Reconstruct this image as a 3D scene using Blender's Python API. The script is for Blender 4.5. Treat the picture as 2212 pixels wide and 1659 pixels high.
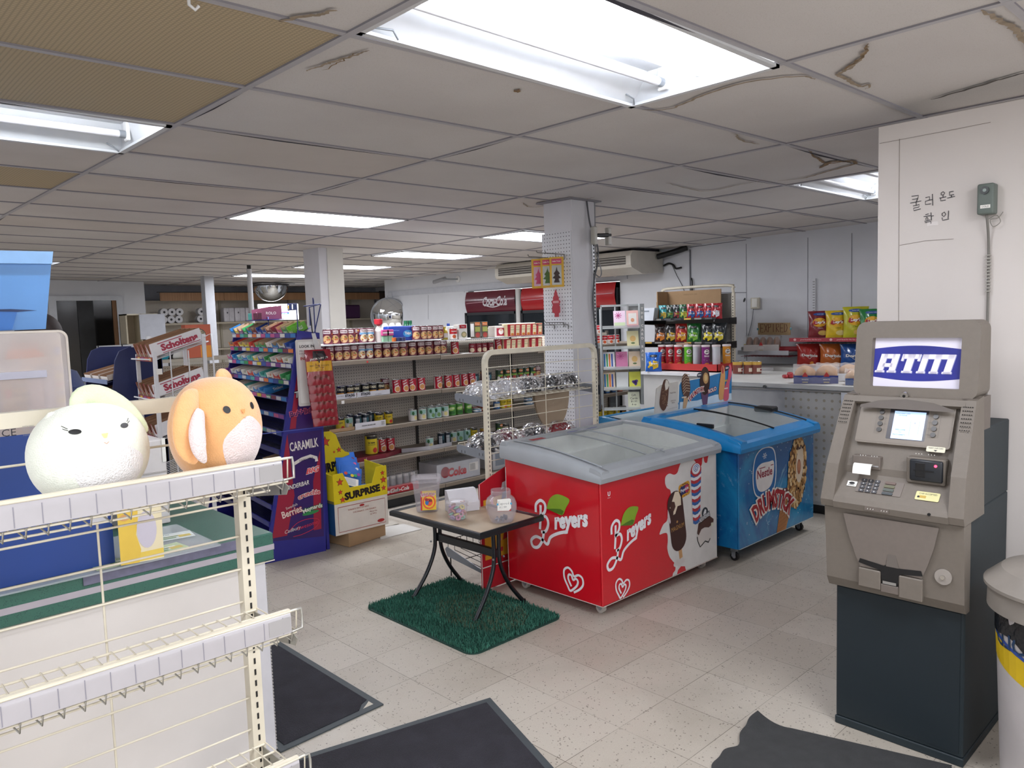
import bpy,bmesh,math,random
from mathutils import Vector,Matrix
S=bpy.context.scene
for o in list(bpy.data.objects):
 bpy.data.objects.remove(o)
R=math.radians
rnd=random.Random(7)
# camera
cam_data=bpy.data.cameras.new('camera')
cam=bpy.data.objects.new('camera',cam_data)
S.collection.objects.link(cam)
FPX=1649.4
CY,CP,CR=R(46.407),R(-4.908),R(-1.8435)
CL=Vector((-1.1553,-1.8010,1.5550))
FW=Vector((math.cos(CP)*math.cos(CY),math.cos(CP)*math.sin(CY),math.sin(CP)))
r0=Vector((math.sin(CY),-math.cos(CY),0))
u0=r0.cross(FW)
RT=r0*math.cos(CR)+u0*math.sin(CR)
UP=u0*math.cos(CR)-r0*math.sin(CR)
mw=Matrix((RT,UP,-FW)).transposed().to_4x4()
mw.translation=CL
cam.matrix_world=mw
cam_data.sensor_width=36
cam_data.lens=FPX/2212*36
cam_data.clip_start=0.02
S.camera=cam
def at(u,v,X=None,Y=None,Z=None):
 """the point of the plane X=, Y= or Z= that the photograph shows at (u, v)"""
 d=RT*((u-1106)/FPX)-UP*((v-829.5)/FPX)+FW
 if Z is not None:
  t=(Z-CL.z)/d.z
 elif X is not None:
  t=(X-CL.x)/d.x
 else:
  t=(Y-CL.y)/d.y
 return CL+d*t
# world and exposure
W=bpy.data.worlds.new('world')
S.world=W
W.use_nodes=True
bg=W.node_tree.nodes['Background']
bg.inputs[0].default_value=(0.97,0.98,1.0,1)
bg.inputs[1].default_value=1.15
S.view_settings.view_transform='Standard'
S.view_settings.look='None'
S.view_settings.gamma=1
S.view_settings.use_curve_mapping=False
S.view_settings.exposure=0.55
LAMP=15.0
# materials
MC={}
def rgb(h):
 if isinstance(h,str):
  h=h.lstrip('#')
  c=[int(h[i:i+2],16)/255 for i in(0,2,4)]
 else:
  c=h
 return tuple(x/12.92 if x<=.04045 else((x+.055)/1.055)**2.4 for x in c)+(1,)
def mat(h,rough=.5,metal=0,var=.05,scale=14,bump=0,emit=0,alpha=1,trans=0,coat=0,spec=.5,bscale=None,name=None,sheen=0):
 """a procedural surface: base colour broken up by a little noise"""
 key=(h,rough,metal,var,scale,bump,emit,alpha,trans,coat,spec,bscale,name,sheen)
 if key in MC:
  return MC[key]
 m=bpy.data.materials.new(name or 'surface')
 m.use_nodes=True
 nt=m.node_tree
 p=nt.nodes['Principled BSDF']
 c=rgb(h)
 p.inputs['Roughness'].default_value=rough
 p.inputs['Metallic'].default_value=metal
 p.inputs['Specular IOR Level'].default_value=spec
 p.inputs['Coat Weight'].default_value=coat
 p.inputs['Coat Roughness'].default_value=.08
 p.inputs['Sheen Weight'].default_value=sheen
 tc=nt.nodes.new('ShaderNodeTexCoord')
 nz=nt.nodes.new('ShaderNodeTexNoise')
 nz.inputs['Scale'].default_value=scale
 nz.inputs['Detail'].default_value=4
 nt.links.new(tc.outputs['Object'],nz.inputs['Vector'])
 rmp=nt.nodes.new('ShaderNodeMapRange')
 rmp.inputs[1].default_value=.3
 rmp.inputs[2].default_value=.7
 rmp.inputs[3].default_value=1-var
 rmp.inputs[4].default_value=1+var*.6
 nt.links.new(nz.outputs[0],rmp.inputs[0])
 vm=nt.nodes.new('ShaderNodeVectorMath')
 vm.operation='SCALE'
 vm.inputs[0].default_value=c[:3]
 nt.links.new(rmp.outputs[0],vm.inputs['Scale'])
 nt.links.new(vm.outputs[0],p.inputs['Base Color'])
 if bump:
  b=nt.nodes.new('ShaderNodeBump')
  b.inputs['Strength'].default_value=bump
  b.inputs['Distance'].default_value=.01
  n2=nt.nodes.new('ShaderNodeTexNoise')
  n2.inputs['Scale'].default_value=bscale or scale*6
  nt.links.new(tc.outputs['Object'],n2.inputs['Vector'])
  nt.links.new(n2.outputs[0],b.inputs['Height'])
  nt.links.new(b.outputs[0],p.inputs['Normal'])
 if emit:
  p.inputs['Emission Color'].default_value=c
  p.inputs['Emission Strength'].default_value=emit
 if trans:
  p.inputs['Transmission Weight'].default_value=trans
  p.inputs['IOR'].default_value=1.15
 if alpha<1:
  p.inputs['Alpha'].default_value=alpha
 MC[key]=m
 return m
def node_mat(name,rough=.5,metal=0,spec=.5):
 m=bpy.data.materials.new(name)
 m.use_nodes=True
 nt=m.node_tree
 p=nt.nodes['Principled BSDF']
 p.inputs['Roughness'].default_value=rough
 p.inputs['Metallic'].default_value=metal
 p.inputs['Specular IOR Level'].default_value=spec
 return m,nt,p
def mth(nt,op,a,b=None,c=None):
 n=nt.nodes.new('ShaderNodeMath')
 n.operation=op
 for i,x in enumerate((a,b,c)):
  if x is None:
   continue
  if isinstance(x,(int,float)):
   n.inputs[i].default_value=x
  else:
   nt.links.new(x,n.inputs[i])
 return n.outputs[0]
def mixc(nt,fac,a,b):
 n=nt.nodes.new('ShaderNodeMix')
 n.data_type='RGBA'
 nt.links.new(fac,n.inputs[0])
 for i,x in((6,a),(7,b)):
  if isinstance(x,tuple):
   n.inputs[i].default_value=x
  else:
   nt.links.new(x,n.inputs[i])
 return n.outputs[2]
def peg_mat(name,col,hole,axes,pitch=.0254,r=.0042,off=(0,0),dirty=.06,rough=.7):
 """hardboard drilled with a grid of holes"""
 m,nt,p=node_mat(name,rough)
 tc=nt.nodes.new('ShaderNodeTexCoord')
 sp=nt.nodes.new('ShaderNodeSeparateXYZ')
 nt.links.new(tc.outputs['Object'],sp.inputs[0])
 d=[]
 for k,a in enumerate(axes):
  q=mth(nt,'MULTIPLY_ADD',sp.outputs[a],1/pitch,off[k])
  q=mth(nt,'FRACT',q)
  q=mth(nt,'SUBTRACT',q,.5)
  d.append(mth(nt,'MULTIPLY',q,q))
 dist=mth(nt,'ADD',d[0],d[1])
 f=mth(nt,'LESS_THAN',dist,(r/pitch)**2)
 nz=nt.nodes.new('ShaderNodeTexNoise')
 nz.inputs['Scale'].default_value=5
 nt.links.new(tc.outputs['Object'],nz.inputs['Vector'])
 c=rgb(col)
 c2=tuple(x*(1-dirty*2)for x in c[:3])+(1,)
 base=mixc(nt,nz.outputs[0],c,c2)
 nt.links.new(mixc(nt,f,base,rgb(hole)),p.inputs['Base Color'])
 return m
def glass_mat(name,tint='#ffffff',rough=.03,dens=.12,fk=.24):
 """thin clear plastic or glass: mostly see-through with a fresnel gloss"""
 key=('glass',name,tint,rough,dens,fk)
 if key in MC:
  return MC[key]
 m=bpy.data.materials.new(name)
 m.use_nodes=True
 nt=m.node_tree
 nt.nodes.clear()
 out=nt.nodes.new('ShaderNodeOutputMaterial')
 tr=nt.nodes.new('ShaderNodeBsdfTransparent')
 tr.inputs[0].default_value=(1,1,1,1)
 pr=nt.nodes.new('ShaderNodeBsdfPrincipled')
 pr.inputs['Base Color'].default_value=rgb(tint)
 pr.inputs['Roughness'].default_value=rough
 fr=nt.nodes.new('ShaderNodeLayerWeight')
 fr.inputs[0].default_value=.35
 nz=nt.nodes.new('ShaderNodeTexNoise')
 nz.inputs['Scale'].default_value=6
 tc=nt.nodes.new('ShaderNodeTexCoord')
 nt.links.new(tc.outputs['Object'],nz.inputs['Vector'])
 fac=mth(nt,'MULTIPLY_ADD',fr.outputs['Facing'],fk,dens)
 fac=mth(nt,'MULTIPLY_ADD',nz.outputs[0],dens*.6,fac)
 mx=nt.nodes.new('ShaderNodeMixShader')
 nt.links.new(fac,mx.inputs[0])
 nt.links.new(tr.outputs[0],mx.inputs[1])
 nt.links.new(pr.outputs[0],mx.inputs[2])
 nt.links.new(mx.outputs[0],out.inputs[0])
 MC[key]=m
 return m
# objects
COL=S.collection
def setp(o,label=None,cat=None,group=None,kind=None):
 if label:
  o['label']=label
 if cat:
  o['category']=cat
 if group:
  o['group']=group
 if kind:
  o['kind']=kind
 return o
def thing(name,label,cat,loc=(0,0,0),rz=0,group=None):
 o=bpy.data.objects.new(name,None)
 COL.objects.link(o)
 o.empty_display_size=.05
 o.location=loc
 o.rotation_euler=(0,0,rz)
 return setp(o,label,cat,group)
def dup(src,loc=None,rz=None,label=None,group=None,rot=None):
 def cp(o,par):
  c=o.copy()
  COL.objects.link(c)
  if par:
   c.parent=par
  for ch in KIDS.get(o.name,[]):
   k=cp(ch,c)
   KIDS.setdefault(c.name,[]).append(k)
  return c
 c=cp(src,None)
 if loc is not None:
  c.location=loc
 if rz is not None:
  c.rotation_euler=(0,0,rz)
 if rot is not None:
  c.rotation_euler=rot
 if label:
  c['label']=label
 if group:
  c['group']=group
 return c
KIDS={}
TXT={}
def text_geo(s,bold=0,shear=0):
 key=(s,bold,shear)
 if key in TXT:
  return TXT[key]
 cu=bpy.data.curves.new('t','FONT')
 cu.body=s
 cu.size=1
 cu.offset=bold
 cu.shear=shear
 cu.resolution_u=2
 cu.fill_mode='FRONT'
 ob=bpy.data.objects.new('t',cu)
 COL.objects.link(ob)
 dg=bpy.context.evaluated_depsgraph_get()
 dg.update()
 me=bpy.data.meshes.new_from_object(ob.evaluated_get(dg))
 vs=[v.co.copy()for v in me.vertices]
 fs=[tuple(p.vertices)for p in me.polygons]
 bpy.data.objects.remove(ob)
 bpy.data.curves.remove(cu)
 bpy.data.meshes.remove(me)
 if not vs:
  vs=[Vector((0,0,0))]
 x0=min(v.x for v in vs)
 x1=max(v.x for v in vs)
 y0=min(v.y for v in vs)
 y1=max(v.y for v in vs)
 TXT[key]=(vs,fs,x0,x1,y0,y1)
 return TXT[key]
def PL(o,ux,uy,n=None):
 """a flat frame: (x, y, lift) -> point"""
 o,ux,uy=Vector(o),Vector(ux).normalized(),Vector(uy).normalized()
 nn=Vector(n).normalized()if n else ux.cross(uy)
 return lambda x,y,d=0:o+ux*x+uy*y+nn*d
def CYL(r,z0=0,a0=-math.pi/2,c=(0,0)):
 """wrap round a vertical cylinder, x along the girth seen from outside, y up"""
 return lambda x,y,d=0:Vector((c[0]+(r+d)*math.cos(a0+x/r),c[1]+(r+d)*math.sin(a0+x/r),z0+y))
class MB:
 def __init__(s):
  s.v,s.f,s.m,s.s,s.mats=[],[],[],[],[]
 def mi(s,m):
  if m not in s.mats:
   s.mats.append(m)
  return s.mats.index(m)
 def add(s,vs,fs,m,smooth=False):
  k=len(s.v)
  i=s.mi(m)
  s.v+=[tuple(v)for v in vs]
  for f in fs:
   s.f.append(tuple(k+a for a in f))
   s.m.append(i)
   s.s.append(smooth)
  return s
 def box(s,a,b,m,bev=0,M=None,seg=1):
  x0,y0,z0=a
  x1,y1,z1=b
  x0,x1=sorted((x0,x1));y0,y1=sorted((y0,y1));z0,z1=sorted((z0,z1))
  vs=[Vector(p)for p in((x0,y0,z0),(x1,y0,z0),(x1,y1,z0),(x0,y1,z0),(x0,y0,z1),(x1,y0,z1),(x1,y1,z1),(x0,y1,z1))]
  fs=[(0,3,2,1),(4,5,6,7),(0,1,5,4),(1,2,6,5),(2,3,7,6),(3,0,4,7)]
  if bev:
   bm=bmesh.new()
   bv=[bm.verts.new(v)for v in vs]
   for f in fs:
    bm.faces.new([bv[i]for i in f])
   bmesh.ops.bevel(bm,geom=bm.edges[:],offset=min(bev,(x1-x0)*.45,(y1-y0)*.45,(z1-z0)*.45),segments=seg,profile=.5,affect='EDGES')
   bm.verts.index_update()
   vs=[v.co.copy()for v in bm.verts]
   fs=[tuple(v.index for v in f.verts)for f in bm.faces]
   bm.free()
  if M is not None:
   vs=[M@v for v in vs]
  return s.add(vs,fs,m,bev>0 and seg>1)
 def quad(s,a,b,c,d,m):
  return s.add([a,b,c,d],[(0,1,2,3)],m)
 def poly(s,pts,m,T=None,d=0):
  """flat polygon, ear-clipped by the renderer; T maps 2-D points"""
  if T:
   pts=[T(p[0],p[1],d)for p in pts]
  return s.add(pts,[tuple(range(len(pts)))],m)
 def fan(s,pts,m,T,d=0):
  """star-shaped polygon as a fan (safe on curved frames)"""
  n=len(pts)
  cx=sum(p[0]for p in pts)/n
  cy=sum(p[1]for p in pts)/n
  vs=[T(cx,cy,d)]+[T((p[0]+cx)/2,(p[1]+cy)/2,d)for p in pts]+[T(p[0],p[1],d)for p in pts]
  fs=[]
  for i in range(n):
   j=(i+1)%n
   fs+=[(0,1+i,1+j),(1+i,1+n+i,1+n+j,1+j)]
  return s.add(vs,fs,m)
 def ell(s,cx,cy,rx,ry,m,T,d=0,n=20,a=0,t0=0,t1=6.28318):
  pts=[]
  for i in range(n):
   t=t0+(t1-t0)*i/n
   x,y=rx*math.cos(t),ry*math.sin(t)
   pts.append((cx+x*math.cos(a)-y*math.sin(a),cy+x*math.sin(a)+y*math.cos(a)))
  return s.fan(pts,m,T,d)
 def rect(s,x0,y0,x1,y1,m,T,d=0,nx=1):
  vs=[]
  for i in range(nx+1):
   x=x0+(x1-x0)*i/nx
   vs+=[T(x,y0,d),T(x,y1,d)]
  return s.add(vs,[(2*i,2*i+2,2*i+3,2*i+1)for i in range(nx)],m)
 def prism(s,pts,m,T,d0,d1,side=None):
  n=len(pts)
  vs=[T(p[0],p[1],d0)for p in pts]+[T(p[0],p[1],d1)for p in pts]
  s.add(vs,[tuple(reversed(range(n))),tuple(range(n,2*n))],m)
  return s.add(vs,[(i,(i+1)%n,n+(i+1)%n,n+i)for i in range(n)],side or m)
 def cyl(s,p0,p1,r0,m,r1=None,n=12,caps=True,smooth=True):
  r1=r0 if r1 is None else r1
  p0,p1=Vector(p0),Vector(p1)
  ax=(p1-p0).normalized()
  t=Vector((1,0,0))if abs(ax.x)<.9 else Vector((0,1,0))
  a=ax.cross(t).normalized()
  b=ax.cross(a)
  vs=[]
  for p,r in((p0,r0),(p1,r1)):
   for i in range(n):
    q=2*math.pi*i/n
    vs.append(p+(a*math.cos(q)+b*math.sin(q))*r)
  s.add(vs,[(i,(i+1)%n,n+(i+1)%n,n+i)for i in range(n)],m,smooth)
  if caps:
   s.add(vs,[tuple(reversed(range(n))),tuple(range(n,2*n))],m)
  return s
 def tube(s,pts,r,m,n=6,closed=False,smooth=True):
  P=[Vector(p)for p in pts]
  N=len(P)
  vs=[]
  prev=None
  for i,p in enumerate(P):
   if closed:
    d=P[(i+1)%N]-P[i-1]
   else:
    d=P[min(i+1,N-1)]-P[max(i-1,0)]
   d.normalize()
   if prev is None:
    t=Vector((0,0,1))if abs(d.z)<.9 else Vector((1,0,0))
    a=d.cross(t).normalized()
   else:
    a=(prev-d*prev.dot(d)).normalized()
   prev=a
   b=d.cross(a)
   rr=r[i]if isinstance(r,(list,tuple))else r
   for k in range(n):
    q=2*math.pi*k/n
    vs.append(p+(a*math.cos(q)+b*math.sin(q))*rr)
  fs=[]
  for i in range(N if closed else N-1):
   j=(i+1)%N
   for k in range(n):
    l=(k+1)%n
    fs.append((i*n+k,i*n+l,j*n+l,j*n+k))
  s.add(vs,fs,m,smooth)
  if not closed:
   s.add(vs,[tuple(reversed(range(n))),tuple(range((N-1)*n,N*n))],m)
  return s
 def lathe(s,prof,m,c=(0,0,0),n=20,smooth=True,sq=None):
  """prof: [(r, z[, material])] turned about z; sq = superellipse power for squarish jars"""
  ring=[]
  for p in prof:
   r,z=p[0],p[1]
   k=[]
   for i in range(n):
    q=2*math.pi*(i+.5)/n
    rr=r
    if sq:
     rr=r/((abs(math.cos(q))**sq+abs(math.sin(q))**sq)**(1/sq))
    k.append((c[0]+rr*math.cos(q),c[1]+rr*math.sin(q),c[2]+z))
   ring.append(k)
  for j in range(len(prof)-1):
   mm=prof[j][2]if len(prof[j])>2 else m
   s.add(ring[j]+ring[j+1],[(i,(i+1)%n,n+(i+1)%n,n+i)for i in range(n)],mm,smooth)
  for j,rev in((0,True),(-1,False)):
   if prof[j][0]>1e-4:
    mm=(prof[j][2]if len(prof[j])>2 else m)
    s.add(ring[j],[tuple(reversed(range(n)))if rev else tuple(range(n))],mm)
  return s
 def grid(s,fn,nu,nv,m,smooth=True,wrap=False):
  vs=[fn(i/nu,j/nv)for j in range(nv+1)for i in range(nu+(0 if wrap else 1))]
  w=nu if wrap else nu+1
  fs=[]
  for j in range(nv):
   for i in range(nu):
    i2=(i+1)%w if wrap else i+1
    fs.append((j*w+i,j*w+i2,(j+1)*w+i2,(j+1)*w+i))
  return s.add(vs,fs,m,smooth)
 def text(s,t,size,T,m,x=0,y=0,d=0,align='c',bold=0,shear=0,rot=0,wid=None,arc=0):
  vs,fs,x0,x1,y0,y1=text_geo(t,bold,shear)
  h=y1-y0 or 1
  k=size/h
  kx=k if wid is None else wid/max(x1-x0,1e-4)
  ox={'c':(x0+x1)/2,'l':x0,'r':x1}[align]
  out=[]
  for v in vs:
   px,py=(v.x-ox)*kx,(v.y-(y0+y1)/2)*k
   if arc:
    q=px/arc
    px,py=(arc+py)*math.sin(q),(arc+py)*math.cos(q)-arc
   if rot:
    px,py=px*math.cos(rot)-py*math.sin(rot),px*math.sin(rot)+py*math.cos(rot)
   out.append(T(x+px,y+py,d))
  return s.add(out,fs,m)
 def stroke(s,pts,w,m,T,d=0,closed=False,taper=False):
  """a pen line of width w on a frame"""
  P=[Vector((p[0],p[1]))for p in pts]
  N=len(P)
  vs=[]
  for i,p in enumerate(P):
   a=P[(i+1)%N]if closed or i<N-1 else p
   b=P[i-1]if closed or i>0 else p
   t=(a-b)
   if t.length<1e-9:
    t=Vector((1,0))
   t.normalize()
   nrm=Vector((-t.y,t.x))
   ww=w*.5*(math.sin(math.pi*(i+.6)/(N+.2))**.5 if taper else 1)
   q1,q2=p+nrm*ww,p-nrm*ww
   vs+=[T(q1.x,q1.y,d),T(q2.x,q2.y,d)]
  fs=[(2*i,2*i+1,2*i+3,2*i+2)for i in range(N-1)]
  if closed:
   fs.append((2*N-2,2*N-1,1,0))
  return s.add(vs,fs,m)
 def mesh(s,name):
  me=bpy.data.meshes.new(name)
  me.from_pydata(s.v,[],s.f)
  for m in s.mats:
   me.materials.append(m)
  me.polygons.foreach_set('material_index',s.m)
  me.polygons.foreach_set('use_smooth',s.s)
  me.update()
  return me
 def build(s,name,parent=None,label=None,cat=None,loc=None,rz=0,group=None,kind=None,rot=None):
  o=bpy.data.objects.new(name,s.mesh(name))
  COL.objects.link(o)
  if parent:
   o.parent=parent
   KIDS.setdefault(parent.name,[]).append(o)
  if loc is not None:
   o.location=loc
  if rz:
   o.rotation_euler=(0,0,rz)
  if rot:
   o.rotation_euler=rot
  return setp(o,label,cat,group,kind)
def smooth_curve(pts,n=6,closed=False):
 """Catmull-Rom through the points"""
 P=[Vector(p)for p in pts]
 N=len(P)
 out=[]
 for i in range(N if closed else N-1):
  if closed:
   a,b,c,d=P[i-1],P[i],P[(i+1)%N],P[(i+2)%N]
  else:
   a,b,c,d=P[max(i-1,0)],P[i],P[i+1],P[min(i+2,N-1)]
  for k in range(n):
   t=k/n
   out.append(.5*((2*b)+(c-a)*t+(2*a-5*b+4*c-d)*t*t+(3*b-a-3*c+d)*t**3))
 if not closed:
  out.append(P[-1])
 return out
ORD=['first','second','third','fourth','fifth','sixth','seventh','eighth','ninth','tenth','eleventh','twelfth','thirteenth','fourteenth','fifteenth','sixteenth','seventeenth','eighteenth','nineteenth','twentieth','twenty-first','twenty-second','twenty-third','twenty-fourth','twenty-fifth','twenty-sixth']
def struct(mb,name,**k):
 return mb.build(name,kind='structure',**k)
CREAM=mat('#e2dac6',.4,var=.08)
WHITE=mat('#e9e9e8',.5)
PAPER=mat('#f3f1ea',.8)
BLACK=mat('#141416',.45)
CARD=mat('#a98a67',.85,bump=.1)
CHROME=mat('#c8c8c8',.15,1)
TIN=mat('#b9b9b6',.25,.9)
GREYM=mat('#8f9499',.4,.3)
# the room
TX,TY=1.2192,.6096
def cz(X,Y):
 X=min(max(X,-2),4.9)-2
 Y=min(max(Y,-2),4.9)-2
 return 2.342+.00207*X-.00258*Y-.00083*X*X-.00523*X*Y-.00044*Y*Y
m,nt,p=node_mat('vinyl_tiles',.42)
tc=nt.nodes.new('ShaderNodeTexCoord')
sp=nt.nodes.new('ShaderNodeSeparateXYZ')
nt.links.new(tc.outputs['Object'],sp.inputs[0])
lines=[]
cells=[]
for a,off in((0,-1.0164/.3048),(1,-.5605/.3048)):
 q=mth(nt,'MULTIPLY_ADD',sp.outputs[a],1/.3048,off+40)
 cells.append(mth(nt,'FLOOR',q))
 fr=mth(nt,'FRACT',q)
 e=mth(nt,'ABSOLUTE',mth(nt,'SUBTRACT',fr,.5))
 lines.append(mth(nt,'GREATER_THAN',e,.4965))
grout=mth(nt,'MAXIMUM',lines[0],lines[1])
wn=nt.nodes.new('ShaderNodeTexWhiteNoise')
wn.noise_dimensions='2D'
cb=nt.nodes.new('ShaderNodeCombineXYZ')
nt.links.new(cells[0],cb.inputs[0])
nt.links.new(cells[1],cb.inputs[1])
nt.links.new(cb.outputs[0],wn.inputs['Vector'])
base=mixc(nt,wn.outputs['Value'],rgb('#bab2a6'),rgb('#aca396'))
def noise(nt,vec,scale,detail=3,rough=.5,dist=0):
 n=nt.nodes.new('ShaderNodeTexNoise')
 n.inputs['Scale'].default_value=scale
 n.inputs['Detail'].default_value=detail
 n.inputs['Roughness'].default_value=rough
 n.inputs['Distortion'].default_value=dist
 nt.links.new(vec,n.inputs['Vector'])
 return n.outputs[0]
def ramp(nt,x,a,b,c=0,d=1):
 n=nt.nodes.new('ShaderNodeMapRange')
 nt.links.new(x,n.inputs[0])
 for i,k in enumerate((a,b,c,d)):
  n.inputs[i+1].default_value=k
 return n.outputs[0]
OC=tc.outputs['Object']
vor=nt.nodes.new('ShaderNodeTexVoronoi')
vor.inputs['Scale'].default_value=75
nt.links.new(OC,vor.inputs['Vector'])
spk=mth(nt,'LESS_THAN',vor.outputs['Distance'],.24)
spk=mth(nt,'MULTIPLY',spk,ramp(nt,noise(nt,OC,30),.46,.56))
base=mixc(nt,mth(nt,'MULTIPLY',spk,.8),base,rgb('#5b5348'))
base=mixc(nt,mth(nt,'MULTIPLY',ramp(nt,noise(nt,OC,300,2),.5,.75),.35),base,rgb('#d8d3c8'))
dirt=ramp(nt,noise(nt,OC,1.1,6,.62,.3),.5,.78,0,.38)
base=mixc(nt,dirt,base,rgb('#7d7466'))
gq=mth(nt,'MULTIPLY',grout,ramp(nt,noise(nt,OC,2.3,3),.35,.6,.3,.95))
base=mixc(nt,gq,base,rgb('#4c4338'))
nt.links.new(base,p.inputs['Base Color'])
nt.links.new(ramp(nt,noise(nt,OC,7),.3,.7,.34,.55),p.inputs['Roughness'])
b=MB()
b.box((-4.5,-5.5,-.1),(9,12.5,0),m)
struct(b,'floor')
m,nt,p=node_mat('ceiling_tile',.85)
tc=nt.nodes.new('ShaderNodeTexCoord')
OC=tc.outputs['Object']
cc=mixc(nt,ramp(nt,noise(nt,OC,1.3,5),.35,.7),rgb('#d6d2cf'),rgb('#cbc6c3'))
cc=mixc(nt,mth(nt,'MULTIPLY',ramp(nt,noise(nt,OC,260,2),.55,.75),.3),cc,rgb('#a09890'))
nt.links.new(cc,p.inputs['Base Color'])
TILE=m
TILE2=mat('#cfc8c2',.85,var=.05,scale=3)
m,nt,p=node_mat('louvre_tile',.8)
tc=nt.nodes.new('ShaderNodeTexCoord')
sp=nt.nodes.new('ShaderNodeSeparateXYZ')
nt.links.new(tc.outputs['Object'],sp.inputs[0])
dd=[]
for a in(0,1):
 q=mth(nt,'FRACT',mth(nt,'MULTIPLY',sp.outputs[a],1/.0127))
 q=mth(nt,'ABSOLUTE',mth(nt,'SUBTRACT',q,.5))
 dd.append(q)
f=ramp(nt,mth(nt,'MINIMUM',dd[0],dd[1]),.0,.3)
nt.links.new(mixc(nt,f,rgb('#a2937a'),rgb('#c2b08f')),p.inputs['Base Color'])
PERF=m
BAR=mat('#b4b2b6',.5)
GAP=mat('#3a3840',.9)
EDGE=mat('#8b888e',.8)
FIX={(0,-1):'open',(-1,2):'tube',(1,5):'lens',(3,5):'lens',(3,8):'lens',(3,11):'lens',(3,14):'lens',(0,13):'tube',(3,0):'half',(-1,7):'lens',(0,-4):'lens',(-2,-3):'lens',(-3,-8):'lens',(-3,6):'lens',(5,3):'none'}  # the lens fittings out of view are added to brighten the foreground
PF={(-1,0),(-1,1),(-1,4),(-2,0),(-2,1),(-2,4)}
b=MB()
for i in range(-3,7):
 for j in range(-8,20):
  if FIX.get((i,j),'none')!='none':
   continue
  x0,x1,y0,y1=i*TX,(i+1)*TX,j*TY,(j+1)*TY
  mm=PERF if(i,j)in PF else(TILE2 if rnd.random()<.25 else TILE)
  z=[cz(*q)for q in((x0,y0),(x1,y0),(x1,y1),(x0,y1))]
  sag=rnd.uniform(.0,.01)if rnd.random()<.5 else 0
  if mm is PERF:
   sag=-.004
  n=4
  vs=[]
  for c in range(n+1):
   for a in range(n+1):
    u,v=a/n,c/n
    zz=(z[0]*(1-u)+z[1]*u)*(1-v)+(z[3]*(1-u)+z[2]*u)*v
    vs.append((x0+(x1-x0)*u,y0+(y1-y0)*v,zz+.006-sag*16*u*(1-u)*v*(1-v)))
  b.add(vs,[(c*(n+1)+a,(c+1)*(n+1)+a,(c+1)*(n+1)+a+1,c*(n+1)+a+1)for c in range(n)for a in range(n)],mm,True)
w=.0115
for i in range(-3,8):
 for j in range(-8,20):
  x,y=i*TX,j*TY
  za,zb,zc2=cz(x,y),cz(x,y+TY),cz(x+TX,y)
  b.add([(x-w,y,za),(x+w,y,za),(x+w,y+TY,zb),(x-w,y+TY,zb)],[(3,2,1,0)],BAR)
  b.add([(x-w,y,za),(x-w,y+TY,zb),(x-w,y+TY,zb+.01),(x-w,y,za+.01)],[(3,2,1,0)],EDGE)
  if i<7:
   b.add([(x,y-w,za+.0005),(x+TX,y-w,zc2+.0005),(x+TX,y+w,zc2+.0005),(x,y+w,za+.0005)],[(0,3,2,1)],BAR)
   b.add([(x,y-w,za),(x+TX,y-w,zc2),(x+TX,y-w,zc2+.01),(x,y-w,za+.01)],[(0,1,2,3)],EDGE)
  if rnd.random()<.33:
   g=rnd.uniform(.004,.012)
   b.add([(x+w,y+.05,za-.0004),(x+w+g,y+TY*.5,(za+zb)/2-.0006),(x+w,y+TY-.03,zb-.0004)],[(0,2,1)],GAP)
  if rnd.random()<.33 and i<7:
   g=rnd.uniform(.004,.014)
   b.add([(x+.05,y+w,za-.0004),(x+TX*.35,y+w+g,za-.0006),(x+TX-.1,y+w,zc2-.0004)],[(0,1,2)],GAP)
ST=mat('#8d7455',.9,var=.3,scale=30)
ST2=mat('#a3937f',.9,var=.3,scale=30)
def stain(px,w,m):
 pts=[at(u,v,Z=2.335)for u,v in px]
 pts=smooth_curve([(q.x,q.y)for q in pts],8)
 pts=[(q.x+rnd.uniform(-.006,.006),q.y+rnd.uniform(-.006,.006))for q in pts]
 b.stroke(pts,w,m,lambda x,y,d=0:Vector((x,y,cz(x,y)-.0012)),taper=True)
stain([(1873,95),(1862,120),(1840,145),(1812,160),(1830,172),(1858,190),(1876,185),(1872,196)],.016,ST2)
stain([(1873,93),(1865,118),(1838,140),(1820,152)],.012,ST)
stain([(2120,18),(2160,42),(2190,60),(2212,90),(2230,130)],.02,ST2)
stain([(1748,333),(1765,350),(1790,362),(1835,356),(1845,364),(1790,378),(1740,392),(1680,398)],.02,ST)
stain([(1770,372),(1800,358),(1838,360)],.03,ST)
stain([(1390,238),(1450,235),(1520,205),(1600,180),(1720,165),(1760,172)],.014,ST2)
stain([(1440,400),(1520,418),(1600,405),(1640,398)],.012,ST2)
stain([(1590,295),(1600,308),(1640,318)],.012,ST2)
stain([(600,28),(640,18),(690,10),(725,0)],.016,ST2)
stain([(660,142),(700,128),(720,120),(760,108),(795,95)],.012,ST2)
stain([(700,140),(740,118),(770,100)],.005,ST)
stain([(1205,520),(1215,508),(1240,500)],.02,ST2)
stain([(1128,440),(1150,450),(1230,440),(1290,428)],.012,ST2)
SOOT=mat('#5c5652',.95,var=.3,scale=8)
stain([(2010,222),(2090,200),(2160,178),(2230,160)],.02,SOOT)
stain([(1110,190),(1118,194),(1122,188)],.012,ST)
struct(b,'ceiling')
b=MB()
HK=at(408,5,Z=2.30)
b.cyl((HK.x,HK.y,2.335),(HK.x,HK.y,2.318),.022,WHITE,n=16)
b.tube([(HK.x,HK.y,2.318),(HK.x,HK.y,2.295),(HK.x+.012,HK.y-.004,2.285),(HK.x+.02,HK.y-.006,2.295)],.004,WHITE)
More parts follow.
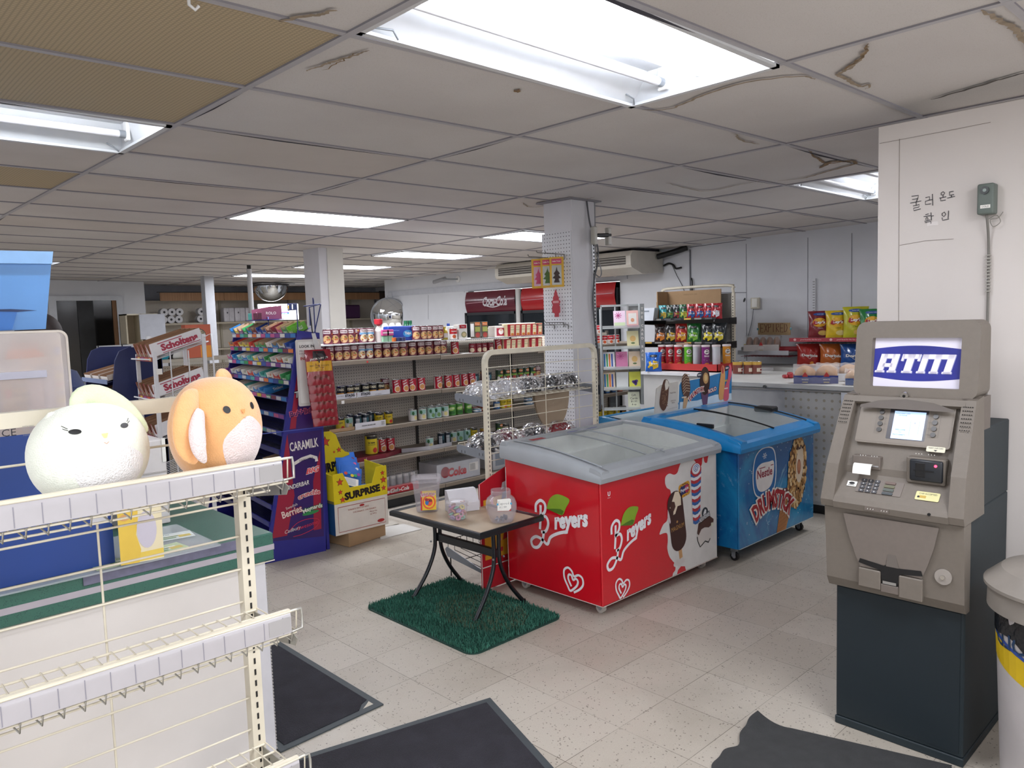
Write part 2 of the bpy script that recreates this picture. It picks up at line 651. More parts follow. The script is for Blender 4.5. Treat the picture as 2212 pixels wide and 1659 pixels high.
b.build('ceiling_hook',label='small white ceiling hook on the brown perforated tiles at the top of the photo',cat='hook')
# light fittings
LENS=mat('#f4f7ff',.5,emit=LAMP,var=0,name='lit_lens')
TUBE_ON=mat('#f4f8ff',.5,emit=28,var=0,name='lit_tube')
TUBE_OFF=mat('#e3e3e6',.3,var=.02)
HOUS=mat('#dadcde',.35,var=.03)
def light(i,j,kind):
 x0,x1,y0,y1=i*TX+w,(i+1)*TX-w,j*TY+w,(j+1)*TY-w
 z=cz((x0+x1)/2,(y0+y1)/2)
 lab={(0,-1):'big open fluorescent troffer overhead with a bright lens and one bare tube',(-1,2):'open fluorescent troffer beside the brown ceiling tiles at the left edge',(1,5):'brightly lit rectangular ceiling light in the middle of the ceiling, nearest of the glowing lenses',(3,5):'lit ceiling light partly hidden behind the pegboard column',(3,8):'lit ceiling light left of the ceiling air conditioner',(3,11):'lit ceiling light just right of the square grey column',(3,14):'farthest lit ceiling light, above the domed mirror',(0,13):'small far ceiling light beside the blue machine hood',(3,0):'ceiling light with a missing lens beside the white wall with writing',(-1,7):'ceiling light just entering the photo at the left edge'}.get((i,j),'added ceiling light, unseen, for extra light')
 t=thing('ceiling_light',lab,'ceiling light',((x0+x1)/2,(y0+y1)/2,z),0,'fluorescent ceiling lights')
 hx,hy=(x1-x0)/2,(y1-y0)/2
 h=.10
 f=MB()
 f.add([(-hx,-hy,0),(hx,-hy,0),(hx,hy,0),(-hx,hy,0),(-hx+.03,-hy+.1,h),(hx-.03,-hy+.1,h),(hx-.03,hy-.1,h),(-hx+.03,hy-.1,h)],[(0,1,5,4),(1,2,6,5),(2,3,7,6),(3,0,4,7),(4,5,6,7)],HOUS)
 fr=.022
 for a,c in(((-hx,-hy),(hx,-hy+fr)),((-hx,hy-fr),(hx,hy)),((-hx,-hy),(-hx+fr,hy)),((hx-fr,-hy),(hx,hy))):
  f.box((a[0],a[1],-.004),(c[0],c[1],.006),HOUS)
 f.build('housing',t)
 if kind=='lens':
  q=MB()
  q.add([(-hx+fr,-hy+fr,.004),(hx-fr,-hy+fr,.004),(hx-fr,hy-fr,.004),(-hx+fr,hy-fr,.004)],[(3,2,1,0)],LENS)
  q.build('lens',t)
  return
 ys={'open':(.13,-.21,-.12),'tube':(.13,-.235),'half':(-.1,.2)}[kind]
 lit={'open':(),'tube':(1,),'half':()}[kind]
 for k,y in enumerate(ys):
  if kind=='open' and k>0:
   continue
  q=MB()
  q.cyl((-hx+.05,y,.045),(hx-.05,y,.045),.015,TUBE_ON if k in lit else TUBE_OFF,n=14)
  q.cyl((-hx+.035,y,.045),(-hx+.06,y,.045),.016,GREYM,n=14)
  q.cyl((hx-.06,y,.045),(hx-.035,y,.045),.016,GREYM,n=14)
  tb=q.build('tube',t,'lit tube' if k in lit else None)
  for sx in(-1,1):
   q=MB()
   q.box((sx*(hx-.035),y-.02,.02),(sx*(hx-.02),y+.02,h),WHITE,.003)
   q.build('socket',tb)
 if kind=='open':
  q=MB()
  q.grid(lambda u,v:Vector((-hx+.05+(2*hx-.17)*u,-hy+.02+v*.25,.02-.03*math.sin(math.pi*v))),2,10,LENS)
  q.build('lens',t,'bright curved lens over half the fitting')
  q=MB()
  q.box((hx-.2,-.06,.04),(hx-.05,-.01,.07),HOUS,.004)
  for y in(-.02,-.15):
   q.cyl((hx-.03,y,.05),(hx-.045,y,.05),.02,WHITE,n=14)
   q.box((hx-.05,y-.004,.04),(hx-.046,y+.004,.065),GREYM)
  q.build('ballast_clip',t)
 if kind=='half':
  q=MB()
  q.grid(lambda u,v:Vector((hx-.42+.38*u,-hy+.02+v*.2,.02-.02*math.sin(math.pi*v))),2,8,mat('#f4f7fe',.5,emit=45,var=0,name='bright_lens'))
  q.build('lens',t,'short bright piece of lens')
 q=MB()
 q.tube([(-hx+.12,hy-.03,0),(-hx+.09,hy-.05,.012),(-hx+.03,hy-.03,.012),(-hx+.02,hy-.01,-.004)],.003,GREYM)
 q.tube([(hx-.02,hy-.03,0),(hx-.05,hy-.05,.012),(hx-.07,hy-.03,.03)],.003,GREYM)
 q.build('latch',t)
for(i,j),k in FIX.items():
 if k!='none':
  light(i,j,k)
# walls
WALL=mat('#d8dadf',.6,var=.05,scale=3)
WALLW=mat('#d6cfca',.6,var=.04,scale=2,bump=.05)
SEAM=mat('#6f7178',.8)
b=MB()
FY0,FY1,FZ=4.22,7.15,1.985
b.box((6.5,-.565,0),(6.62,FY0,2.5),WALL)
b.box((6.5,FY0,FZ),(6.62,FY1,2.5),WALL)
b.box((6.5,FY1,0),(6.62,9.25,2.5),WALL)
b.box((6.5,9.25,0),(8.1,9.37,2.5),WALL)
T=PL((6.4985,0,0),(0,-1,0),(0,0,1))
for u in(1612,1840,1745,1492):
 q=at(u,560,X=6.4985)
 b.rect(-q.y-.003,.0,-q.y+.003,2.28,SEAM,T)
for(u0,v0),(u1,v1)in(((1490,632),(1612,632)),((1490,534),(1612,518)),((835,640),(1160,600)),((925,637),(925,690)),((1003,617),(1003,632))):
 a,c=at(u0,v0,X=6.4985),at(u1,v1,X=6.4985)
 b.stroke([(-a.y,a.z),(-c.y,c.z)],.007,SEAM,T)
a=at(1608,648,X=6.4985)
b.ell(-a.y,a.z,.012,.025,BLACK,T,a=-.4)
struct(b,'wall_right')
b=MB()
b.box((6.485,4.1,FZ+.012),(6.5,9.25,FZ+.10),mat('#c4c7cf',.5))
b.box((6.48,9.13,0),(6.5,9.25,FZ+.08),mat('#c9ccd2',.5))
struct(b,'trim_1')
b=MB()
b.box((-4.5,11.1,0),(3.1,11.22,2.5),WALL)
b.box((3.0,11.22,0),(3.1,12,2.5),WALL)
b.box((3.1,11.9,0),(8.1,12,2.5),mat('#8e929d',.6))
b.box((8.0,9.37,0),(8.1,12,2.5),WALL)
struct(b,'wall_back')
b=MB()
b.box((-4.5,-5.5,0),(-4.4,11.1,2.5),WALL)
struct(b,'wall_left')
b=MB()
b.box((2.1,-3.5,0),(2.2,-.565,2.272),WALLW)
b.box((2.2,-.665,0),(6.5,-.565,2.272),WALLW)
T=PL((2.0985,0,0),(0,-1,0),(0,0,1))
INK=mat('#2c2c33',.7)
for px in([(1900,310),(1943,302),(2060,280),(2140,264)],[(1943,530),(2000,520),(2060,516)],[(1943,300),(1942,420),(1941,700)]):
 q=[at(u,v,X=2.0985)for u,v in px]
 b.stroke([(-a.y,a.z)for a in q],.0018,mat('#8a8078',.8),T)
b.rect(.75,1.86,.79,1.875,mat('#e4dedb',.8),T)
struct(b,'wall_booth')
b=MB()
SC=3.13
def hand(strokes,m,w,T,key):
 for st in strokes:
  b.stroke([key(*q)for q in st],w,m,T)
HW=[[(1969,424),(1984,422),(1982,430),(1979,436)],[(1970,431),(1983,429)],[(1966,439),(1990,434)],[(1979,437),(1979,443)],[(1972,445),(1986,442),(1985,447),(1973,450),(1974,455),(1989,451)],[(1999,427),(2008,425),(2008,432),(1999,435),(1999,442),(2011,440)],[(2004,433),(2014,431)],[(2014,419),(2015,444)],[(2033,417),(2037,414),(2041,417),(2038,421),(2033,421),(2033,417)],[(2037,422),(2037,426)],[(2029,428),(2044,425)],[(2032,428),(2032,434),(2043,432)],[(2050,415),(2060,413)],[(2051,416),(2051,422),(2061,420)],[(2055,421),(2055,426)],[(2046,428),(2063,424)],[(1999,464),(2006,462)],[(1995,468),(2010,466)],[(2002,469),(1999,474),(2005,474),(2003,469)],[(1997,478),(2010,475)],[(2011,459),(2012,476)],[(2012,467),(2017,466)],[(1998,481),(2011,478),(2011,483)],[(2035,461),(2040,458),(2043,463),(2039,468),(2035,465),(2035,461)],[(2049,455),(2048,472)],[(2035,470),(2036,476),(2050,473)]]
for st in HW:
 q=[at(u,v,X=2.0975)for u,v in st]
 b.stroke([(-a.y,a.z)for a in q],.0026,INK,PL((2.0975,0,0),(0,-1,0),(0,0,1)))
b.build('wall_handwriting',label='handwritten black marker letters in two rows on the white wall beside the temperature box',cat='writing')
b=MB()
wx0,wx1=at(120,650,Y=11.08).x,at(250,650,Y=11.08).x
TR=mat('#ccd0d6',.4)
wz0,wz1=.80,2.03
b.box((wx0-.1,11.05,wz1),(wx1+.09,11.1,wz1+.07),TR)
b.box((wx1,11.05,wz0),(wx1+.09,11.1,wz1),TR)
b.box((wx0-.1,11.05,wz0),(wx0,11.1,wz1),TR)
b.box((wx1-.06,11.06,wz0),(wx1,11.1,wz1),mat('#7a5738',.6))
b.box((wx0,11.085,wz0),(wx1-.06,11.095,wz1),mat('#0b0c10',.12,spec=.6))
b.box((wx0+.28,11.07,wz0),(wx0+.5,11.08,wz1),mat('#1d1f22',.5,var=.5,scale=5))
struct(b,'window_1')
# columns and pipe posts
PAINT=mat('#d9d8dc',.55,var=.06,scale=4)
PAINTW=mat('#dad7cf',.55,var=.05,scale=4)
t=thing('column','square white column faced with white pegboard behind the hat rack','column',(2.87,1.79,0))
b=MB()
b.box((-.13,-.13,0),(.11,.13,2.345),PAINT,.004)
b.box((-.17,-.16,2.335),(.15,.16,2.345),mat('#8d8b90',.8))
b.build('shaft',t)
b=MB()
PEGW=peg_mat('white_pegboard','#dfe0e4','#26272c',(1,2),.0254,.0036)
b.box((-.142,-.125,.45),(-.131,.14,2.13),PEGW)
b.build('pegboard',t,'white pegboard panel')
b=MB()
b.box((.06,-.146,.35),(.085,-.131,2.14),mat('#c9cacc',.4,.4))
for k in range(70):
 z=.37+k*.0252
 b.box((.067,-.1475,z),(.078,-.146,z+.012),BLACK)
b.build('slotted_rail',t)
b=MB()
b.tube(smooth_curve([(.02,-.138,2.34),(.03,-.15,2.2),(.05,-.16,2.12),(.1,-.16,2.02),(.1,-.15,1.9),(.06,-.155,1.8),(.05,-.15,1.6),(.1,-.15,1.2),(.1,-.15,.9)],6),.006,mat('#57585c',.5))
b.tube(smooth_curve([(.09,-.15,2.34),(.09,-.15,2.0),(.1,-.16,1.95),(.12,-.17,1.86),(.09,-.18,1.82),(.08,-.15,1.84)],6),.004,mat('#8b8c90',.5))
b.build('cable',t)
t=thing('column','plain square grey column behind the candy rack','column',(2.92,5.23,0))
b=MB()
b.box((-.13,-.15,0),(.13,.16,2.36),PAINT,.004)
b.build('shaft',t)
b=MB()
b.box((-.04,-.162,0),(.14,-.151,2.36),PAINTW)  # thin facing that makes the right face slightly paler and warmer
b.build('pale_face',t,'paler right face')
b=MB()
b.box((3.38,9.4,0),(3.52,9.54,2.4),mat('#b8bac0',.5),.004)
b.build('post',label='narrow square white post left of the pipe post, in front of the toilet paper',cat='post')
b=MB()
b.cyl((3.12,7.36,0),(3.12,7.36,2.27),.031,mat('#c2c2c6',.4),n=16)
b.cyl((3.12,7.36,2.27),(3.12,7.36,2.33),.024,BLACK,n=16)
b.build('post',label='round white pipe post with a dark top near the domed mirror',cat='post')
# air conditioner under the ceiling
ac=thing('ceiling_air_conditioner','long beige ceiling air conditioner with two grilles behind the column','air conditioner',(5.85,4.6,2.02))
b=MB()
ACM=mat('#cfcabf',.4)
Tp=lambda x,y,d=0:Vector((x,d,y))
b.prism([(0,.1),(.02,.07),(.22,0),(.62,.02),(.62,.26),(.05,.26),(.0,.2)],ACM,Tp,-1.05,1.22)
b.prism([(.1,.26),(.62,.26),(.62,.3),(.2,.29)],GAP,Tp,-1.0,1.2)
b.build('casing',ac)
b=MB()
for k,(y0,y1)in enumerate(((-.98,-.25),(-.2,.47),(.53,1.15))):
 b.box((-.004,y0,.105),(.006,y1,.2),mat('#55514c',.6))
 for q in range(3):
  b.box((-.008,y0,.125+q*.028),(.0,y1,.13+q*.028),ACM)
b.build('grille',ac)
b=MB()
b.tube(smooth_curve([(.5,-1.06,.2),(.55,-1.25,.24),(.6,-1.4,.28)],5),.035,BLACK)
b.build('hose',ac)
b=MB()
b.cyl((6.43,5.98,1.0),(6.43,5.98,1.97),.04,mat('#c6c6c4',.4),n=16)
b.build('pipe',label='vertical white pipe between the two drink coolers',cat='pipe')
def cctv(px,lab,s=1,X=6.5):
 c=at(px[0],px[1],X=X-.002)
 t=thing('security_camera',lab,'camera',(c.x,c.y,c.z),0,'wall cameras')
 q=MB()
 q.cyl((0,0,0),(-.015,0,0),.05*s,WHITE,n=18)
 q.tube([(-.01,0,0),(-.12*s,.05*s,-.0),(-.16*s,.18*s,.01)],.012*s,GREYM)
 q.build('mount',t)
 q=MB()
 q.cyl((-.12*s,.16*s,.02),(-.22*s,.34*s,-.03),.03*s,mat('#9b9ca0',.4),n=14)
 q.cyl((-.22*s,.34*s,-.03),(-.223*s,.345*s,-.0305),.024*s,BLACK,n=14)
 q.build('camera_body',t)
cctv((990,603),'white wall camera left of the ceiling air conditioner')
cctv((1330,592),'grey wall camera under the air conditioner beside the red cooler',.8)
c=at(1252,505,Y=1.62)
t=thing('security_camera','small pair of white camera brackets strapped to the column top','camera',(2.98,1.66,2.1),0,'wall cameras')
b=MB()
for dx in(-.07,.08):
 b.box((dx-.018,-.07,-.06),(dx+.018,-.03,.06),mat('#b9b6ac',.4),.006)
b.build('bracket',t)
b=MB()
b.cyl((-.06,-.06,0),(.09,-.06,.01),.014,BLACK)
b.build('arm',t)
c=at(2137,432,X=2.1)
t=thing('temperature_box','grey-green temperature controller box screwed to the white wall','thermostat',(2.1,c.y,c.z))
b=MB()
GB=mat('#67716b',.5)
b.box((-.055,-.028,-.055),(0,.026,.055),GB,.006,seg=2)
b.build('case',t)
b=MB()
b.cyl((-.0555,0,.03),(-.062,0,.03),.014,mat('#2a2f2e',.3),n=20)
b.cyl((-.062,0,.03),(-.0625,0,.03),.006,mat('#8c9a94',.3),n=14)
b.build('dial',t)
b=MB()
b.box((-.0565,-.018,-.034),(-.0555,.014,-.022),PAPER)
b.text('COLD',.006,PL((-.057,-.002,-.028),(0,-1,0),(0,0,1)),INK)
b.build('sticker',t)
b=MB()
b.tube(smooth_curve([(-.03,0,-.055),(-.03,-.004,-.09),(-.012,-.004,-.16),(-.01,-.005,-.3),(-.01,-.006,-.7),(-.01,-.006,-1.0)],8),.0045,mat('#77746e',.6))
for k in range(12):
 b.box((-.02,-.012,-.2-k*.012),(-.003,.003,-.204-k*.012),mat('#a8a49c',.6))
b.tube(smooth_curve([(-.02,-.005,-.07),(-.02,-.03,-.06),(-.02,-.042,-.085),(-.02,-.02,-.1),(-.02,-.01,-.075),(-.02,-.035,-.07),(-.02,-.05,-.05)],6),.0015,mat('#8b8880',.5))
b.build('conduit',t)
b=MB()
c=at(1634,655,X=6.5)
b.box((6.46,c.y-.05,c.z-.06),(6.5,c.y+.05,c.z+.06),mat('#cfc9b8',.5),.006)
b.box((6.455,c.y-.03,c.z-.04),(6.461,c.y+.03,c.z+.05),PAPER)
b.tube(smooth_curve([(6.47,c.y+.02,c.z-.06),(6.49,c.y+.05,c.z-.2),(6.49,c.y+.12,c.z-.45),(6.49,c.y+.14,c.z-.6)],6),.004,SEAM)
b.build('thermostat',label='small cream thermostat with a hanging wire on the right-hand wall',cat='thermostat')
b=MB()
c=at(1491,600,X=6.49)
b.tube([(6.485,c.y,2.28),(6.485,c.y,1.75)],.006,SEAM)
b.tube(smooth_curve([(6.485,c.y-.02,1.95),(6.47,c.y-.04,1.9),(6.48,c.y-.03,1.8),(6.485,c.y-.03,1.7)],5),.008,BLACK)
b.build('cable',label='thin dark cable running down the wall above the snack rack',cat='cable')
b=MB()
q=[at(u,v,X=6.47)for u,v in((1434,574),(1445,569),(1455,573),(1460,580),(1472,578))]
b.tube(smooth_curve(q,5),.012,BLACK)
q=[at(u,v,X=6.49)for u,v in((1452,573),(1462,595),(1475,620),(1480,640))]
b.tube(smooth_curve(q,5),.003,BLACK)
b.build('cable',label='short black kinked cable stuck to the wall left of the snack rack',cat='cable')
# wire grid display stands
def grid_stand(t,x0,x1,y,zt,vx,hz,zb=0.0,face=-1,header=True):
 """rounded tube frame with slotted posts and a wire grid, in the plane Y=y (local coords of t)"""
 b=MB()
 r=.06
 pts=[(x0,y,zb),(x0,y,zt-r)]
 for k in range(1,6):
  a=math.pi-k*math.pi/10
  pts.append((x0+r+r*math.cos(a),y,zt-r+r*math.sin(a)))
 for k in range(0,6):
  a=math.pi/2-k*math.pi/10
  pts.append((x1-r+r*math.cos(a),y,zt-r+r*math.sin(a)))
 pts+=[(x1,y,zb)]
 hw,hd=.014,.013
 vs=[]
 P=[Vector(p)for p in pts]
 for i,p in enumerate(P):
  d=(P[min(i+1,len(P)-1)]-P[max(i-1,0)]).normalized()
  nrm=Vector((d.z,0,-d.x))
  for sx,sy in((-1,-1),(1,-1),(1,1),(-1,1)):
   vs.append(p+nrm*hw*sx+Vector((0,hd*sy,0)))
 fs=[]
 for i in range(len(P)-1):
  for k in range(4):
   l=(k+1)%4
   fs.append((i*4+k,i*4+l,i*4+4+l,i*4+4+k))
 b.add(vs,fs,CREAM)
 for x in(x0,x1):
  z=zb+.02
  while z<zt-.09:
   b.box((x-.002,y-hd-.0012,z),(x+.002,y-hd+.001,z+.013),BLACK)
   z+=.0254
 b.build('frame',t)
 b=MB()
 for x in vx:
  b.cyl((x,y,zb+.1),(x,y,zt-.01),.0024,CREAM,n=6)
 for z in hz:
  b.cyl((x0+.01,y-.005,z),(x1-.01,y-.005,z),.0024,CREAM,n=6)
 b.build('wire_grid',t)
def wire_shelf(t,x0,x1,ya,yb,z,metal,name='shelf',strip=False,lip=.05,step=.0254,n=14):
 """wire basket shelf from ya (at the posts) out to yb"""
 s=1 if yb>ya else-1
 b=MB()
 k=int((x1-x0)/step)
 for i in range(k+1):
  x=x0+(x1-x0)*i/k
  b.tube([(x,ya,z),(x,yb,z),(x,yb+s*.004,z+lip)],.0016,metal,n=5)
 for j in range(5):
  y=ya+(yb-ya)*j/4
  b.cyl((x0,y,z-.003),(x1,y,z-.003),.0026,metal,n=6)
 b.cyl((x0,yb+s*.004,z+lip),(x1,yb+s*.004,z+lip),.0028,metal,n=6)
 return b.build(name,t)
stand=thing('wire_display_stand','cream wire-grid display stand in the left foreground, with two plush toys on its shelf','display stand',(0,0,0))
FX0,FX1,FYY=-1.36,-.452,-.19
grid_stand(stand,FX0,FX1,FYY,1.402,[-1.03,-.742],[.07+.0735*k for k in range(18)])
b=MB()
T=PL((0,FYY-.0135,0),(1,0,0),(0,0,1))
b.text('CE',.013,T,INK,x=-.875,y=1.381,wid=.022)
for k in range(5):
 b.text('TM RETAIL DISPLAY',.0024,T,GREYM,x=-.845,y=1.389-k*.004,wid=.018+.004*(k%2))
b.build('header_lettering',stand)
STEEL=mat('#b9b7b0',.3,.6)
PLAS=mat('#b7b3b6',.25,var=.04,scale=20,coat=.3)
for z,nm in((1.245,'upper'),(.932,'lower'),(.62,'lowest')):
 sh=wire_shelf(stand,FX0+.02,FX1+.012,FYY-.015,-.385,z,CREAM,lip=.045,step=.03)
 b=MB()
 k=28
 for i in range(k):
  x=FX0+.05+(FX1-FX0-.05)*i/(k-1)
  b.tube([(x-.012,-.365,z-.002),(x,-.386,z-.018),(x+.001,-.389,z+.0)],.0017,STEEL,n=5)
 b.cyl((FX0,-.37,z-.018),(FX1-.02,-.37,z-.018),.0022,CREAM,n=6)
 b.tube([(FX1,-.389,z+.045),(FX1+.022,-.389,z+.045),(FX1+.024,-.389,z+.03),(FX1+.024,-.389,z+.004),(FX1,-.389,z+.002)],.0028,STEEL)
 b.build('front_rail',sh)
 b=MB()
 b.grid(lambda u,v:Vector((FX0+.01+(FX1-FX0-.012)*u,-.3925+.006*(1 if v>.85 else 0)*(v-.85)*6,z+.002+.044*v)),1,8,PLAS)
 b.box((FX0+.01,-.391,z+.046),(FX1-.002,-.382,z+.05),CREAM)
 for i in range(22):
  x=FX1-.02-i*.04
  b.box((x-.0006,-.3932,z+.004),(x+.0006,-.3925,z+.038),mat('#8f8d98',.4))
 b.box((FX1-.05,-.3934,z+.006),(FX1-.004,-.3926,z+.036),mat('#a9a6a6',.3))
 b.build('price_channel',sh,'translucent price strip along the shelf edge')
 for x in(FX0+.02,FX1+.004):
  b=MB()
  b.prism([(-.016,z-.005),(-.016,z-.06),(-.10,z-.045),(-.20,z-.028),(-.212,z-.01),(-.19,z-.002)],mat('#9a988f',.4,.4),lambda p,q,d=0:Vector((x+d,FYY+p,q)),0,.002)
  for s_ in(-.05,-.18):
   b.box((x-.001,FYY+s_,z-.03),(x+.0032,FYY+s_+.004,z-.02),BLACK)
  b.build('bracket',sh)
b=MB()
b.poly([(0,0),(.028,0),(.030,.02),(.004,.022)],mat('#dfe1ea',.7),PL((-.755,-.205,1.19),(1,0,.05),(0,0,1)))
b.prism([(0,0),(.032,0),(.030,.026),(.003,.026)],mat('#dfe1ea',.7),PL((-.757,-.2,1.186),(1,0,.05),(0,0,1)),0,.0006)
b.build('paper_tag',label='small white paper tag clipped under the plush toy shelf',cat='tag')
# plush toys
def plush(name,label,loc,rz,wr,h,body,belly,ears,tilt=0):
 t=thing(name,label,'plush toy',loc,rz)
 FUR=mat(body,.95,var=.05,scale=60,bump=.25,bscale=350,sheen=.6)
 FB=mat(belly,.95,var=.05,scale=60,bump=.5,bscale=300,sheen=.8)
 def surf(u,v,k=1.0):
  a=2*math.pi*u-math.pi/2
  f=math.pi*v
  rr=(math.sin(f)**.8)*(1.0-.16*v+.1*math.sin(math.pi*v*.8))
  zz=h*(.5-.5*math.cos(f))
  zz=h*(1-(1-zz/h)**1.05)
  sq=1+.03*math.sin(2*a+.6)+.02*math.cos(3*a)
  return Vector((wr*rr*sq*math.cos(a)*k,wr*.82*rr*sq*math.sin(a)*k,max(zz,.0)))
 b=MB()
 n1,n2=44,26
 vs=[surf(i/n1,j/n2)for j in range(n2+1)for i in range(n1)]
 fa,fb=[],[]
 for j in range(n2):
  for i in range(n1):
   f=(j*n1+i,j*n1+(i+1)%n1,(j+1)*n1+(i+1)%n1,(j+1)*n1+i)
   fa.append(f)
 b.add(vs,fa,FUR,True)
 b.build('body',t)
 def on(x,z,k=1.004):
  """front surface point for plain x / z offsets"""
  best=None
  v=min(max(math.acos(max(-1,min(1,1-2*z/h)))/math.pi,.02),.98)
  f=math.pi*v
  rr=wr*(math.sin(f)**.8)*(1.0-.16*v+.1*math.sin(math.pi*v*.8))
  c=max(-1,min(1,x/(rr+1e-6)))
  a=-math.acos(c)
  return surf((a+math.pi/2)/(2*math.pi),v,k)
 b=MB()
 nb=16
 def bel(u,v):
  q=2*math.pi*u
  x=wr*.12+wr*.62*v*math.cos(q)*(1+.08*math.sin(3*q))
  z=h*.33+h*.27*v*math.sin(q)*(1+.06*math.cos(4*q))
  return on(x,z,1.0+.035*(1-v**3))
 b.grid(bel,30,8,FB,wrap=True)
 b.build('belly',t,'fluffy white belly patch')
 for sx in(-1,1):
  b=MB()
  x,z=sx*wr*(.36 if ears!='lash' else .42),h*(.70 if ears!='lash' else .76)
  TT=lambda p,q,d=0:on(x+p,z+q,1.012+d)
  b.ell(0,0,.0068 if ears!='lash' else .0085,.0072 if ears!='lash' else .0045,BLACK,TT,n=18)
  if ears=='lash':
   for dz in(.004,.009):
    b.stroke([(sx*.008,dz*.6),(sx*.014,dz+.002)],.0011,BLACK,TT)
  b.build('eye',t)
 b=MB()
 TT=lambda p,q,d=0:on(p,h*(.67 if ears!='lash' else .70)+q,1.02)
 b.fan([(-.006,.003),(.006,.003),(.002,-.005),(-.002,-.005)],mat('#f0a060' if ears!='lash' else '#f0e39a',.8),TT)
 b.stroke([(-.004,-.012),(0,-.015),(.004,-.012)],.0009,mat('#c98b62',.8),TT)
 b.build('nose',t)
 return t,FUR,FB,on
tO,FUR,FB,on_=plush('plush_bunny','orange plush bunny with a white belly and a floppy pink-lined ear',(-.538,-.289,1.2475),R(20),.097,.210,'#f6b97c','#f8e4e1','plain')
b=MB()
def ear(b,path,wid,m,m2,flip=1,depth=.012):
 P=smooth_curve(path,8)
 n=len(P)
 def f(u,v):
  i=min(int(u*(n-1)),n-2)
  k=u*(n-1)-i
  p=P[i]*(1-k)+P[i+1]*k
  d=(P[i+1]-P[i]).normalized()
  side=d.cross(Vector((0,-1,.15))).normalized()
  w_=wid*(math.sin(math.pi*(.12+.85*u))**.7)
  a=2*math.pi*v
  nn=side.cross(d).normalized()
  return p+side*w_*math.cos(a)+nn*depth*math.sin(a)*math.sin(math.pi*(.1+.85*u))
 b.grid(lambda u,v:f(v,u),16,18,m,wrap=True)
 if m2:
  def g(u,v):
   i=min(int(u*(n-1)),n-2)
   k=u*(n-1)-i
   p=P[i]*(1-k)+P[i+1]*k
   d=(P[i+1]-P[i]).normalized()
   side=d.cross(Vector((0,-1,.15))).normalized()
   nn=side.cross(d).normalized()*flip
   w_=wid*(math.sin(math.pi*(.12+.85*u))**.7)*.66
   a=(v-.5)*2
   return p+side*w_*a+nn*(depth*(1.18-.3*a*a)*math.sin(math.pi*(.1+.85*u))+.0015)
  b.grid(lambda u,v:g(.08+.88*u,v),18,6,m2)
ear(b,[(-.055,-.02,.178),(-.09,-.035,.17),(-.118,-.05,.135),(-.128,-.06,.09),(-.115,-.07,.062)],.026,FUR,None,1)
e1=b.build('ear',tO,'floppy left ear')
b=MB()
ear(b,[(-.085,-.055,.155),(-.108,-.07,.125),(-.118,-.082,.09),(-.108,-.085,.062)],.017,FB,None,-1,.011)
b.build('ear_lining',e1,'pink ear lining')
b=MB()
ear(b,[(.025,.0,.186),(.04,.02,.205),(.062,.03,.2),(.08,.035,.17)],.018,FUR,None,-1,.009)
b.build('ear',tO,'small folded ear behind the head')
tM,FUR,FB,on_=plush('plush_toy','pale mint plush toy with eyelashes and one folded ear, left of the orange bunny',(-.771,-.289,1.2475),R(6),.099,.180,'#f6faec','#fdfbfa','lash')
b=MB()
ear(b,[(-.01,.02,.17),(.005,.03,.19),(.035,.03,.19),(.07,.02,.165),(.092,.0,.13),(.098,-.01,.115)],.02,mat('#e3f0c9',.95,var=.05,scale=60,bump=.25,bscale=350,sheen=.6),None,1,.013)
b.build('ear',tM,'green folded ear')
b=MB()
b.lathe([(.001,0),(.012,.004),(.013,.012),(.006,.02),(.001,.022)],FUR,(-.055,.0,.150),12)
b.build('ear',tM,'small ear nub')
# service counter
CT=thing('service_counter','white service counter with a speckled green top edge striped in white','counter',(0,0,0))
m,nt,p=node_mat('green_laminate',.35)
tc=nt.nodes.new('ShaderNodeTexCoord')
v=nt.nodes.new('ShaderNodeTexVoronoi')
v.inputs['Scale'].default_value=260
nt.links.new(tc.outputs['Object'],v.inputs['Vector'])
f=mth(nt,'LESS_THAN',v.outputs['Distance'],.28)
nt.links.new(mixc(nt,mth(nt,'MULTIPLY',f,ramp(nt,noise(nt,tc.outputs['Object'],90),.4,.6)),rgb('#38685a'),rgb('#1c3a3a')),p.inputs['Base Color'])
GRN=m
CW=mat('#e6e0db',.45,var=.07,scale=3)
CX0,CX1,CYF,CYB,CZ=-2.6,.07,.76,1.56,.815
b=MB()
b.box((CX0,CYF,CZ-.1),(CX1,CYB,CZ),GRN,.004)
for z0,z1 in((CZ-.062,CZ-.042),):
 b.box((CX0,CYF-.0012,z0),(CX1,CYF,z1),mat('#b4adb5',.4))
 b.box((CX1,CYF,z0),(CX1+.0012,CYB,z1),mat('#b4adb5',.4))
b.box((CX0,CYF-.001,CZ-.1035),(CX1,CYF+.001,CZ-.1),CREAM)
b.build('counter_top',CT)
b=MB()
b.box((CX0,CYF+.02,.0),(-.02,CYB-.04,CZ-.1),CW)
b.box((-.02,CYF+.005,0),(.035,CYB-.04,CZ-.1),mat('#dad8dc',.45))
for k in range(56):
 b.box((.035,CYF+.003,.01+k*.0124),(.0385,CYF+.012,.017+k*.0124),mat('#a8a4a0',.5))
b.build('cabinet',CT)
b=MB()
b.box((-1.7,CYF-.02,CZ+.0005),(-.13,CYF+.38,CZ+.006),glass_mat('counter_glass','#e0e8ea',.05,.25))
b.box((-.55,CYF-.006,CZ-.03),(-.045,CYF-.001,CZ+.002),mat('#6f6e85',.4,var=.2,scale=30))
b.build('glass_inlay',CT)
T=PL((0,0,CZ+.0065),(1,0,0),(0,1,0))
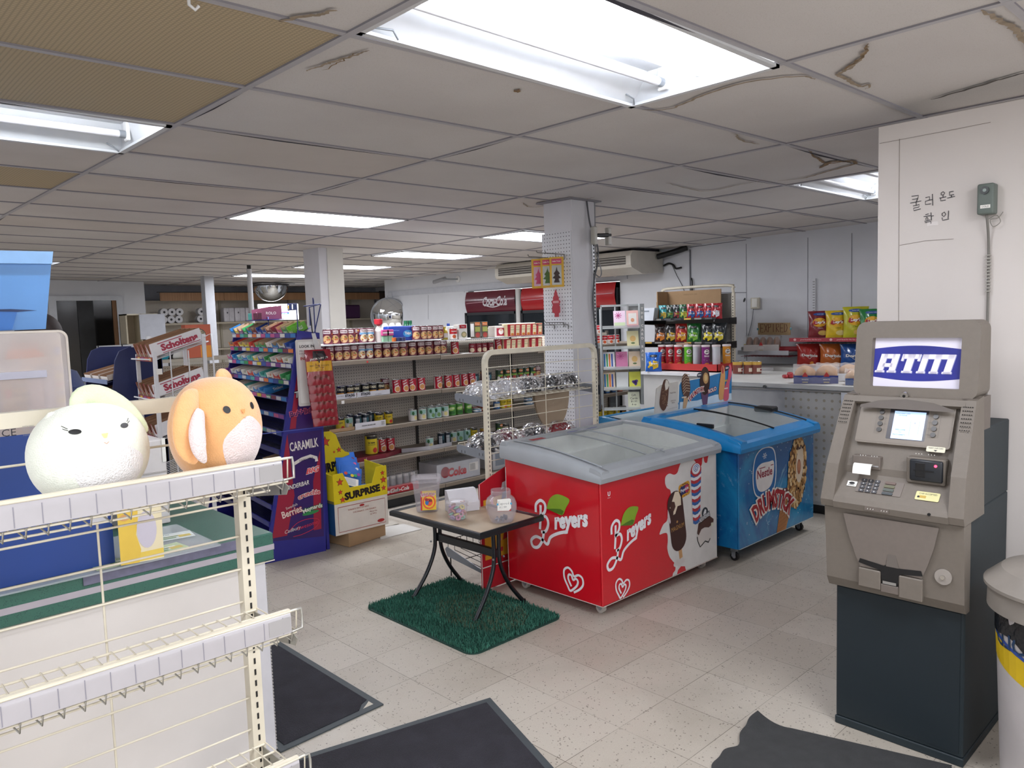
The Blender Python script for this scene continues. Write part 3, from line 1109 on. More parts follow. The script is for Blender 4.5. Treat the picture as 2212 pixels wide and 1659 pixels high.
FLY=[((-.30,.83),'#c7d6ae','green and cream lottery leaflet on the counter nearest the slotted post'),((-.43,.80),'#b7c7a4','pale green lottery leaflet under the plush toy shelf'),((-.22,.97),'#dfe6e2','white leaflet lying behind the green ones on the counter')]
for k,((x,y),c,lab)in enumerate(FLY):
 b=MB()
 TT=PL((x,y,CZ+.0068),(1,.1-.12*k,0),(-.1+.12*k,1,0))
 b.prism([(-.08,-.045),(.08,-.045),(.08,.045),(-.08,.045)],mat(c,.6),TT,0,.0012)
 for q in range(4):
  b.rect(-.07+q*.02,-.03+.01*q,.02+q*.012,-.018+.01*q,mat('#f4f2e6' if q%2 else '#6f9a68',.6),TT,.0015)
 b.rect(.03,-.03,.07,.0,mat('#d8c46c',.6),TT,.0016)
 b.text('LOTTO',.012,TT,mat('#3f6a4c',.6),x=-.02,y=.03,d=.0017)
 b.build('leaflet',label=lab,cat='leaflet',group='leaflets on the green counter')
b=MB()
T=PL((-.445,.742,.823),(1,.0,0),(0,0,1))
b.prism([(0,.002),(.13,-.004),(.132,.178),(.0,.18)],mat('#e8dcb8',.7),T,-.003,.0)
b.poly([(0,.002),(.055,-.001),(.062,.04),(.05,.09),(.058,.13),(.06,.17),(0,.18)],mat('#e3c04f',.7),T,.0006)
b.rect(.0,.002,.13,.03,mat('#e6c95b',.7),T,.0005)
b.ell(.083,.1,.03,.06,mat('#c9c3cf',.7),T,.001)
b.ell(.02,.15,.016,.01,mat('#d9a46a',.7),T,.0012)
b.build('advert_card',label='yellow and cream advert card standing on the counter edge below the orange bunny',cat='card')
BL=mat('#1d3f86',.35,var=.1,scale=4)
t=thing('plastic_bin','large dark blue plastic bin on the counter behind the mint plush toy','bin',(-1.0,1.0,CZ+.007))
b=MB()
b.prism([(-.20,0),(.20,0),(.20,.26),(-.20,.44)],BL,lambda p,q,d=0:Vector((d,p,q)),-.5,.555)
b.build('shell',t)
b=MB()
T=PL((.2,-.2012,.17),(1,0,0),(0,0,1))
b.fan([(-.03,0),(.0,.02),(.12,.03),(.10,.0)],mat('#b3263c',.5),T)
b.build('logo',t,'red swoosh mark')
CASE=glass_mat('case_acrylic','#f6ebe4',.12,.30)
t=thing('ticket_case','clear acrylic lottery ticket case with rounded corners and prize amounts $500 $100 $50 $10','display case',(.051,1.32,0))
cx1=-.452
def rrect(x0,z0,x1,z1,r,n=6):
 pts=[]
 for cx_,cz_,a0 in((x1-r,z1-r,0),(x0+r,z1-r,90),(x0+r,z0+r,180),(x1-r,z0+r,270)):
  for k in range(n+1):
   a=R(a0+90*k/n)
   pts.append((cx_+r*math.cos(a),cz_+r*math.sin(a)))
 return pts
b=MB()
T=PL((0,0,0),(1,0,0),(0,0,1))
o1=rrect(-1.05,CZ+.008,cx1,1.566,.03)
b.prism(o1,CASE,T,-.004,.0)
b.prism(o1,CASE,T,-.104,-.10)
b.build('acrylic_shell',t)
b=MB()
i1=rrect(-1.042,CZ+.016,cx1-.008,1.558,.024)
n=len(o1)
for d in(.0005,-.1):
 vs=[T(*q,d)for q in o1]+[T(*q,d+.001)for q in i1]
 b.add(vs,[(i,(i+1)%n,n+(i+1)%n,n+i)for i in range(n)],mat('#e8ded0',.4))
b.box((-.78,-.008,1.40),(-.53,.0,1.425),mat('#d9d8e4',.5))
b.build('edge_trim',t)
b=MB()
TT=lambda x,y,d=0:Vector((x,.06-d,y))
b.rect(-.66,CZ+.01,-.585,1.35,mat('#e6c9a0',.7),TT)
b.rect(-.66,1.35,-.585,1.42,mat('#d8b183',.7),TT)
b.rect(-.575,CZ+.01,-.53,1.39,mat('#dfc6c4',.7),TT)
b.rect(-.525,CZ+.01,-.495,1.40,mat('#d9ccd4',.7),TT)
b.rect(-.492,1.25,-.462,1.53,mat('#e9d9c8',.7),TT)
b.rect(-.492,1.05,-.462,1.24,mat('#e3c2ba',.7),TT)
for k,(s_,z)in enumerate((('$500',1.372),('$100',1.34),('$50',1.308),('$10',1.277))):
 b.text(s_,.017,TT,mat('#6d6257',.6),x=-.602,y=z,d=.001,bold=.02,wid=.045 if k<2 else .034)
 b.text('WINNERS',.004,TT,mat('#8d8277',.6),x=-.6,y=z-.015,d=.001)
b.rect(-.648,1.33,-.63,1.36,mat('#d8623f',.6),TT,.001)
b.ell(-.478,1.49,.012,.016,mat('#b9bbd6',.6),TT,.001)
for k in range(6):
 b.rect(-.49,1.42-.03*k,-.464,1.434-.03*k,mat(['#c9c3ce','#e5d2a4','#d6a7a0'][k%3],.6),TT,.001)
b.build('ticket_cards',t,'faded scratch ticket cards')
b=MB()
b.poly([(-.63,1.50),(-.545,1.50),(-.522,1.485),(-.518,1.472),(-.57,1.468),(-.64,1.468)],mat('#ef8a55',.6),TT,.0)
for k in range(5):
 b.rect(-.62+.018*k,1.502,-.606+.018*k,1.525,mat('#d9b3ab',.6),TT)
b.build('orange_dispenser',t,'orange dispenser seen through the plastic')
BH=mat('#5f9de0',.35,var=.08,scale=3,coat=.3)
BH2=mat('#3f7fd0',.4,var=.05)
t=thing('lottery_terminal','tall blue plastic machine hood at the left edge above the ticket case','machine',(-.739,1.56,0))
b=MB()
Tx=lambda p,q,d=0:Vector((p,d,q))
prof=[(-.35,1.562),(.31,1.572),(.352,1.86),(-.35,1.85)]
b.prism(prof,BH,Tx,-.06,.02)
b.prism([(-.35,1.805),(.345,1.815),(.352,1.861),(-.35,1.851)],mat('#8fbef0',.3,coat=.3),Tx,-.075,-.055)
b.build('hood',t)
b=MB()
b.prism([(-.35,1.562),(.20,1.572),(.22,1.635),(.05,1.645),(-.35,1.64)],BH2,Tx,-.0665,-.06)
b.poly([(.05,1.645),(.22,1.637),(.285,1.642),(.2,1.648)],mat('#16305e',.4),Tx,-.068)
b.box((.118,-.067,1.672),(.13,-.06,1.676),BLACK)
b.box((.121,-.067,1.682),(.124,-.06,1.688),BLACK)
b.build('recess',t)
b=MB()
b.box((-.3,-.03,CZ+.001),(.1,.15,1.565),mat('#3b6fb8',.5),.01)
b.build('stand',t)
t=thing('box','white cardboard box standing behind the two plush toys','box',(-.2,1.3,CZ))
b=MB()
b.box((-.1,-.1,0.001),(.07,.12,.325),mat('#dad5d3',.7),.004)
b.build('carton',t)
b=MB()
b.box((.055,-.106,.24),(.068,-.101,.33),PAPER)
b.box((-.1,-.104,.2),(.07,-.1,.205),mat('#b7b1ad',.7))
b.build('flap',t)
# person behind the counter (only the dark hair shows)
SKIN=mat('#c99a7c',.55,var=.04)
t=thing('person','person with dark brown hair behind the ticket case, almost hidden by the blue hood','person',(-.29,2.35,0),R(-130))
V=[(0,0,.9),(0,0,1.15),(0,0,1.33),(0,0,1.42),(0,-.01,1.5),(0,-.02,1.6),(-.09,0,.85),(-.1,0,.48),(-.1,.03,.06),(-.1,-.12,.03),(.09,0,.85),(.1,0,.48),(.1,.03,.06),(.1,-.12,.03),(-.17,0,1.33),(-.23,-.02,1.08),(-.2,-.2,.98),(-.17,-.28,.98),(.17,0,1.33),(.23,-.02,1.08),(.2,-.2,.98),(.17,-.28,.98)]
E_=[(0,1),(1,2),(2,3),(3,4),(4,5),(0,6),(6,7),(7,8),(8,9),(0,10),(10,11),(11,12),(12,13),(2,14),(14,15),(15,16),(16,17),(2,18),(18,19),(19,20),(20,21)]
RR=[(.14,.1),(.12,.09),(.15,.09),.05,(.065,.075),(.06,.07),.08,.055,.038,.03,.08,.055,.038,.03,.055,.042,.03,.025,.055,.042,.03,.025]
bd=bpy.data.meshes.new('body')
bmx=bmesh.new()
lay=bmx.verts.layers.skin.verify()
vv=[bmx.verts.new(q)for q in V]
for a,c in E_:
 bmx.edges.new((vv[a],vv[c]))
bmx.verts.ensure_lookup_table()
for k,q in enumerate(vv):
 r_=RR[k]if isinstance(RR[k],tuple)else(RR[k],RR[k])
 q[lay].radius=r_
 q[lay].use_root=(k==0)
bmx.to_mesh(bd)
bmx.free()
bd.materials.append(SKIN)
bo=bpy.data.objects.new('body',bd)
COL.objects.link(bo)
bo.parent=t
bo.modifiers.new('skin','SKIN').use_smooth_shade=True
q=bo.modifiers.new('sub','SUBSURF')
q.levels=q.render_levels=2
b=MB()
b.lathe([(.2,.0),(.2,.05),(.17,.2),(.19,.42),(.16,.49),(.06,.53)],mat('#33406a',.8,bump=.1),(0,0,.88),20)
b.build('shirt',t)
HAIR=mat('#2b1d1b',.6,var=.3,scale=60,bump=.3)
b=MB()
b.grid(lambda u,v:Vector((.092*math.cos(2*math.pi*u)*math.sin(math.pi*(.02+.62*(1-v))),.02+.10*math.sin(2*math.pi*u)*math.sin(math.pi*(.02+.62*(1-v))),1.555+.1*math.cos(math.pi*(.02+.62*(1-v))))),24,12,HAIR,wrap=True)
b.build('hair',t)
b=MB()
for sx in(-1,1):
 b.ell(sx*.028,1.555,.011,.006,BLACK,lambda x,y,d=0:Vector((x,-.094,y)))
b.fan([(-.02,1.49),(.02,1.49),(.0,1.484)],mat('#9b5a52',.6),lambda x,y,d=0:Vector((x,-.093,y)))
b.lathe([(.001,-.02),(.011,-.012),(.008,.012),(.001,.02)],SKIN,(0,-.094,1.525),8)
b.build('face',t)
# mats on the floor
RUB=mat('#3f464a',.6,var=.08)
PILE=mat('#33323a',.97,var=.22,scale=9,bump=1,bscale=260)
PILE2=mat('#41424a',.97,var=.15,scale=9,bump=1,bscale=260)
def floor_mat(pts,label,pile,edge=.03,curl=None,torn=False):
 b=MB()
 cx=sum(p[0]for p in pts)/len(pts)
 cy=sum(p[1]for p in pts)/len(pts)
 T=lambda x,y,d=0:Vector((x-cx,y-cy,d))
 b.prism(pts,RUB,T,.0005,.006)
 n=len(pts)
 inn=[]
 for i in range(n):
  p0,p1,p2=Vector(pts[i-1]),Vector(pts[i]),Vector(pts[(i+1)%n])
  d1,d2=(p1-p0).normalized(),(p2-p1).normalized()
  n1,n2=Vector((-d1.y,d1.x)),Vector((-d2.y,d2.x))
  bis=(n1+n2)
  bis=bis/max(bis.dot(n1),.2)
  inn.append(tuple(p1+bis*edge))
 if torn:
  a,c,d_=Vector(inn[torn]),Vector(inn[torn-1]),Vector(inn[(torn+1)%n])
  inn[torn:torn+1]=[tuple(a+(c-a).normalized()*.07),tuple(a+((c-a).normalized()+(d_-a).normalized())*.035),tuple(a+(d_-a).normalized()*.05)]
  b.poly([tuple(a+(c-a).normalized()*.05),tuple(a),tuple(a+(d_-a).normalized()*.035),tuple(a+((c-a).normalized()+(d_-a).normalized())*.02)],mat('#c9c2b4',.9),T,.0064)
 b.prism(inn,pile,T,.006,.0085)
 return b.build('floor_mat',label=label,cat='mat',loc=(cx,cy,0),group='dark rubber-edged floor mats')
floor_mat([(.04,.742),(.499,.757),(.50,1.66),(.04,1.68)][0:4],'dark floor mat with a torn corner beside the end of the white counter',PILE,torn=1)
a,c_,d_=(.83,.485),(-.35,.86),(.60,-.20)
floor_mat([(-.46,.10),(.60,-.20),(.83,.475),(-.25,.742)],'large dark floor mat at the bottom centre of the photo',PILE)
b=MB()
RIB=mat('#4a4b4c',.95,var=.12,scale=20,bump=1,bscale=420)
P0,P1,P2,P3=Vector((1.40,-.395)),Vector((1.58,-1.02)),Vector((.80,-1.05)),Vector((.84,-.47))
def curl(u,v):
 p=(P0*(1-u)+P3*u)*(1-v)+(P1*(1-u)+P2*u)*v
 e=max(0,1-math.hypot(u*.75,v*.65)/.13)
 e2=max(0,1-abs(v)/.07)
 z=.007+.055*e*e+.02*e2*(1-u)**2*abs(math.sin(u*9))
 p=p+(P2-P0).normalized()*(.035*e)
 wob=.012*math.sin(u*14)*(1-v)+.006*math.sin(u*31)
 return Vector((p.x-1.2,p.y+.7+wob*(1-v),z))
def curl2(u,v):
 q=curl(u,v)
 return Vector((q.x,q.y,q.z-.006))
b.grid(curl,50,50,RIB)
b.grid(curl2,50,50,RUB)
b.build('floor_mat',label='ribbed dark grey floor mat with a curled-up corner in front of the cash machine',cat='mat',loc=(1.2,-.7,0),group='dark rubber-edged floor mats')
b=MB()
GM=mat('#2d6656',.8,var=.3,scale=7)
GM2=mat('#397663',.7,var=.3,scale=12)
GM3=mat('#566a54',.8,var=.3,scale=12)
gx0,gx1,gy0,gy1=1.035,1.665,.825,1.735
out=rrect(gx0-1.35,gy0-1.28,gx1-1.35,gy1-1.28,.06)
T=lambda x,y,d=0:Vector((x,y,d))
b.prism(out,mat('#1a3f36',.8),T,.0005,.006)
r2=random.Random(3)
vs,f1,f2,f3=[],[],[],[]
X0,X1,Y0,Y1=gx0-1.35,gx1-1.35,gy0-1.28,gy1-1.28
nx,ny=88,126
for i in range(nx):
 for j in range(ny):
  x=X0+.008+(X1-X0-.016)*(i+r2.random())/nx
  y=Y0+.008+(Y1-Y0-.016)*(j+r2.random())/ny
  dx,dy=max(abs(x-(X0+X1)/2)-(X1-X0)/2+.055,0),max(abs(y-(Y0+Y1)/2)-(Y1-Y0)/2+.055,0)
  if math.hypot(dx,dy)>.055:
   continue
  a=r2.random()*6.28
  w_=.0028
  h_=.014+.007*r2.random()
  lx,ly=(r2.random()-.5)*.016,(r2.random()-.5)*.016
  k=len(vs)
  vs+=[(x-w_*math.cos(a),y-w_*math.sin(a),.006),(x+w_*math.cos(a),y+w_*math.sin(a),.006),(x+lx+w_*.5*math.cos(a),y+ly+w_*.5*math.sin(a),.006+h_),(x+lx-w_*.5*math.cos(a),y+ly-w_*.5*math.sin(a),.006+h_)]
  worn=math.hypot((x-.05)/.2,(y+.1)/.3)<1 and r2.random()<.4
  (f3 if worn else(f1 if r2.random()<.6 else f2)).append((k,k+1,k+2,k+3))
for ff,mm in((f1,GM),(f2,GM2),(f3,GM3)):
 if ff:
  k=len(b.v)
  ii=b.mi(mm)
  for f in ff:
   b.f.append(tuple(k+q for q in f))
   b.m.append(ii)
   b.s.append(False)
  b.v+=vs
b.build('grass_mat',label='dark green artificial grass doormat under the small table',cat='mat',loc=(1.35,1.28,0))
b=MB()
q=[at(u,v,Z=.004)for u,v in((822,1165),(911,1143),(872,1132),(818,1140))]
b.prism([(p.x,p.y)for p in q][::-1],mat('#c9c6c0',.6),T,.0005,.006)
q=[at(u,v,Z=.008)for u,v in((822,1140),(862,1131),(846,1124),(818,1130))]
b.prism([(p.x,p.y)for p in q][::-1],mat('#b9b2a6',.6),T,.0065,.009)
b.build('floor_board',label='pair of loose white boards lying on the floor under the bottom shelf',cat='board')
# small patio table
TB=thing('side_table','small black metal patio table with a beige tiled top on the green grass mat','table',(1.478,1.375,0),R(1))
FR=mat('#23262b',.35,.5,var=.15,scale=30,coat=.3)
tw,tl,tz=.232,.378,.50
b=MB()
o1=[(-tw,-tl),(tw,-tl),(tw,tl),(-tw,tl)]
for k in range(4):
 p,q=Vector(o1[k]),Vector(o1[(k+1)%4])
 d=(q-p).normalized()
 nn=Vector((-d.y,d.x))
 prof=[(0,tz-.028),(0,tz-.006),(.006,tz),(.012,tz-.003),(.016,tz),(.034,tz-.004),(.034,tz-.022),(.02,tz-.03)]
 vs=[]
 for(pp,s_)in((p,1),(q,-1)):
  for o,z in prof:
   r_=pp+nn*o+d*o*s_
   vs.append((r_.x,r_.y,z))
 m_=len(prof)
 b.add(vs,[(i,(i+1)%m_,m_+(i+1)%m_,m_+i)[::-1]for i in range(m_)],FR)
b.build('table_frame',TB)
b=MB()
b.box((-tw+.034,-tl+.034,tz-.014),(tw-.034,tl-.034,tz-.005),mat('#b9a68c',.5,var=.12,scale=6))
b.build('table_top',TB,'beige stone-look inset')
for sy in(-1,1):
 for sx in(-1,1):
  b=MB()
  P=smooth_curve([(sx*.022,sy*.245,tz-.03),(sx*.018,sy*.245,.33),(sx*.03,sy*.246,.24),(sx*.085,sy*.25,.13),(sx*.178,sy*.258,.012)],7)
  b.tube(P,.0115,FR,n=10)
  b.cyl((sx*.178,sy*.258,.02),(sx*.183,sy*.2585,.0105),.013,BLACK,n=10)
  lg=b.build('leg',TB)
  b=MB()
  b.cyl((sx*.022-.014*sx*-1,sy*.26,.30),(sx*.022+.018*sx,sy*.26,.30),.006,GREYM,n=8)
  b.build('bolt',lg)
b=MB()
b.box((-.011,-.25,.30),(.011,.25,.345),FR,.003)
b.build('stretcher',TB)
b=MB()
for sy in(-1,1):
 b.box((-tw+.03,sy*.245-.012,tz-.034),(tw-.03,sy*.245+.012,tz-.02),FR,.003)
b.build('cross_bar',TB)
TZ=tz-.004
CLEAR=glass_mat('clear_plastic','#e4dee2',.1,.06)
MILKY=glass_mat('cloudy_plastic','#cfc9cf',.15,.12)
p0=at(925,1098,Z=TZ)
t=thing('candy_tub','tall square clear tub with a yellow RING POP label, rear left on the table','tub',(1.395,1.60,TZ),R(-38))
b=MB()
pr_=[(.050,.001),(.054,.006),(.064,.12),(.068,.175),(.0665,.176),(.0625,.12),(.052,.008),(.001,.006)]
b.lathe([(r_*1.12,z)for r_,z in pr_],MILKY,n=32,sq=7)
b.build('tub',t)
b=MB()
b.lathe([(.0,.188),(.06,.188),(.062,.192),(.08,.192),(.084,.188),(.085,.176),(.082,.170)],MILKY,n=32,sq=7)
b.lathe([(.0,.1885),(.052,.189),(.0535,.194),(.056,.189)],CLEAR,n=32,sq=7)
b.build('lid',t)
b=MB()
T=PL((.0,-.0725,.0),(1,0,0),(0,.06,1))
b.prism([(-.035,.018),(.05,.018),(.052,.125),(-.033,.125)],mat('#e8c22c',.5),T,0,.001)
b.prism([(-.035,.018),(-.027,.018),(-.025,.125),(-.033,.125)],mat('#c3283b',.5),T,.001,.0015)
for k,r_ in enumerate((.036,.028,.020)):
 b.ell(.012,.062,r_,r_*1.1,mat('#e8542e' if k%2==0 else '#f2c32e',.5),T,.0014+.0002*k)
b.text('RING POP',.019,T,mat('#f6e9ee',.5),x=.008,y=.106,d=.0019,bold=.06,wid=.078,arc=.14)
b.text('RING POP',.016,T,mat('#b12d63',.5),x=.008,y=.106,d=.0022,bold=.03,wid=.074,arc=.14)
b.text('30',.016,T,mat('#2b2430',.5),x=.018,y=.07,d=.0022,bold=.05)
b.ell(.0,.06,.010,.014,mat('#2b6fb8',.5),T,.0021)
b.ell(-.002,.076,.009,.009,mat('#9c2c3c',.5),T,.0023)
b.text('1.07',.014,T,mat('#c9a23a',.5),x=.022,y=.03,d=.0022)
b.build('label_card',t,'yellow and red label')
for k,(dx,dy,dz)in enumerate(((-.02,.0,.012),(.015,.015,.012),(.02,-.02,.012),(-.005,-.02,.03))):
 b=MB()
 b.lathe([(.001,-.006),(.017,-.004),(.02,.006),(.014,.016),(.001,.02)],mat('#9a3b44',.4),(0,0,0),14)
 b.cyl((0,0,.012),(.02,.01,.016),.004,mat('#c45a5e',.4))
 c=b.build('wrapped_candy',label='red wrapped candy in the bottom of the tall square tub',cat='candy',group='candies in the square tub',loc=(t.location.x+dx,t.location.y+dy,TZ+dz),rz=k)
t=thing('candy_tub','small round clear tub of pastel gummy rings at the front of the table','tub',(1.378,1.315,TZ))
b=MB()
b.lathe([(.045,.001),(.049,.005),(.056,.09),(.0575,.093),(.056,.094),(.0545,.09),(.0475,.007),(.001,.005)],CLEAR,n=40)
b.build('tub',t)
b=MB()
b.lathe([(.0,.0965),(.05,.0965),(.052,.1),(.0585,.1),(.061,.096),(.0605,.088),(.059,.0875)],CLEAR,n=40)
b.build('lid',t)
b=MB()
T=PL((0,0,.0972),(.72,-.69,0),(.69,.72,0))
b.ell(0,0,.034,.026,mat('#e8e6ea',.5),T,0)
b.text('GUMMY RINGS',.007,T,mat('#a87c8c',.5),y=.006,d=.0006)
b.ell(.03,-.004,.012,.013,mat('#a8323a',.5),T,.0006)
b.ell(.03,-.004,.008,.009,PAPER,T,.0009)
b.build('lid_label',t)
r3=random.Random(5)
cols=['#c98aa6','#8fc2b0','#dccf90','#d3a2b6','#cf9a92','#b6a3cf']
k=0
for ring in range(4):
 for a in range(9 if ring<3 else 5):
  k+=1
  rr=.034 if a<8 else .0
  an=a*math.pi/4+ring*.5+r3.random()*.3
  x,y,z=rr*math.cos(an),rr*math.sin(an),.016+ring*.017+r3.random()*.004
  b=MB()
  tl_=Matrix.Rotation(r3.uniform(-1,1),3,'X')@Matrix.Rotation(r3.uniform(-1,1),3,'Y')
  b.grid(lambda u,v:tl_@Vector(((.0105+.0052*math.cos(6.2832*v))*math.cos(6.2832*u),(.0105+.0052*math.cos(6.2832*v))*math.sin(6.2832*u),.0052*math.sin(6.2832*v))),14,8,mat(cols[k%6],.6,bump=.2,bscale=900))
  b.build('gummy_ring',label='pastel sugared gummy ring inside the small round tub',cat='candy',group='gummy rings in the round tub',loc=(t.location.x+x,t.location.y+y,TZ+z))
t=thing('paper_box','open white paper box with an angled lid between the tubs and the big jar','box',(1.515,1.43,TZ),R(-20))
b=MB()
BX=mat('#dcdbe0',.5)
b.prism([(-.085,0),(.085,0),(.085,.05),(-.085,.05)],BX,PL((0,-.03,.001),(1,0,0),(0,0,1)),-.09,.0)
b.prism([(0,.05),(-.09,.05),(-.09,.115),(-.055,.115)],BX,PL((0,-.03,.001),(0,-1,0),(0,0,1)),-.085,.085)
b.build('carton',t)
b=MB()
T=PL((0.01,-.0312,.036),(1,0,0),(0,0,1))
b.stroke([(-.01,.0),(.0,.006),(.006,.002),(.0,-.002),(.012,-.003)],.0012,mat('#a14a50',.5),T)
b.build('scribble',t)
t=thing('candy_jar','large clear jar with a handwritten Expired note at the right of the table','jar',(1.50,1.10,TZ),R(-35))
b=MB()
b.lathe([(.05,.001),(.057,.005),(.074,.045),(.079,.075),(.079,.10),(.072,.122),(.055,.137),(.049,.141),(.0485,.15),(.0515,.151),(.0515,.154),(.0485,.155),(.0485,.160),(.051,.161),(.051,.168),(.0485,.170),(.047,.168),(.0465,.142),(.07,.12),(.077,.1),(.077,.075),(.055,.008),(.001,.006)],MILKY,n=40,sq=3.2)
b.build('jar',t)
b=MB()
T=PL((.004,-.081,.0),(1,0,0),(0,-.03,1))
b.prism([(-.035,.078),(.025,.076),(.036,.088),(.036,.135),(.028,.14),(-.034,.138)],mat('#f0efe9',.8),T,-.0002,.0006)
b.poly([(-.035,.076),(.036,.074),(.036,.08),(-.035,.08)],mat('#b23a3a',.7),T,-.0004)
b.poly([(.025,.077),(.035,.077),(.0355,.088)],mat('#b23a3a',.7),T,.0008)
W1,W2=.0011,.0009
for st in([(-.022,.128),(-.030,.127),(-.029,.117),(-.030,.110),(-.020,.110)],[(-.029,.119),(-.022,.120)],[(-.019,.118),(-.013,.110)],[(-.012,.118),(-.020,.109)],[(-.010,.116),(-.011,.103)],[(-.010,.116),(-.006,.117),(-.005,.113),(-.010,.111)],[(-.001,.116),(-.001,.110)],[(.003,.116),(.003,.110)],[(.003,.114),(.007,.116)],[(.009,.113),(.014,.114),(.012,.117),(.009,.114),(.011,.110),(.015,.111)],[(.024,.123),(.024,.110)],[(.024,.115),(.020,.115),(.018,.112),(.024,.110)],[(-.018,.100),(-.024,.099),(-.018,.096),(-.024,.093)],[(-.021,.102),(-.021,.091)],[(-.010,.101),(-.012,.090)],[(-.006,.090),(-.0055,.0905)],[(-.001,.101),(.003,.101),(.003,.097),(-.001,.097),(-.001,.101)],[(.007,.101),(.011,.101),(.011,.097),(.007,.097),(.007,.101)],[(-.002,.094),(.012,.095)],[(.013,.084),(.014,.083)],[(.019,.084),(.020,.083)]):
 b.stroke(st,W1,INK,T,.0009)
b.build('price_note',t,'handwritten white price note')
b=MB()
for x in(-.038,.032):
 b.poly([(x,.108),(x+.009,.107),(x+.009,.117),(x,.118)],mat('#3aa0c9',.5),T,.0012)
b.build('tape',t,'blue tape tab')
for k in range(9):
 a=k*2.4
 b=MB()
 b.box((-.011,-.006,-.005),(.011,.006,.005),mat(['#6d7686','#8d95a3','#5a6272'][k%3],.35,.3),.003)
 b.build('wrapped_candy',label='small grey-blue wrapped candy at the bottom of the big jar',cat='candy',group='candies in the big jar',loc=(1.50+.026*math.cos(a)*(k>0),1.10+.026*math.sin(a)*(k>0),TZ+.014+.008*(k%3==2)),rot=(k*.4,k*.3,a))
# ice cream freezers
def freezer(name,label,x0,x1,y0,y1,zb,zf,rimc,rise,bodym,r=.05,rim_h=.085,over=.02,loc=None):
 """chest freezer: body box, moulded rim whose ends rise in a curve to the back, two sliding curved panes"""
 W_,D_=x1-x0,y1-y0
 t=thing(name,label,'freezer',(x0,y0,0))
 b=MB()
 wall_t=.06
 b.box((0,0,zb),(W_,.012,zf),bodym,.004)
 b.box((0,D_-.012,zb),(W_,D_,zf+rise*.6),bodym)
 for xa in(0,W_-.012):
  b.prism([(.012,zb),(D_-.012,zb),(D_-.012,zf+rise*.66),(.012,zf)],bodym,lambda p,q,d=0:Vector((xa+d,p,q)),0,.012)
 b.box((.012,.012,zb),(W_-.012,D_-.012,zb+.03),bodym)
 body=b.build('body',t)
 b=MB()
 IN=mat('#dfe3e0',.5,var=.1,scale=6)
 b.box((wall_t,wall_t,zb+.2),(W_-wall_t,D_-wall_t,zb+.21),IN)
 for a,c in(((.012,.012),(W_-.012,wall_t)),((.012,D_-wall_t),(W_-.012,D_-.012)),((.012,wall_t),(wall_t,D_-wall_t)),((W_-wall_t,wall_t),(W_-.012,D_-wall_t))):
  b.box((a[0],a[1],zb+.1),(c[0],c[1],zf+.01),IN)
 b.build('liner',t)
 def zc(y):
  k=min(max((y+over)/(D_+2*over),0),1)
  return zf+rim_h*.62+rise*(math.sin(k*math.pi*.5)**.9)
 b=MB()
 prof=[(-over,zf-.005),(-over-.006,zf+.02),(-over,zf+rim_h*.5),(-over+.016,zf+rim_h*.62),(.05,zc(.05)+.002),(.06,zf+.02),(.01,zf)]
 tx=lambda p,q,d=0:Vector((d,p,q))
 b.prism(prof[::-1],rimc,tx,-over,W_+over)
 zb_=zc(D_)
 prof=[(D_+over,zf+rise*.55),(D_+over+.004,zb_-.02),(D_+over-.02,zb_+.006),(D_-.035,zb_),(D_-.035,zb_-.02)]
 b.prism(prof,rimc,tx,-over,W_+over)
 n=14
 for xs,xe in((-over,.05),(W_+over,W_-.05)):
  s_=1 if xe>xs else-1
  vs=[]
  for i in range(n+1):
   y=-over+(D_+2*over)*i/n
   z=zc(y)
   lo=zf-.005+max(0,(i/n))*rise*.62
   vs+=[(xs,y,lo),(xs-s_*.004,y,lo+.02),(xs,y,z-.02),(xs+s_*.018,y,z+.003),(xe,y,z),(xe,y,z-.015)]
  fs=[]
  for i in range(n):
   for k in range(5):
    f=(i*6+k,i*6+k+1,(i+1)*6+k+1,(i+1)*6+k)
    fs.append(f if s_<0 else f[::-1])
  b.add(vs,fs,rimc,True)
  b.add(vs,[tuple(range(6))if s_>0 else tuple(range(6))[::-1],tuple(range(6*n,6*n+6))],rimc)
 b.build('rim',t,'moulded plastic rim')
 b=MB()
 for x in(.052,W_-.052):
  b.grid(lambda u,v:Vector((x,.02+(D_-.05)*u,zf-.01+(zc(.02+(D_-.05)*u)-.012-zf+.01)*v)),12,1,IN)
 b.grid(lambda u,v:Vector((.05+(W_-.1)*u,D_-.038,zf-.01+(zb_-.01-zf)*v)),1,1,IN)
 b.build('liner_rim',t)
 return t,zc,W_,D_
def pane(t,x0,x1,y0,y1,zc,dz,m,frame):
 b=MB()
 n=12
 b.grid(lambda u,v:Vector((x0+(x1-x0)*u,y0+(y1-y0)*v,zc(y0+(y1-y0)*v)+dz)),2,n,m)
 p=b.build('glass_lid',t)
 for x in(x0,x1):
  b=MB()
  b.tube([(x,y0+(y1-y0)*k/n,zc(y0+(y1-y0)*k/n)+dz)for k in range(n+1)],.005,frame,n=6)
  b.build('lid_edge',p)
 return p
RED=mat('#c90f22',.22,var=.03,scale=3,coat=.5)
GREYR=mat('#a7acb1',.4,var=.06,scale=8)
WHT=mat('#dcdad8',.25,coat=.4)
FG=glass_mat('freezer_glass','#c8d0cc',.02,.03,.12)
t,zc,W_,D_=freezer('ice_cream_freezer','red and white ice cream chest freezer with a grey rim beside the small table',1.775,2.865,.655,1.355,.065,.715,GREYR,.088,RED)
T=lambda x,y,d=0:Vector((x,-.0012-d,y))
L=MB()
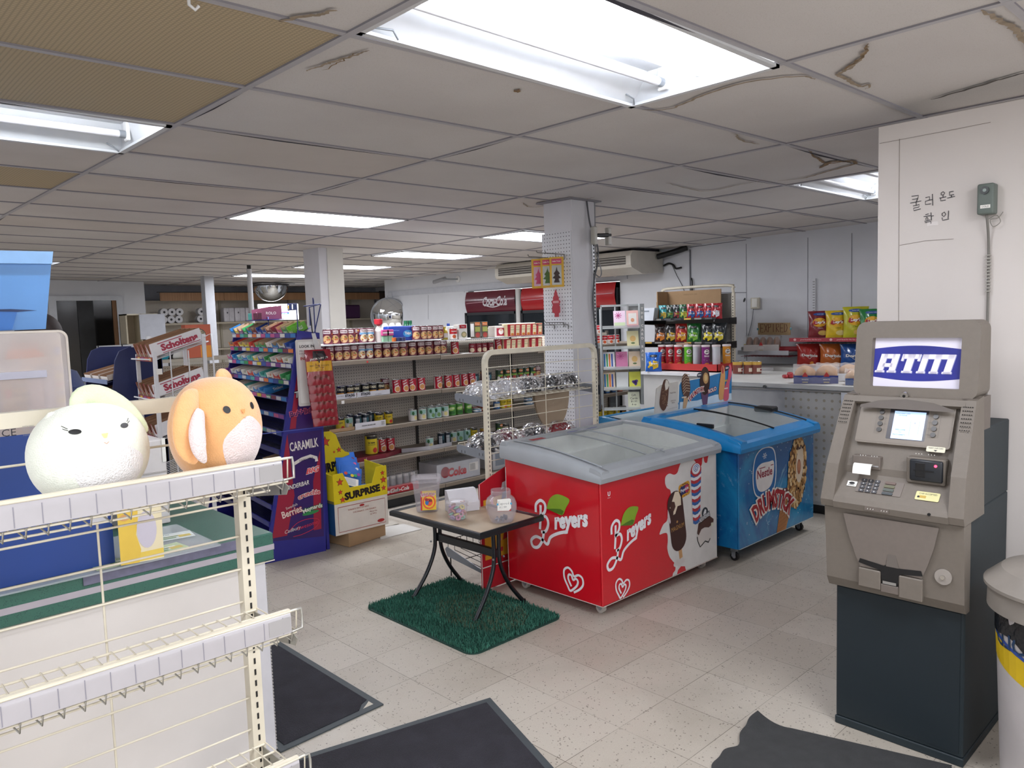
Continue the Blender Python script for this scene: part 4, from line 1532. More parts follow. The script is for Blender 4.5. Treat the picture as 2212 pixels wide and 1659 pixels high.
spl=[(1.085,.068),(1.085,.712),(1.03,.712),(1.0,.70),(.985,.665),(.958,.672),(.948,.70),(.935,.695),(.93,.665),(.90,.64),(.875,.655),(.86,.69),(.82,.712),(.73,.712),(.70,.69),(.678,.655),(.645,.648),(.60,.662),(.563,.65),(.558,.615),(.575,.585),(.607,.565),(.612,.52),(.61,.47),(.585,.445),(.57,.40),(.535,.385),(.505,.352),(.50,.335),(.54,.335),(.57,.325),(.575,.285),(.57,.24),(.588,.19),(.62,.155),(.64,.135),(.645,.10),(.622,.085),(.615,.068)]
sm=smooth_curve(spl[2:-1],4)
poly=[(p.x,p.y)for p in sm]+[(.615,.068),(1.085,.068),(1.085,.712)]
L.poly(poly,WHT,T,.0)
L.fan([(.66,.068),(.67,.09),(.70,.105),(.74,.095),(.75,.068)],RED,T,.0006)
def spline(L,T,pts,w_,m_,x,y,s,rot,d=.001,taper=False):
 c,sn=math.cos(rot),math.sin(rot)
 L.stroke([(x+(p.x*c-p.y*sn)*s,y+(p.x*sn+p.y*c)*s)for p in smooth_curve(pts,7)],w_*s,m_,T,d,taper=taper)
def breyers(L,T,x,y,s,d=.001):
 """script lettering with a long swash and a leaf"""
 Wm=mat('#eceaee',.3)
 q=.13*s
 x-=.13*s
 y-=.02*s
 for pts in([(.30,.72),(.38,1.02),(.66,1.16),(.86,1.0),(.78,.72),(.5,.55)],[(.5,.55),(.8,.52),(.86,.26),(.66,-.02),(.40,-.05)],[(.62,.98),(.50,.5),(.36,.06)],[(.56,-.02),(.40,-.36),(.10,-.62),(-.18,-.60),(-.22,-.36),(.06,-.22),(.36,-.32),(.62,-.52),(.86,-.26),(1.3,-.12),(1.8,-.06)]):
  spline(L,T,pts,.12,Wm,x,y,q,.2,d)
 L.text('reyers',.085*s,T,Wm,x=x+.255*s,y=y+.078*s,d=d+.0002,bold=.05,shear=.35,rot=.24,wid=.235*s)
 G1,G2=mat('#86a82e',.4),mat('#4e7420',.4)
 lx,ly=x+.17*s,y+.165*s
 lf=smooth_curve([(-.075,-.035),(-.05,.02),(.0,.048),(.065,.04),(.078,.025),(.055,-.01),(.03,-.05),(-.02,-.045),(-.075,-.035)],5)
 L.fan([(lx+p.x*s,ly+p.y*s)for p in lf][:-1],G1,T,d+.0006)
 L.fan([(lx+p[0]*s,ly+p[1]*s)for p in((-.07,-.036),(-.03,-.028),(.02,-.022),(.04,-.03),(.028,-.05),(-.02,-.046))],G2,T,d+.0009)
def heart(L,T,x,y,s,d=.001,rot=-.3):
 spline(L,T,[(.30,-.80),(.72,-.30),(.88,.15),(.70,.52),(.35,.55),(.02,.28),(-.25,.52),(-.62,.58),(-.88,.25),(-.72,-.25),(-.30,-.65),(-.02,-.85),(.22,-.58),(.42,-.2),(.42,.12),(.20,.2),(.02,.0),(-.2,.22),(-.42,.15),(-.4,-.12),(-.15,-.38),(.0,-.5)],.15,mat('#eceaee',.3),x,y,s*.8,rot,d)
breyers(L,T,.19,.35,1.0)
heart(L,T,.16,.13,.085)
Wm=mat('#eceaee',.3)
L.text('U',.024,T,Wm,x=.066,y=.645,d=.001,bold=.04)
L.text('Unilever',.005,T,Wm,x=.066,y=.625,d=.001)
CH,CH2,GO,CRM=mat('#3c1d1b',.35),mat('#4c2a22',.4),mat('#b98a4c',.35),mat('#e3d3bb',.5)
def ro(cx,cy,a):
 c,s_=math.cos(a),math.sin(a)
 return lambda x,y,d=0:T(cx+x*c-y*s_,cy+x*s_+y*c,d)
Tr=ro(.665,.385,.16)
L.rect(-.016,-.235,.016,-.14,mat('#c99b6a',.5),Tr,.001)
L.poly(rrect(-.075,-.185,.075,.17,.072),CH,Tr,.0014)
L.poly([(-.055,.09),(-.02,.13),(.01,.165),(.045,.155),(.06,.115),(.055,.07),(.02,.075),(-.01,.04),(-.03,.04),(-.02,.07)],CRM,Tr,.0018)
L.fan([(-.05,.10),(-.03,.12),(-.005,.11),(.0,.08),(-.02,.06),(-.045,.07)],CH2,Tr,.002)
L.fan([(-.085,.05),(-.075,.09),(-.066,.06),(-.06,.01),(-.07,.0)],mat('#cfc2c4',.4),Tr,.002)
L.text('MAGNUM',.026,Tr,GO,x=0,y=-.045,d=.002,wid=.125,rot=-.08)
L.ell(0,-.012,.008,.007,GO,Tr,.002)
for k in range(5):
 L.ell(.645+.02*k,.13+.012*math.sin(k*2.3),.018,.014,mat('#cfc8c6',.4),T,.0005+.0001*k)
Rr,Bb,Ww=mat('#b5303a',.3),mat('#2d62a8',.3),mat('#e4e6ea',.3)
Tp2_=ro(.865,.49,.0)
Tp2=lambda x,y,d=0:Tp2_(x*1.25,y*1.12,d)
n=17
for k in range(n):
 y1_=.12-k*.0165
 w_=.045*(1-.022*k)
 L.poly([(-w_,y1_),(-w_*.3,y1_-.010),(w_*.4,y1_-.008),(w_,y1_+.004),(w_,y1_+.022),(w_*.3,y1_+.010),(-w_*.4,y1_+.008),(-w_,y1_+.018)],(Rr,Bb,Ww)[k%3],Tp2,.001+.00005*k)
L.ell(0,.135,.043,.036,Rr,Tp2,.0022)
L.ell(0,.14,.034,.028,Ww,Tp2,.0024)
sp_=[(.026*(1-k/26)*math.cos(k*.55),.142+.021*(1-k/26)*math.sin(k*.55))for k in range(24)]
L.stroke(sp_,.004,Bb,Tp2,.0026)
L.fan([(.03,-.1),(.045,-.09),(.04,-.13),(.02,-.16),(.0,-.15)],mat('#cfc9c4',.4),Tp2,.0008)
Tb_0=ro(.745,.545,.14)
Tb=lambda x,y,d=0:Tb_0(x*1.2,y*1.2,d)
L.poly(rrect(-.047,-.034,.047,.034,.016),mat('#d59a2d',.4),Tb,.001)
for k in range(14):
 a=k*6.2832/14
 L.ell(.041*math.cos(a),.029*math.sin(a),.0028,.0035,BLACK,Tb,.0013,n=8)
L.poly(rrect(-.036,-.020,.036,.021,.012),mat('#1f2a66',.4),Tb,.0014)
L.poly(rrect(.004,-.018,.035,.019,.01),mat('#b22a50',.4),Tb,.0016)
L.text('Popsicle',.02,Tb,Ww,d=.002,bold=.03,wid=.066)
L.text('ORIGINAL',.006,Tb,mat('#2c2c33',.5),y=.028,d=.002)
Tk=ro(.955,.27,.0)
L.poly([(-.085,-.01),(-.07,.045),(-.02,.062),(.05,.068),(.095,.04),(.09,.015),(.04,.0),(-.005,.01),(-.04,.005),(-.07,-.025)],CH2,Tk,.0016)
L.poly([(-.08,-.02),(-.06,-.012),(-.03,.01),(.02,.005),(.05,-.005),(.085,.005),(.07,-.05),(.04,-.085),(.0,-.065),(-.04,-.09),(-.075,-.06)],mat('#d4cdc9',.5),Tk,.0013)
L.stroke([(-.085,-.03),(-.078,-.06),(-.055,-.098),(-.03,-.088),(.0,-.075),(.035,-.09),(.055,-.07)],.007,BLACK,Tk,.0016)
L.ell(.0,.10,.034,.03,mat('#26313c',.4),Tk,.0012)
L.fan([(-.02,.075),(-.015,.10),(.0,.12),(.015,.112),(.012,.09),(.02,.075)],Ww,Tk,.0015)
L.text('KLONDIKE',.036,Tk,mat('#26313c',.4),x=-.004,y=.072,d=.0016,bold=.09,rot=.22,wid=.118)
L.text('KLONDIKE',.027,Tk,Ww,x=-.004,y=.072,d=.0019,bold=.02,rot=.22,wid=.11)
L.rect(.065,.0,.088,.022,mat('#d8d9c6',.5),Tk,.0017)
L.build('printed_front',t,'white milk splash and ice cream pictures')
L=MB()
T2=lambda x,y,d=0:Vector((-.0012-d,.70-x,y))
breyers(L,T2,.36,.40,1.1)
heart(L,T2,.50,.165,.10,rot=-.3)
L.rect(.001,.066,.006,.712,mat('#e6dad8',.4),T2,.0004)
L.rect(.0,.064,.70,.068,mat('#e0cfc9',.4),T2,.0004)
L.build('printed_side',t)
L=MB()
L.rect(0,.064,1.09,.068,mat('#e0cfc9',.4),T,.002)
L.build('bottom_trim',t)
pane(t,.048,.60,.03,D_-.03,zc,.004,FG,GREYR)
pane(t,.50,W_-.048,.03,D_-.03,zc,-.012,FG,GREYR)
b=MB()
b.box((.55,.05,zc(.05)+.006),(.62,.058,zc(.05)+.014),GREYR)
for k in range(3):
 b.ell(.47+.09*k,.60,.05,.012,mat(['#6a6c9a','#b9bccb'][k%2],.4),lambda x,y,d=0:Vector((x,y,zc(y)+.012)),0)
b.build('lid_sticker',t)
b=MB()
b.rect(.09,.56,.20,.60,mat('#a83a44',.4),lambda x,y,d=0:Vector((x,y,zc(y)+.012)))
b.build('lid_sticker',t,'red lid sticker')
b=MB()
WIRE=mat('#c9cbc9',.4)
for x0_,x1_ in((.1,.52),(.58,.98)):
 for y0_,y1_ in((.08,.33),(.36,.62)):
  for z in(.42,.50,.57):
   b.tube([(x0_,y0_,z),(x1_,y0_,z),(x1_,y1_,z),(x0_,y1_,z)],.002,WIRE,n=5,closed=True)
  for k in range(11):
   x=x0_+(x1_-x0_)*k/10
   b.tube([(x,y0_,.57),(x,y0_,.42),(x,y1_,.42),(x,y1_,.57)],.0015,WIRE,n=5)
b.build('wire_basket',t)
b=MB()
for k,(x,y)in enumerate(((.15,.10),(.3,.13),(.42,.2),(.7,.1))):
 TT=PL((x,y,.56),(1,0,0),(0,.3,1))
 b.rect(-.02,-.02,.02,.01,PAPER,TT)
 b.rect(-.01,-.01,.01,0,mat('#c0392f',.5),TT,.001)
b.build('price_ticket',t)
r4=random.Random(11)
for k in range(26):
 g=k//9
 x,y=(.16+.045*(k%9),.14+.06*(k//9%2))if k<18 else(.62+.04*(k-18),.16)
 b=MB()
 b.box((-.015,-.045,0),(.015,.045,.012),mat(['#b9a27e','#c7b79c','#a34a3c','#8f9aa0','#d2c9b4'][k%5],.5),.004)
 b.build('ice_cream_bar',label='wrapped ice cream bar inside the red freezer',cat='ice cream',group='ice creams in the red freezer',loc=(1.775+x,.655+y,.425+.015*(k%2)),rz=r4.uniform(-.6,.6))
def casters(t,W_,D_,col,zb=.065):
 for x,y in((.07,.07),(W_-.07,.07),(.07,D_-.07),(W_-.07,D_-.07)):
  b=MB()
  b.cyl((x-.012,y,.026),(x+.012,y,.026),.026,col,n=20)
  b.cyl((x-.0125,y,.026),(x+.0125,y,.026),.012,GREYM,n=12)
  c=b.build('caster',t)
  b=MB()
  b.box((x-.018,y-.012,.026),(x-.014,y+.014,.064),GREYM)
  b.box((x+.014,y-.012,.026),(x+.018,y+.014,.064),GREYM)
  b.box((x-.018,y-.014,.06),(x+.018,y+.02,zb+.001),GREYM)
  b.build('caster_fork',c)
casters(t,W_,D_,mat('#b9b4ac',.5))
# blue one
m,nt,p=node_mat('blue_ice_wrap',.25)
p.inputs['Coat Weight'].default_value=.5
tc=nt.nodes.new('ShaderNodeTexCoord')
OC=tc.outputs['Object']
c1=mixc(nt,ramp(nt,noise(nt,OC,2.2,4,.6,1.2),.38,.66),rgb('#0c5a9a'),rgb('#1f93c9'))
vo=nt.nodes.new('ShaderNodeTexVoronoi')
vo.inputs['Scale'].default_value=34
nt.links.new(OC,vo.inputs['Vector'])
f=mth(nt,'LESS_THAN',vo.outputs['Distance'],.13)
f=mth(nt,'MULTIPLY',f,ramp(nt,noise(nt,OC,4,2),.52,.6))
c1=mixc(nt,f,c1,rgb('#bfe6f5'))
c1=mixc(nt,mth(nt,'MULTIPLY',ramp(nt,noise(nt,OC,3.2,5,.7,2.5),.6,.72),.5),c1,rgb('#9fdcf2'))
nt.links.new(c1,p.inputs['Base Color'])
BW=m
BRIM=mat('#118bd2',.3,var=.05,coat=.5)
t,zc,W_,D_=freezer('ice_cream_freezer','bright blue ice cream chest freezer with a nut-covered cone on its front',2.985,3.995,.575,1.24,.095,.702,BRIM,.105,BW,rim_h=.1,over=.03)
L=MB()
T=lambda x,y,d=0:Vector((x,-.0012-d,y))
L.ell(.24,.48,.07,.09,mat('#a9d4e8',.4),T,.0006)
bx,by=.31,.53
T0_=T
T=lambda x,y,d=0:T0_(bx+(x-bx)*1.18,by+(y-by)*.9,d)
L.poly([(p.x,p.y)for p in smooth_curve([(bx-.10,by+.12),(bx-.02,by+.175),(bx+.09,by+.16),(bx+.13,by+.08),(bx+.13,by-.08),(bx+.09,by-.16),(bx-.02,by-.18),(bx-.10,by-.14),(bx-.125,by-.02)],6,True)],Ww,T,.001)
L.poly([(bx+(p.x-bx)*.93,by+(p.y-by)*.95)for p in smooth_curve([(bx-.10,by+.12),(bx-.02,by+.175),(bx+.09,by+.16),(bx+.13,by+.08),(bx+.13,by-.08),(bx+.09,by-.16),(bx-.02,by-.18),(bx-.10,by-.14),(bx-.125,by-.02)],6,True)],mat('#1766ab',.3),T,.0013)
L.poly([(p.x,p.y)for p in smooth_curve([(bx-.09,by+.02),(bx-.04,by+.065),(bx+.05,by+.065),(bx+.105,by+.055),(bx+.10,by-.05),(bx+.06,by-.12),(bx-.03,by-.135),(bx-.08,by-.09)],6,True)],mat('#e6e3e2',.3),T,.0016)
NR=mat('#8f1f3a',.4)
L.text('Nestle',.062,T,NR,x=bx+.005,y=by-.005,d=.002,bold=.025,wid=.165)
L.rect(bx-.055,by+.032,bx+.01,by+.038,NR,T,.002)
L.rect(bx+.07,by+.032,bx+.10,by+.038,NR,T,.002)
for a in range(6):
 q=a*math.pi/3
 L.stroke([(bx+.005,by+.115),(bx+.005+.024*math.cos(q),by+.115+.024*math.sin(q))],.004,Ww,T,.0018)
 L.ell(bx+.005+.017*math.cos(q+.3),by+.115+.017*math.sin(q+.3),.004,.003,Ww,T,.0018,n=6)
T=T0_
WAF,WAF2=mat('#b87f4c',.6),mat('#8f5a35',.6)
L.poly([(.47,.098),(.60,.098),(.72,.33),(.56,.38)],WAF,T,.0008)
for k in range(9):
 f_=k/8
 L.stroke([(.475+.012*k,.10+.0*k),(.57+.016*k,.345-.004*k)],.003,WAF2,T,.0011)
 a_,c_=.10+.027*k,.12+.027*k
 L.stroke([(.475+.011*k,a_+.005),(.605+.012*k,a_+.03)],.003,WAF2,T,.0012)
L.poly([(.56,.38),(.55,.30),(.66,.34),(.74,.27),(.76,.36)],mat('#6d3a3f',.5),T,.0014)
cx_,cy_=.76,.455
L.ell(cx_,cy_,.135,.245,mat('#6a4526',.5),T,.0018,n=28,a=-.12)
nut=[mat(c,.5)for c in('#c89b5f','#dcb981','#b5864c','#e6cb9b','#a87a45')]
r5=random.Random(4)
for k in range(230):
 a=r5.random()*6.2832
 rr=math.sqrt(r5.random())
 x,y=rr*.132*math.cos(a),rr*.24*math.sin(a)
 x,y=x*math.cos(-.12)-y*math.sin(-.12),x*math.sin(-.12)+y*math.cos(-.12)
 if((x-.03)/.055)**2+((y-.05)/.125)**2<.9:
  continue
 L.ell(cx_+x,cy_+y,.0095+.004*r5.random(),.016+.006*r5.random(),nut[k%5],T,.0021+.00003*(k%9),n=7,a=r5.uniform(-.8,.8))
L.ell(cx_+.034,cy_+.05,.055,.125,mat('#dccbb5',.5),T,.0026,n=24,a=-.1)
L.ell(cx_+.022,cy_+.035,.026,.052,mat('#a9684a',.5),T,.0028,n=20)
L.ell(cx_+.022,cy_+.04,.014,.034,mat('#c58a68',.5),T,.003,n=16)
for k in range(8):
 L.ell(cx_+.0+.014*k,cy_+.165+.008*math.sin(k*2),.007,.011,mat('#4a2c24',.5),T,.0029,n=7,a=k)
for c,bd,d,w_ in((mat('#ece6e0',.4),.11,.0032,.585),(mat('#a51e2c',.4),.045,.0036,.555)):
 L.text('DRUMSTICK',.125 if bd<.1 else .15,T,c,x=.435,y=.335,d=d,bold=bd,rot=-.10,wid=w_,arc=.42)
for k in range(16):
 a=r5.random()*3
 x,y=.15+.5*r5.random(),.12+.15*r5.random()
 L.stroke([(x,y),(x+.03*math.cos(a),y+.04*math.sin(a))],.0016,mat('#a6dcf0',.4),T,.0007)
L.rect(0,.094,1.01,.099,mat('#b9cdd8',.4),T,.0005)
L.build('printed_front',t,'badge, DRUMSTICK lettering and nut-covered cone')
BG=glass_mat('freezer_glass_blue','#b9c8cf',.02,.05,.12)
pane(t,.048,.55,.03,D_-.03,zc,-.008,BG,BLACK)
pane(t,.50,W_-.048,.03,D_-.03,zc,.006,BG,BLACK)
b=MB()
b.box((W_-.10,.26,zc(.3)-.01),(W_+.0,.40,zc(.34)+.022),BLACK,.008)
b.build('lid_handle',t)
b=MB()
b.box((.07,.22,zc(.2)),(.09,.34,zc(.3)+.01),BLACK,.003)
b.build('lid_handle',t)
for k in range(22):
 x,y=(.14+.07*(k%11),.16+.2*(k//11))
 b=MB()
 b.box((-.02,-.05,0),(.02,.05,.02),mat(['#8a6a50','#c9ced6','#3e62a0','#b05a4c','#d7cdb8'][k%5],.5),.006)
 b.build('ice_cream_bar',label='wrapped ice cream inside the blue freezer',cat='ice cream',group='ice creams in the blue freezer',loc=(2.985+x,.575+y,.52+.02*(k%2)),rz=r5.uniform(-1,1))
b=MB()
b.box((.06,.06,.5),(.95,.6,.515),mat('#aeb6b9',.5))
b.build('basket_floor',t)
casters(t,W_,D_,BLACK,.095)
# second blue freezer behind, only its back-left rim shows
t,zc,W_,D_=freezer('ice_cream_freezer','second blue freezer standing behind the grey-rimmed one, only its pale blue rim showing',2.93,4.05,1.285,1.64,.095,.735,mat('#2a8ac0',.35,coat=.4),.06,mat('#1874b0',.3),rim_h=.085,over=.0)
b=MB()
b.grid(lambda u,v:Vector((.08+(W_-.16)*u,.05+(D_-.1)*v,zc(.05+(D_-.1)*v))),1,8,mat('#a9bcc4',.3))
b.build('lid',t)
t=thing('ice_cream_sign','wide cardboard ice cream sign with DRUMSTICK and ROLO cones standing behind the blue freezer','sign',(3.16,1.295,0))
T=PL((0,0,.872),(1,0,0),(0,.03,1))
b=MB()
SB=mat('#2b7fb8',.4,var=.2,scale=5)
b.prism([(.27,.0),(.29,.17),(.31,.19),(.62,.2),(.87,.22),(1.0,.24),(.98,.0)],SB,T,-.006,.0)
b.prism([(-.03,-.0),(.005,.17),(.05,.19),(.27,.2),(.25,.0)],mat('#d4cfc6',.5),T,-.004,.002)
b.build('board',t)
b=MB()
b.fan([(.27,.0),(.28,.05),(.5,.04),(.75,.06),(.98,.05),(.98,.0)],mat('#cfe1ea',.5),T,.001)
BR1,BR2=mat('#5c3a2a',.5),mat('#8a6a50',.5)
b.ell(.36,.16,.055,.09,BR1,T,.003,a=.1)
for k in range(7):
 b.stroke([(.32,.10+.02*k),(.36,.125+.02*k),(.41,.115+.02*k)],.006,mat('#b9a48c',.5),T,.0034)
b.poly([(.31,-.0),(.35,.0),(.40,.09),(.33,.09)],mat('#c8a47c',.5),T,.0028)
b.ell(.61,.175,.068,.105,mat('#3a211b',.4),T,.003,a=-.1)
b.ell(.622,.195,.036,.042,mat('#c79a62',.5),T,.0034)
b.ell(.622,.198,.02,.025,mat('#e2c48a',.5),T,.0036)
b.poly([(.57,.0),(.63,.0),(.655,.09),(.55,.1)],mat('#6a4a6a',.4),T,.0028)
b.text('DRUMSTICK',.045,T,PAPER,x=.49,y=.105,d=.004,bold=.1,rot=.3,wid=.225,arc=.3)
b.text('DRUMSTICK',.035,T,mat('#b0202c',.4),x=.49,y=.105,d=.0044,bold=.03,rot=.3,wid=.21,arc=.3)
b.text('ROLO',.036,T,mat('#b0202c',.4),x=.705,y=.10,d=.0042,bold=.08,rot=.15,wid=.12)
b.text('ROLO',.028,T,PAPER,x=.705,y=.10,d=.0046,bold=.02,rot=.15,wid=.11)
for x,s_ in((.54,'NEW'),(.925,'NEW')):
 b.ell(x,.225 if x<.7 else .25,.035,.018,mat('#1c2b4a',.4),T,.0038,a=.1)
 b.text(s_,.014,T,PAPER,x=x,y=.225 if x<.7 else .25,d=.0042,bold=.03)
b.poly([(p.x,p.y)for p in smooth_curve([(.80,.02),(.80,.1),(.83,.2),(.85,.265),(.88,.265),(.895,.2),(.875,.08),(.86,.02)],5,True)],mat('#d9a064',.5),T,.003)
b.poly([(p.x,p.y)for p in smooth_curve([(.86,.01),(.88,.1),(.93,.17),(.955,.27),(.985,.26),(.99,.2),(.95,.12),(.93,.01)],5,True)],mat('#cf5c72',.5),T,.0034)
b.ell(.862,.24,.013,.03,mat('#b23a44',.5),T,.0036)
b.text('DAB',.016,T,mat('#e8c53a',.5),x=.90,y=.155,d=.004,bold=.03)
b.rect(.875,.09,.925,.1,mat('#e6d9d2',.5),T,.004)
b.rect(.3,.075,.36,.085,mat('#dcd3c2',.5),T,.0042)
b.build('printed_cones',t)
b=MB()
b.poly([(p.x,p.y)for p in smooth_curve([(.06,.015),(.03,.06),(.05,.14),(.085,.215),(.12,.225),(.15,.2),(.14,.12),(.12,.05),(.09,.015)],5,True)],BR1,T,.004)
b.fan([(.105,.15),(.10,.19),(.115,.222),(.14,.215),(.15,.18),(.13,.155)],mat('#e6dfd2',.5),T,.0046)
for k in range(40):
 b.ell(.055+.07*r5.random(),.03+.13*r5.random(),.004,.006,BR2,T,.0047,n=6,a=k)
b.text('Haagen-Dazs',.012,T,BR1,x=.195,y=.125,d=.003,wid=.07)
b.text('INDULGE YOUR',.008,T,BR1,x=.195,y=.07,d=.003,wid=.06)
b.text('PASSION',.008,T,BR1,x=.195,y=.055,d=.003,wid=.035)
b.stroke([(.13,.015),(.24,.02)],.001,BR1,T,.003)
b.build('printed_bar',t)
# cash machine
AX0,AY0,AY1=1.60,-1.045,-.618
t=thing('cash_machine','grey-beige cash machine on a dark cabinet with a lit ATM sign on top','cash machine',(AX0,(AY0+AY1)/2,0),R(-90))
AG=mat('#736b62',.55,var=.04,scale=60,bump=.08,bscale=500)
AG2=mat('#6f665f',.55,var=.04,scale=60)
AD=mat('#1e2a30',.6,var=.06,scale=40)
hw=(AY1-AY0)/2
b=MB()
b.box((-hw,.0,.03),(hw,.48,.86),AD,.004)
b.box((-hw,.13,.86),(hw,.48,1.13),AD,.004)
b.box((-hw-.003,-.004,.0),(hw+.003,.484,.03),AD,.003)
b.box((-hw+.006,-.003,.045),(hw-.012,.0,.53),mat('#17232a',.6,var=.05))
b.build('cabinet',t,'dark blue-green steel cabinet')
b=MB()
Tf=PL((0,-.055,0),(1,0,0),(0,0,1))
lw=hw+.012
def side(y,z):
 return Vector((0,y,z))
prof=[(-.035,.545),(-.055,.58),(-.062,.70),(-.075,.845),(0,.845),(0,.545)]
b.prism(prof,AG,lambda p,q,d=0:Vector((d,p,q)),-lw,lw)
b.build('lower_bezel',t)
b=MB()
Tb=PL((0,-.0655,0),(1,0,0),(0,-.05,1))
Tb=lambda x,y,d=0:Vector((x,-.0575-.0745*(y-.58)/1.0-d,y))
pts=[(-.155,.83),(-.14,.76),(-.115,.68),(-.10,.645),(.10,.645),(.115,.68),(.14,.76),(.155,.83)]
b.poly(pts,mat('#776e67',.55,var=.04,scale=60),lambda x,y,d=0:Vector((x,-.066-.06*max(0,(y-.645))/.2*.25-.003,y)))
b.poly([(-.105,.66),(-.03,.645),(-.025,.60),(.025,.60),(.035,.645),(.105,.655),(.10,.672),(.03,.665),(.0,.675),(-.02,.665),(-.1,.675)],BLACK,lambda x,y,d=0:Vector((x,-.0725,y)))
b.poly([(-.012,.665),(-.004,.73),(.014,.73),(.03,.665)],mat('#6c655f',.5),lambda x,y,d=0:Vector((x,-.0738,y)))
b.poly([(-.022,.602),(.022,.602),(.022,.612),(-.022,.612)],mat('#aaa9a6',.3,.6),lambda x,y,d=0:Vector((x,-.0745,y)))
b.box((-.105,-.076,.575),(-.03,-.06,.642),AG,.003)
b.box((.03,-.076,.565),(.105,-.06,.642),AG,.003)
b.box((-.03,-.074,.57),(.03,-.06,.60),AG2,.003)
b.build('cash_tray',t)
b=MB()
b.cyl((.165,-.0625,.665),(.165,-.068,.665),.026,mat('#99928b',.4),n=28)
b.cyl((.165,-.068,.665),(.165,-.076,.665),.007,mat('#c9c6c0',.2,.9),n=16)
b.build('lock',t,'round key lock')
b=MB()
prof=[(-.09,.85),(-.098,.875),(-.06,1.0),(.03,1.17),(.07,1.235),(.15,1.245),(.12,.85)]
for x0,x1 in((-lw-.006,-lw+.04),(lw-.04,lw+.006)):
 b.prism(prof,AG,lambda p,q,d=0:Vector((d*(1-.17*max(0,q-.85)),p,q)),x0,x1)
b.prism([(.07,1.235),(.056,1.215),(.07,1.205),(.15,1.21),(.15,1.245)],AG,lambda p,q,d=0:Vector((d,p,q)),-lw+.04,lw-.04)
b.prism([(-.094,.85),(-.10,.872),(-.09,.89),(-.012,.965),(.02,.965),(.02,.85)],AG,lambda p,q,d=0:Vector((d,p,q)),-lw+.04,lw-.04)
b.prism([(-.015,.925),(-.01,.99),(.035,1.09),(.095,1.225),(.14,1.225),(.1,.925)],AG,lambda p,q,d=0:Vector((d,p,q)),-lw+.04,lw-.04)
b.build('upper_bezel',t)
d_=Vector((0,.04+.03,.155)).normalized()
Ts=PL((0,.047,1.137),(1,0,0),(0,.44,.90))
Ts0=Ts
b=MB()
b.prism(rrect(-.155,-.072,.155,.082,.01),mat('#82796f',.5),Ts,-.03,.006)
b.poly(rrect(-.052,-.052,.074,.062,.004),mat('#3e3b40',.3),Ts,.0064)
b.stroke([(-.15,-.066),(.14,-.068),(.15,-.06),(.15,.07)],.0008,AG2,Ts,.0066)
b.build('screen_panel',t)
b=MB()
SCR=mat('#a9c4f2',.3,emit=.75,var=.03,scale=8,name='lit_screen')
b.poly([(-.036,-.049),(.066,-.049),(.066,.052),(-.036,.052)],SCR,Ts,.0072)
IK=mat('#4d5f96',.5)
b.text('PLEASE INSERT CARD',.004,Ts,IK,x=-.008,y=.044,d=.0078,wid=.048)
b.text('OR PHONE',.004,Ts,IK,x=-.008,y=.037,d=.0078)
b.text('WELCOME',.0048,Ts,IK,x=-.008,y=-.016,d=.0078)
b.text('TO',.0048,Ts,IK,x=-.008,y=-.025,d=.0078)
b.text("PAIC'S VARIETY",.0048,Ts,IK,x=-.01,y=-.034,d=.0078,wid=.04)
b.stroke([(.022,-.035),(.022,.02),(.05,.02),(.05,-.03)],.0007,mat('#8aa3d6',.5),Ts,.0078)
b.stroke([(.036,.008),(.036,.014)],.0014,IK,Ts,.0078)
b.build('screen',t,'glowing pale blue screen')
for sx in(-1,1):
 b=MB()
 for k in range(4):
  x,y=(-.078,.045)if sx<0 else(.098,.040)
  y-=.022*k
  o=Ts(x,y,.006)
  q=Ts(x,y,.011)
  b.cyl(o,q,.0085,mat('#3d3a38',.35),n=16)
  b.rect(x-sx*.012,y-.0005,x-sx*.022,y+.0005,AG2,Ts,.0067)
 b.stroke([(x-.016,-.035),(x-.016,.058),(x+.015,.058),(x+.015,-.035),(x-.016,-.035)],.0007,AG2,Ts,.0067)
 b.build('soft_keys',t)
b=MB()
b.prism(rrect(.085,-.085,.143,-.066,.004),mat('#ded9c2',.5),Ts,.006,.0075)
b.text('INSERT CHIP CARD',.0045,Ts,BLACK,x=.114,y=-.0715,d=.008,wid=.045)
b.poly([(.108,-.078),(.12,-.078),(.114,-.083)],BLACK,Ts,.008)
b.build('card_label',t)
Tl=PL((0,-.012,1.003),(1,0,0),(0,.12,1))
b=MB()
b.box((-.150,-.020,.985),(-.055,.01,1.03),AG2,.002)
b.box((-.145,-.022,.995),(-.06,-.018,.9995),mat('#c9c9cc',.3,.5))
for k in range(6):
 x=-.125+.009*k+(.012 if k>2 else 0)
 b.poly([(x,.03),(x+.003,.028),(x,.026)],PAPER,Tl,.006)
b.build('receipt_printer',t)
b=MB()
b.grid(lambda u,v:Vector((-.135+.062*u,-.022-.035*math.sin(v*1.5),1.0+.012*math.sin(v*3)-.030*v*v)),1,10,PAPER)
b.build('receipt',t,'curled white paper receipt')
b=MB()
b.box((.035,-.03,.958),(.155,.01,1.045),AG,.003)
b.box((.048,-.042,.968),(.15,-.028,1.041),mat('#24272c',.35),.006,seg=2)
b.box((.068,-.0435,.983),(.098,-.041,1.031),BLACK,.002)
b.box((.062,-.044,1.003),(.125,-.0432,1.007),BLACK)
b.cyl((.13,-.042,1.025),(.13,-.044,1.025),.0045,mat('#ff3550',.4,emit=4,name='red_led'),n=12)
for k in range(6):
 x=.06+.009*k+(.012 if k>2 else 0)
 b.poly([(x,.055),(x+.003,.053),(x,.051)],PAPER,Tl,.012)
b.build('card_reader',t,'black card reader with a red light')
Tk=PL((0,-.048,.932),(1,0,0),(0,.72,.69))
b=MB()
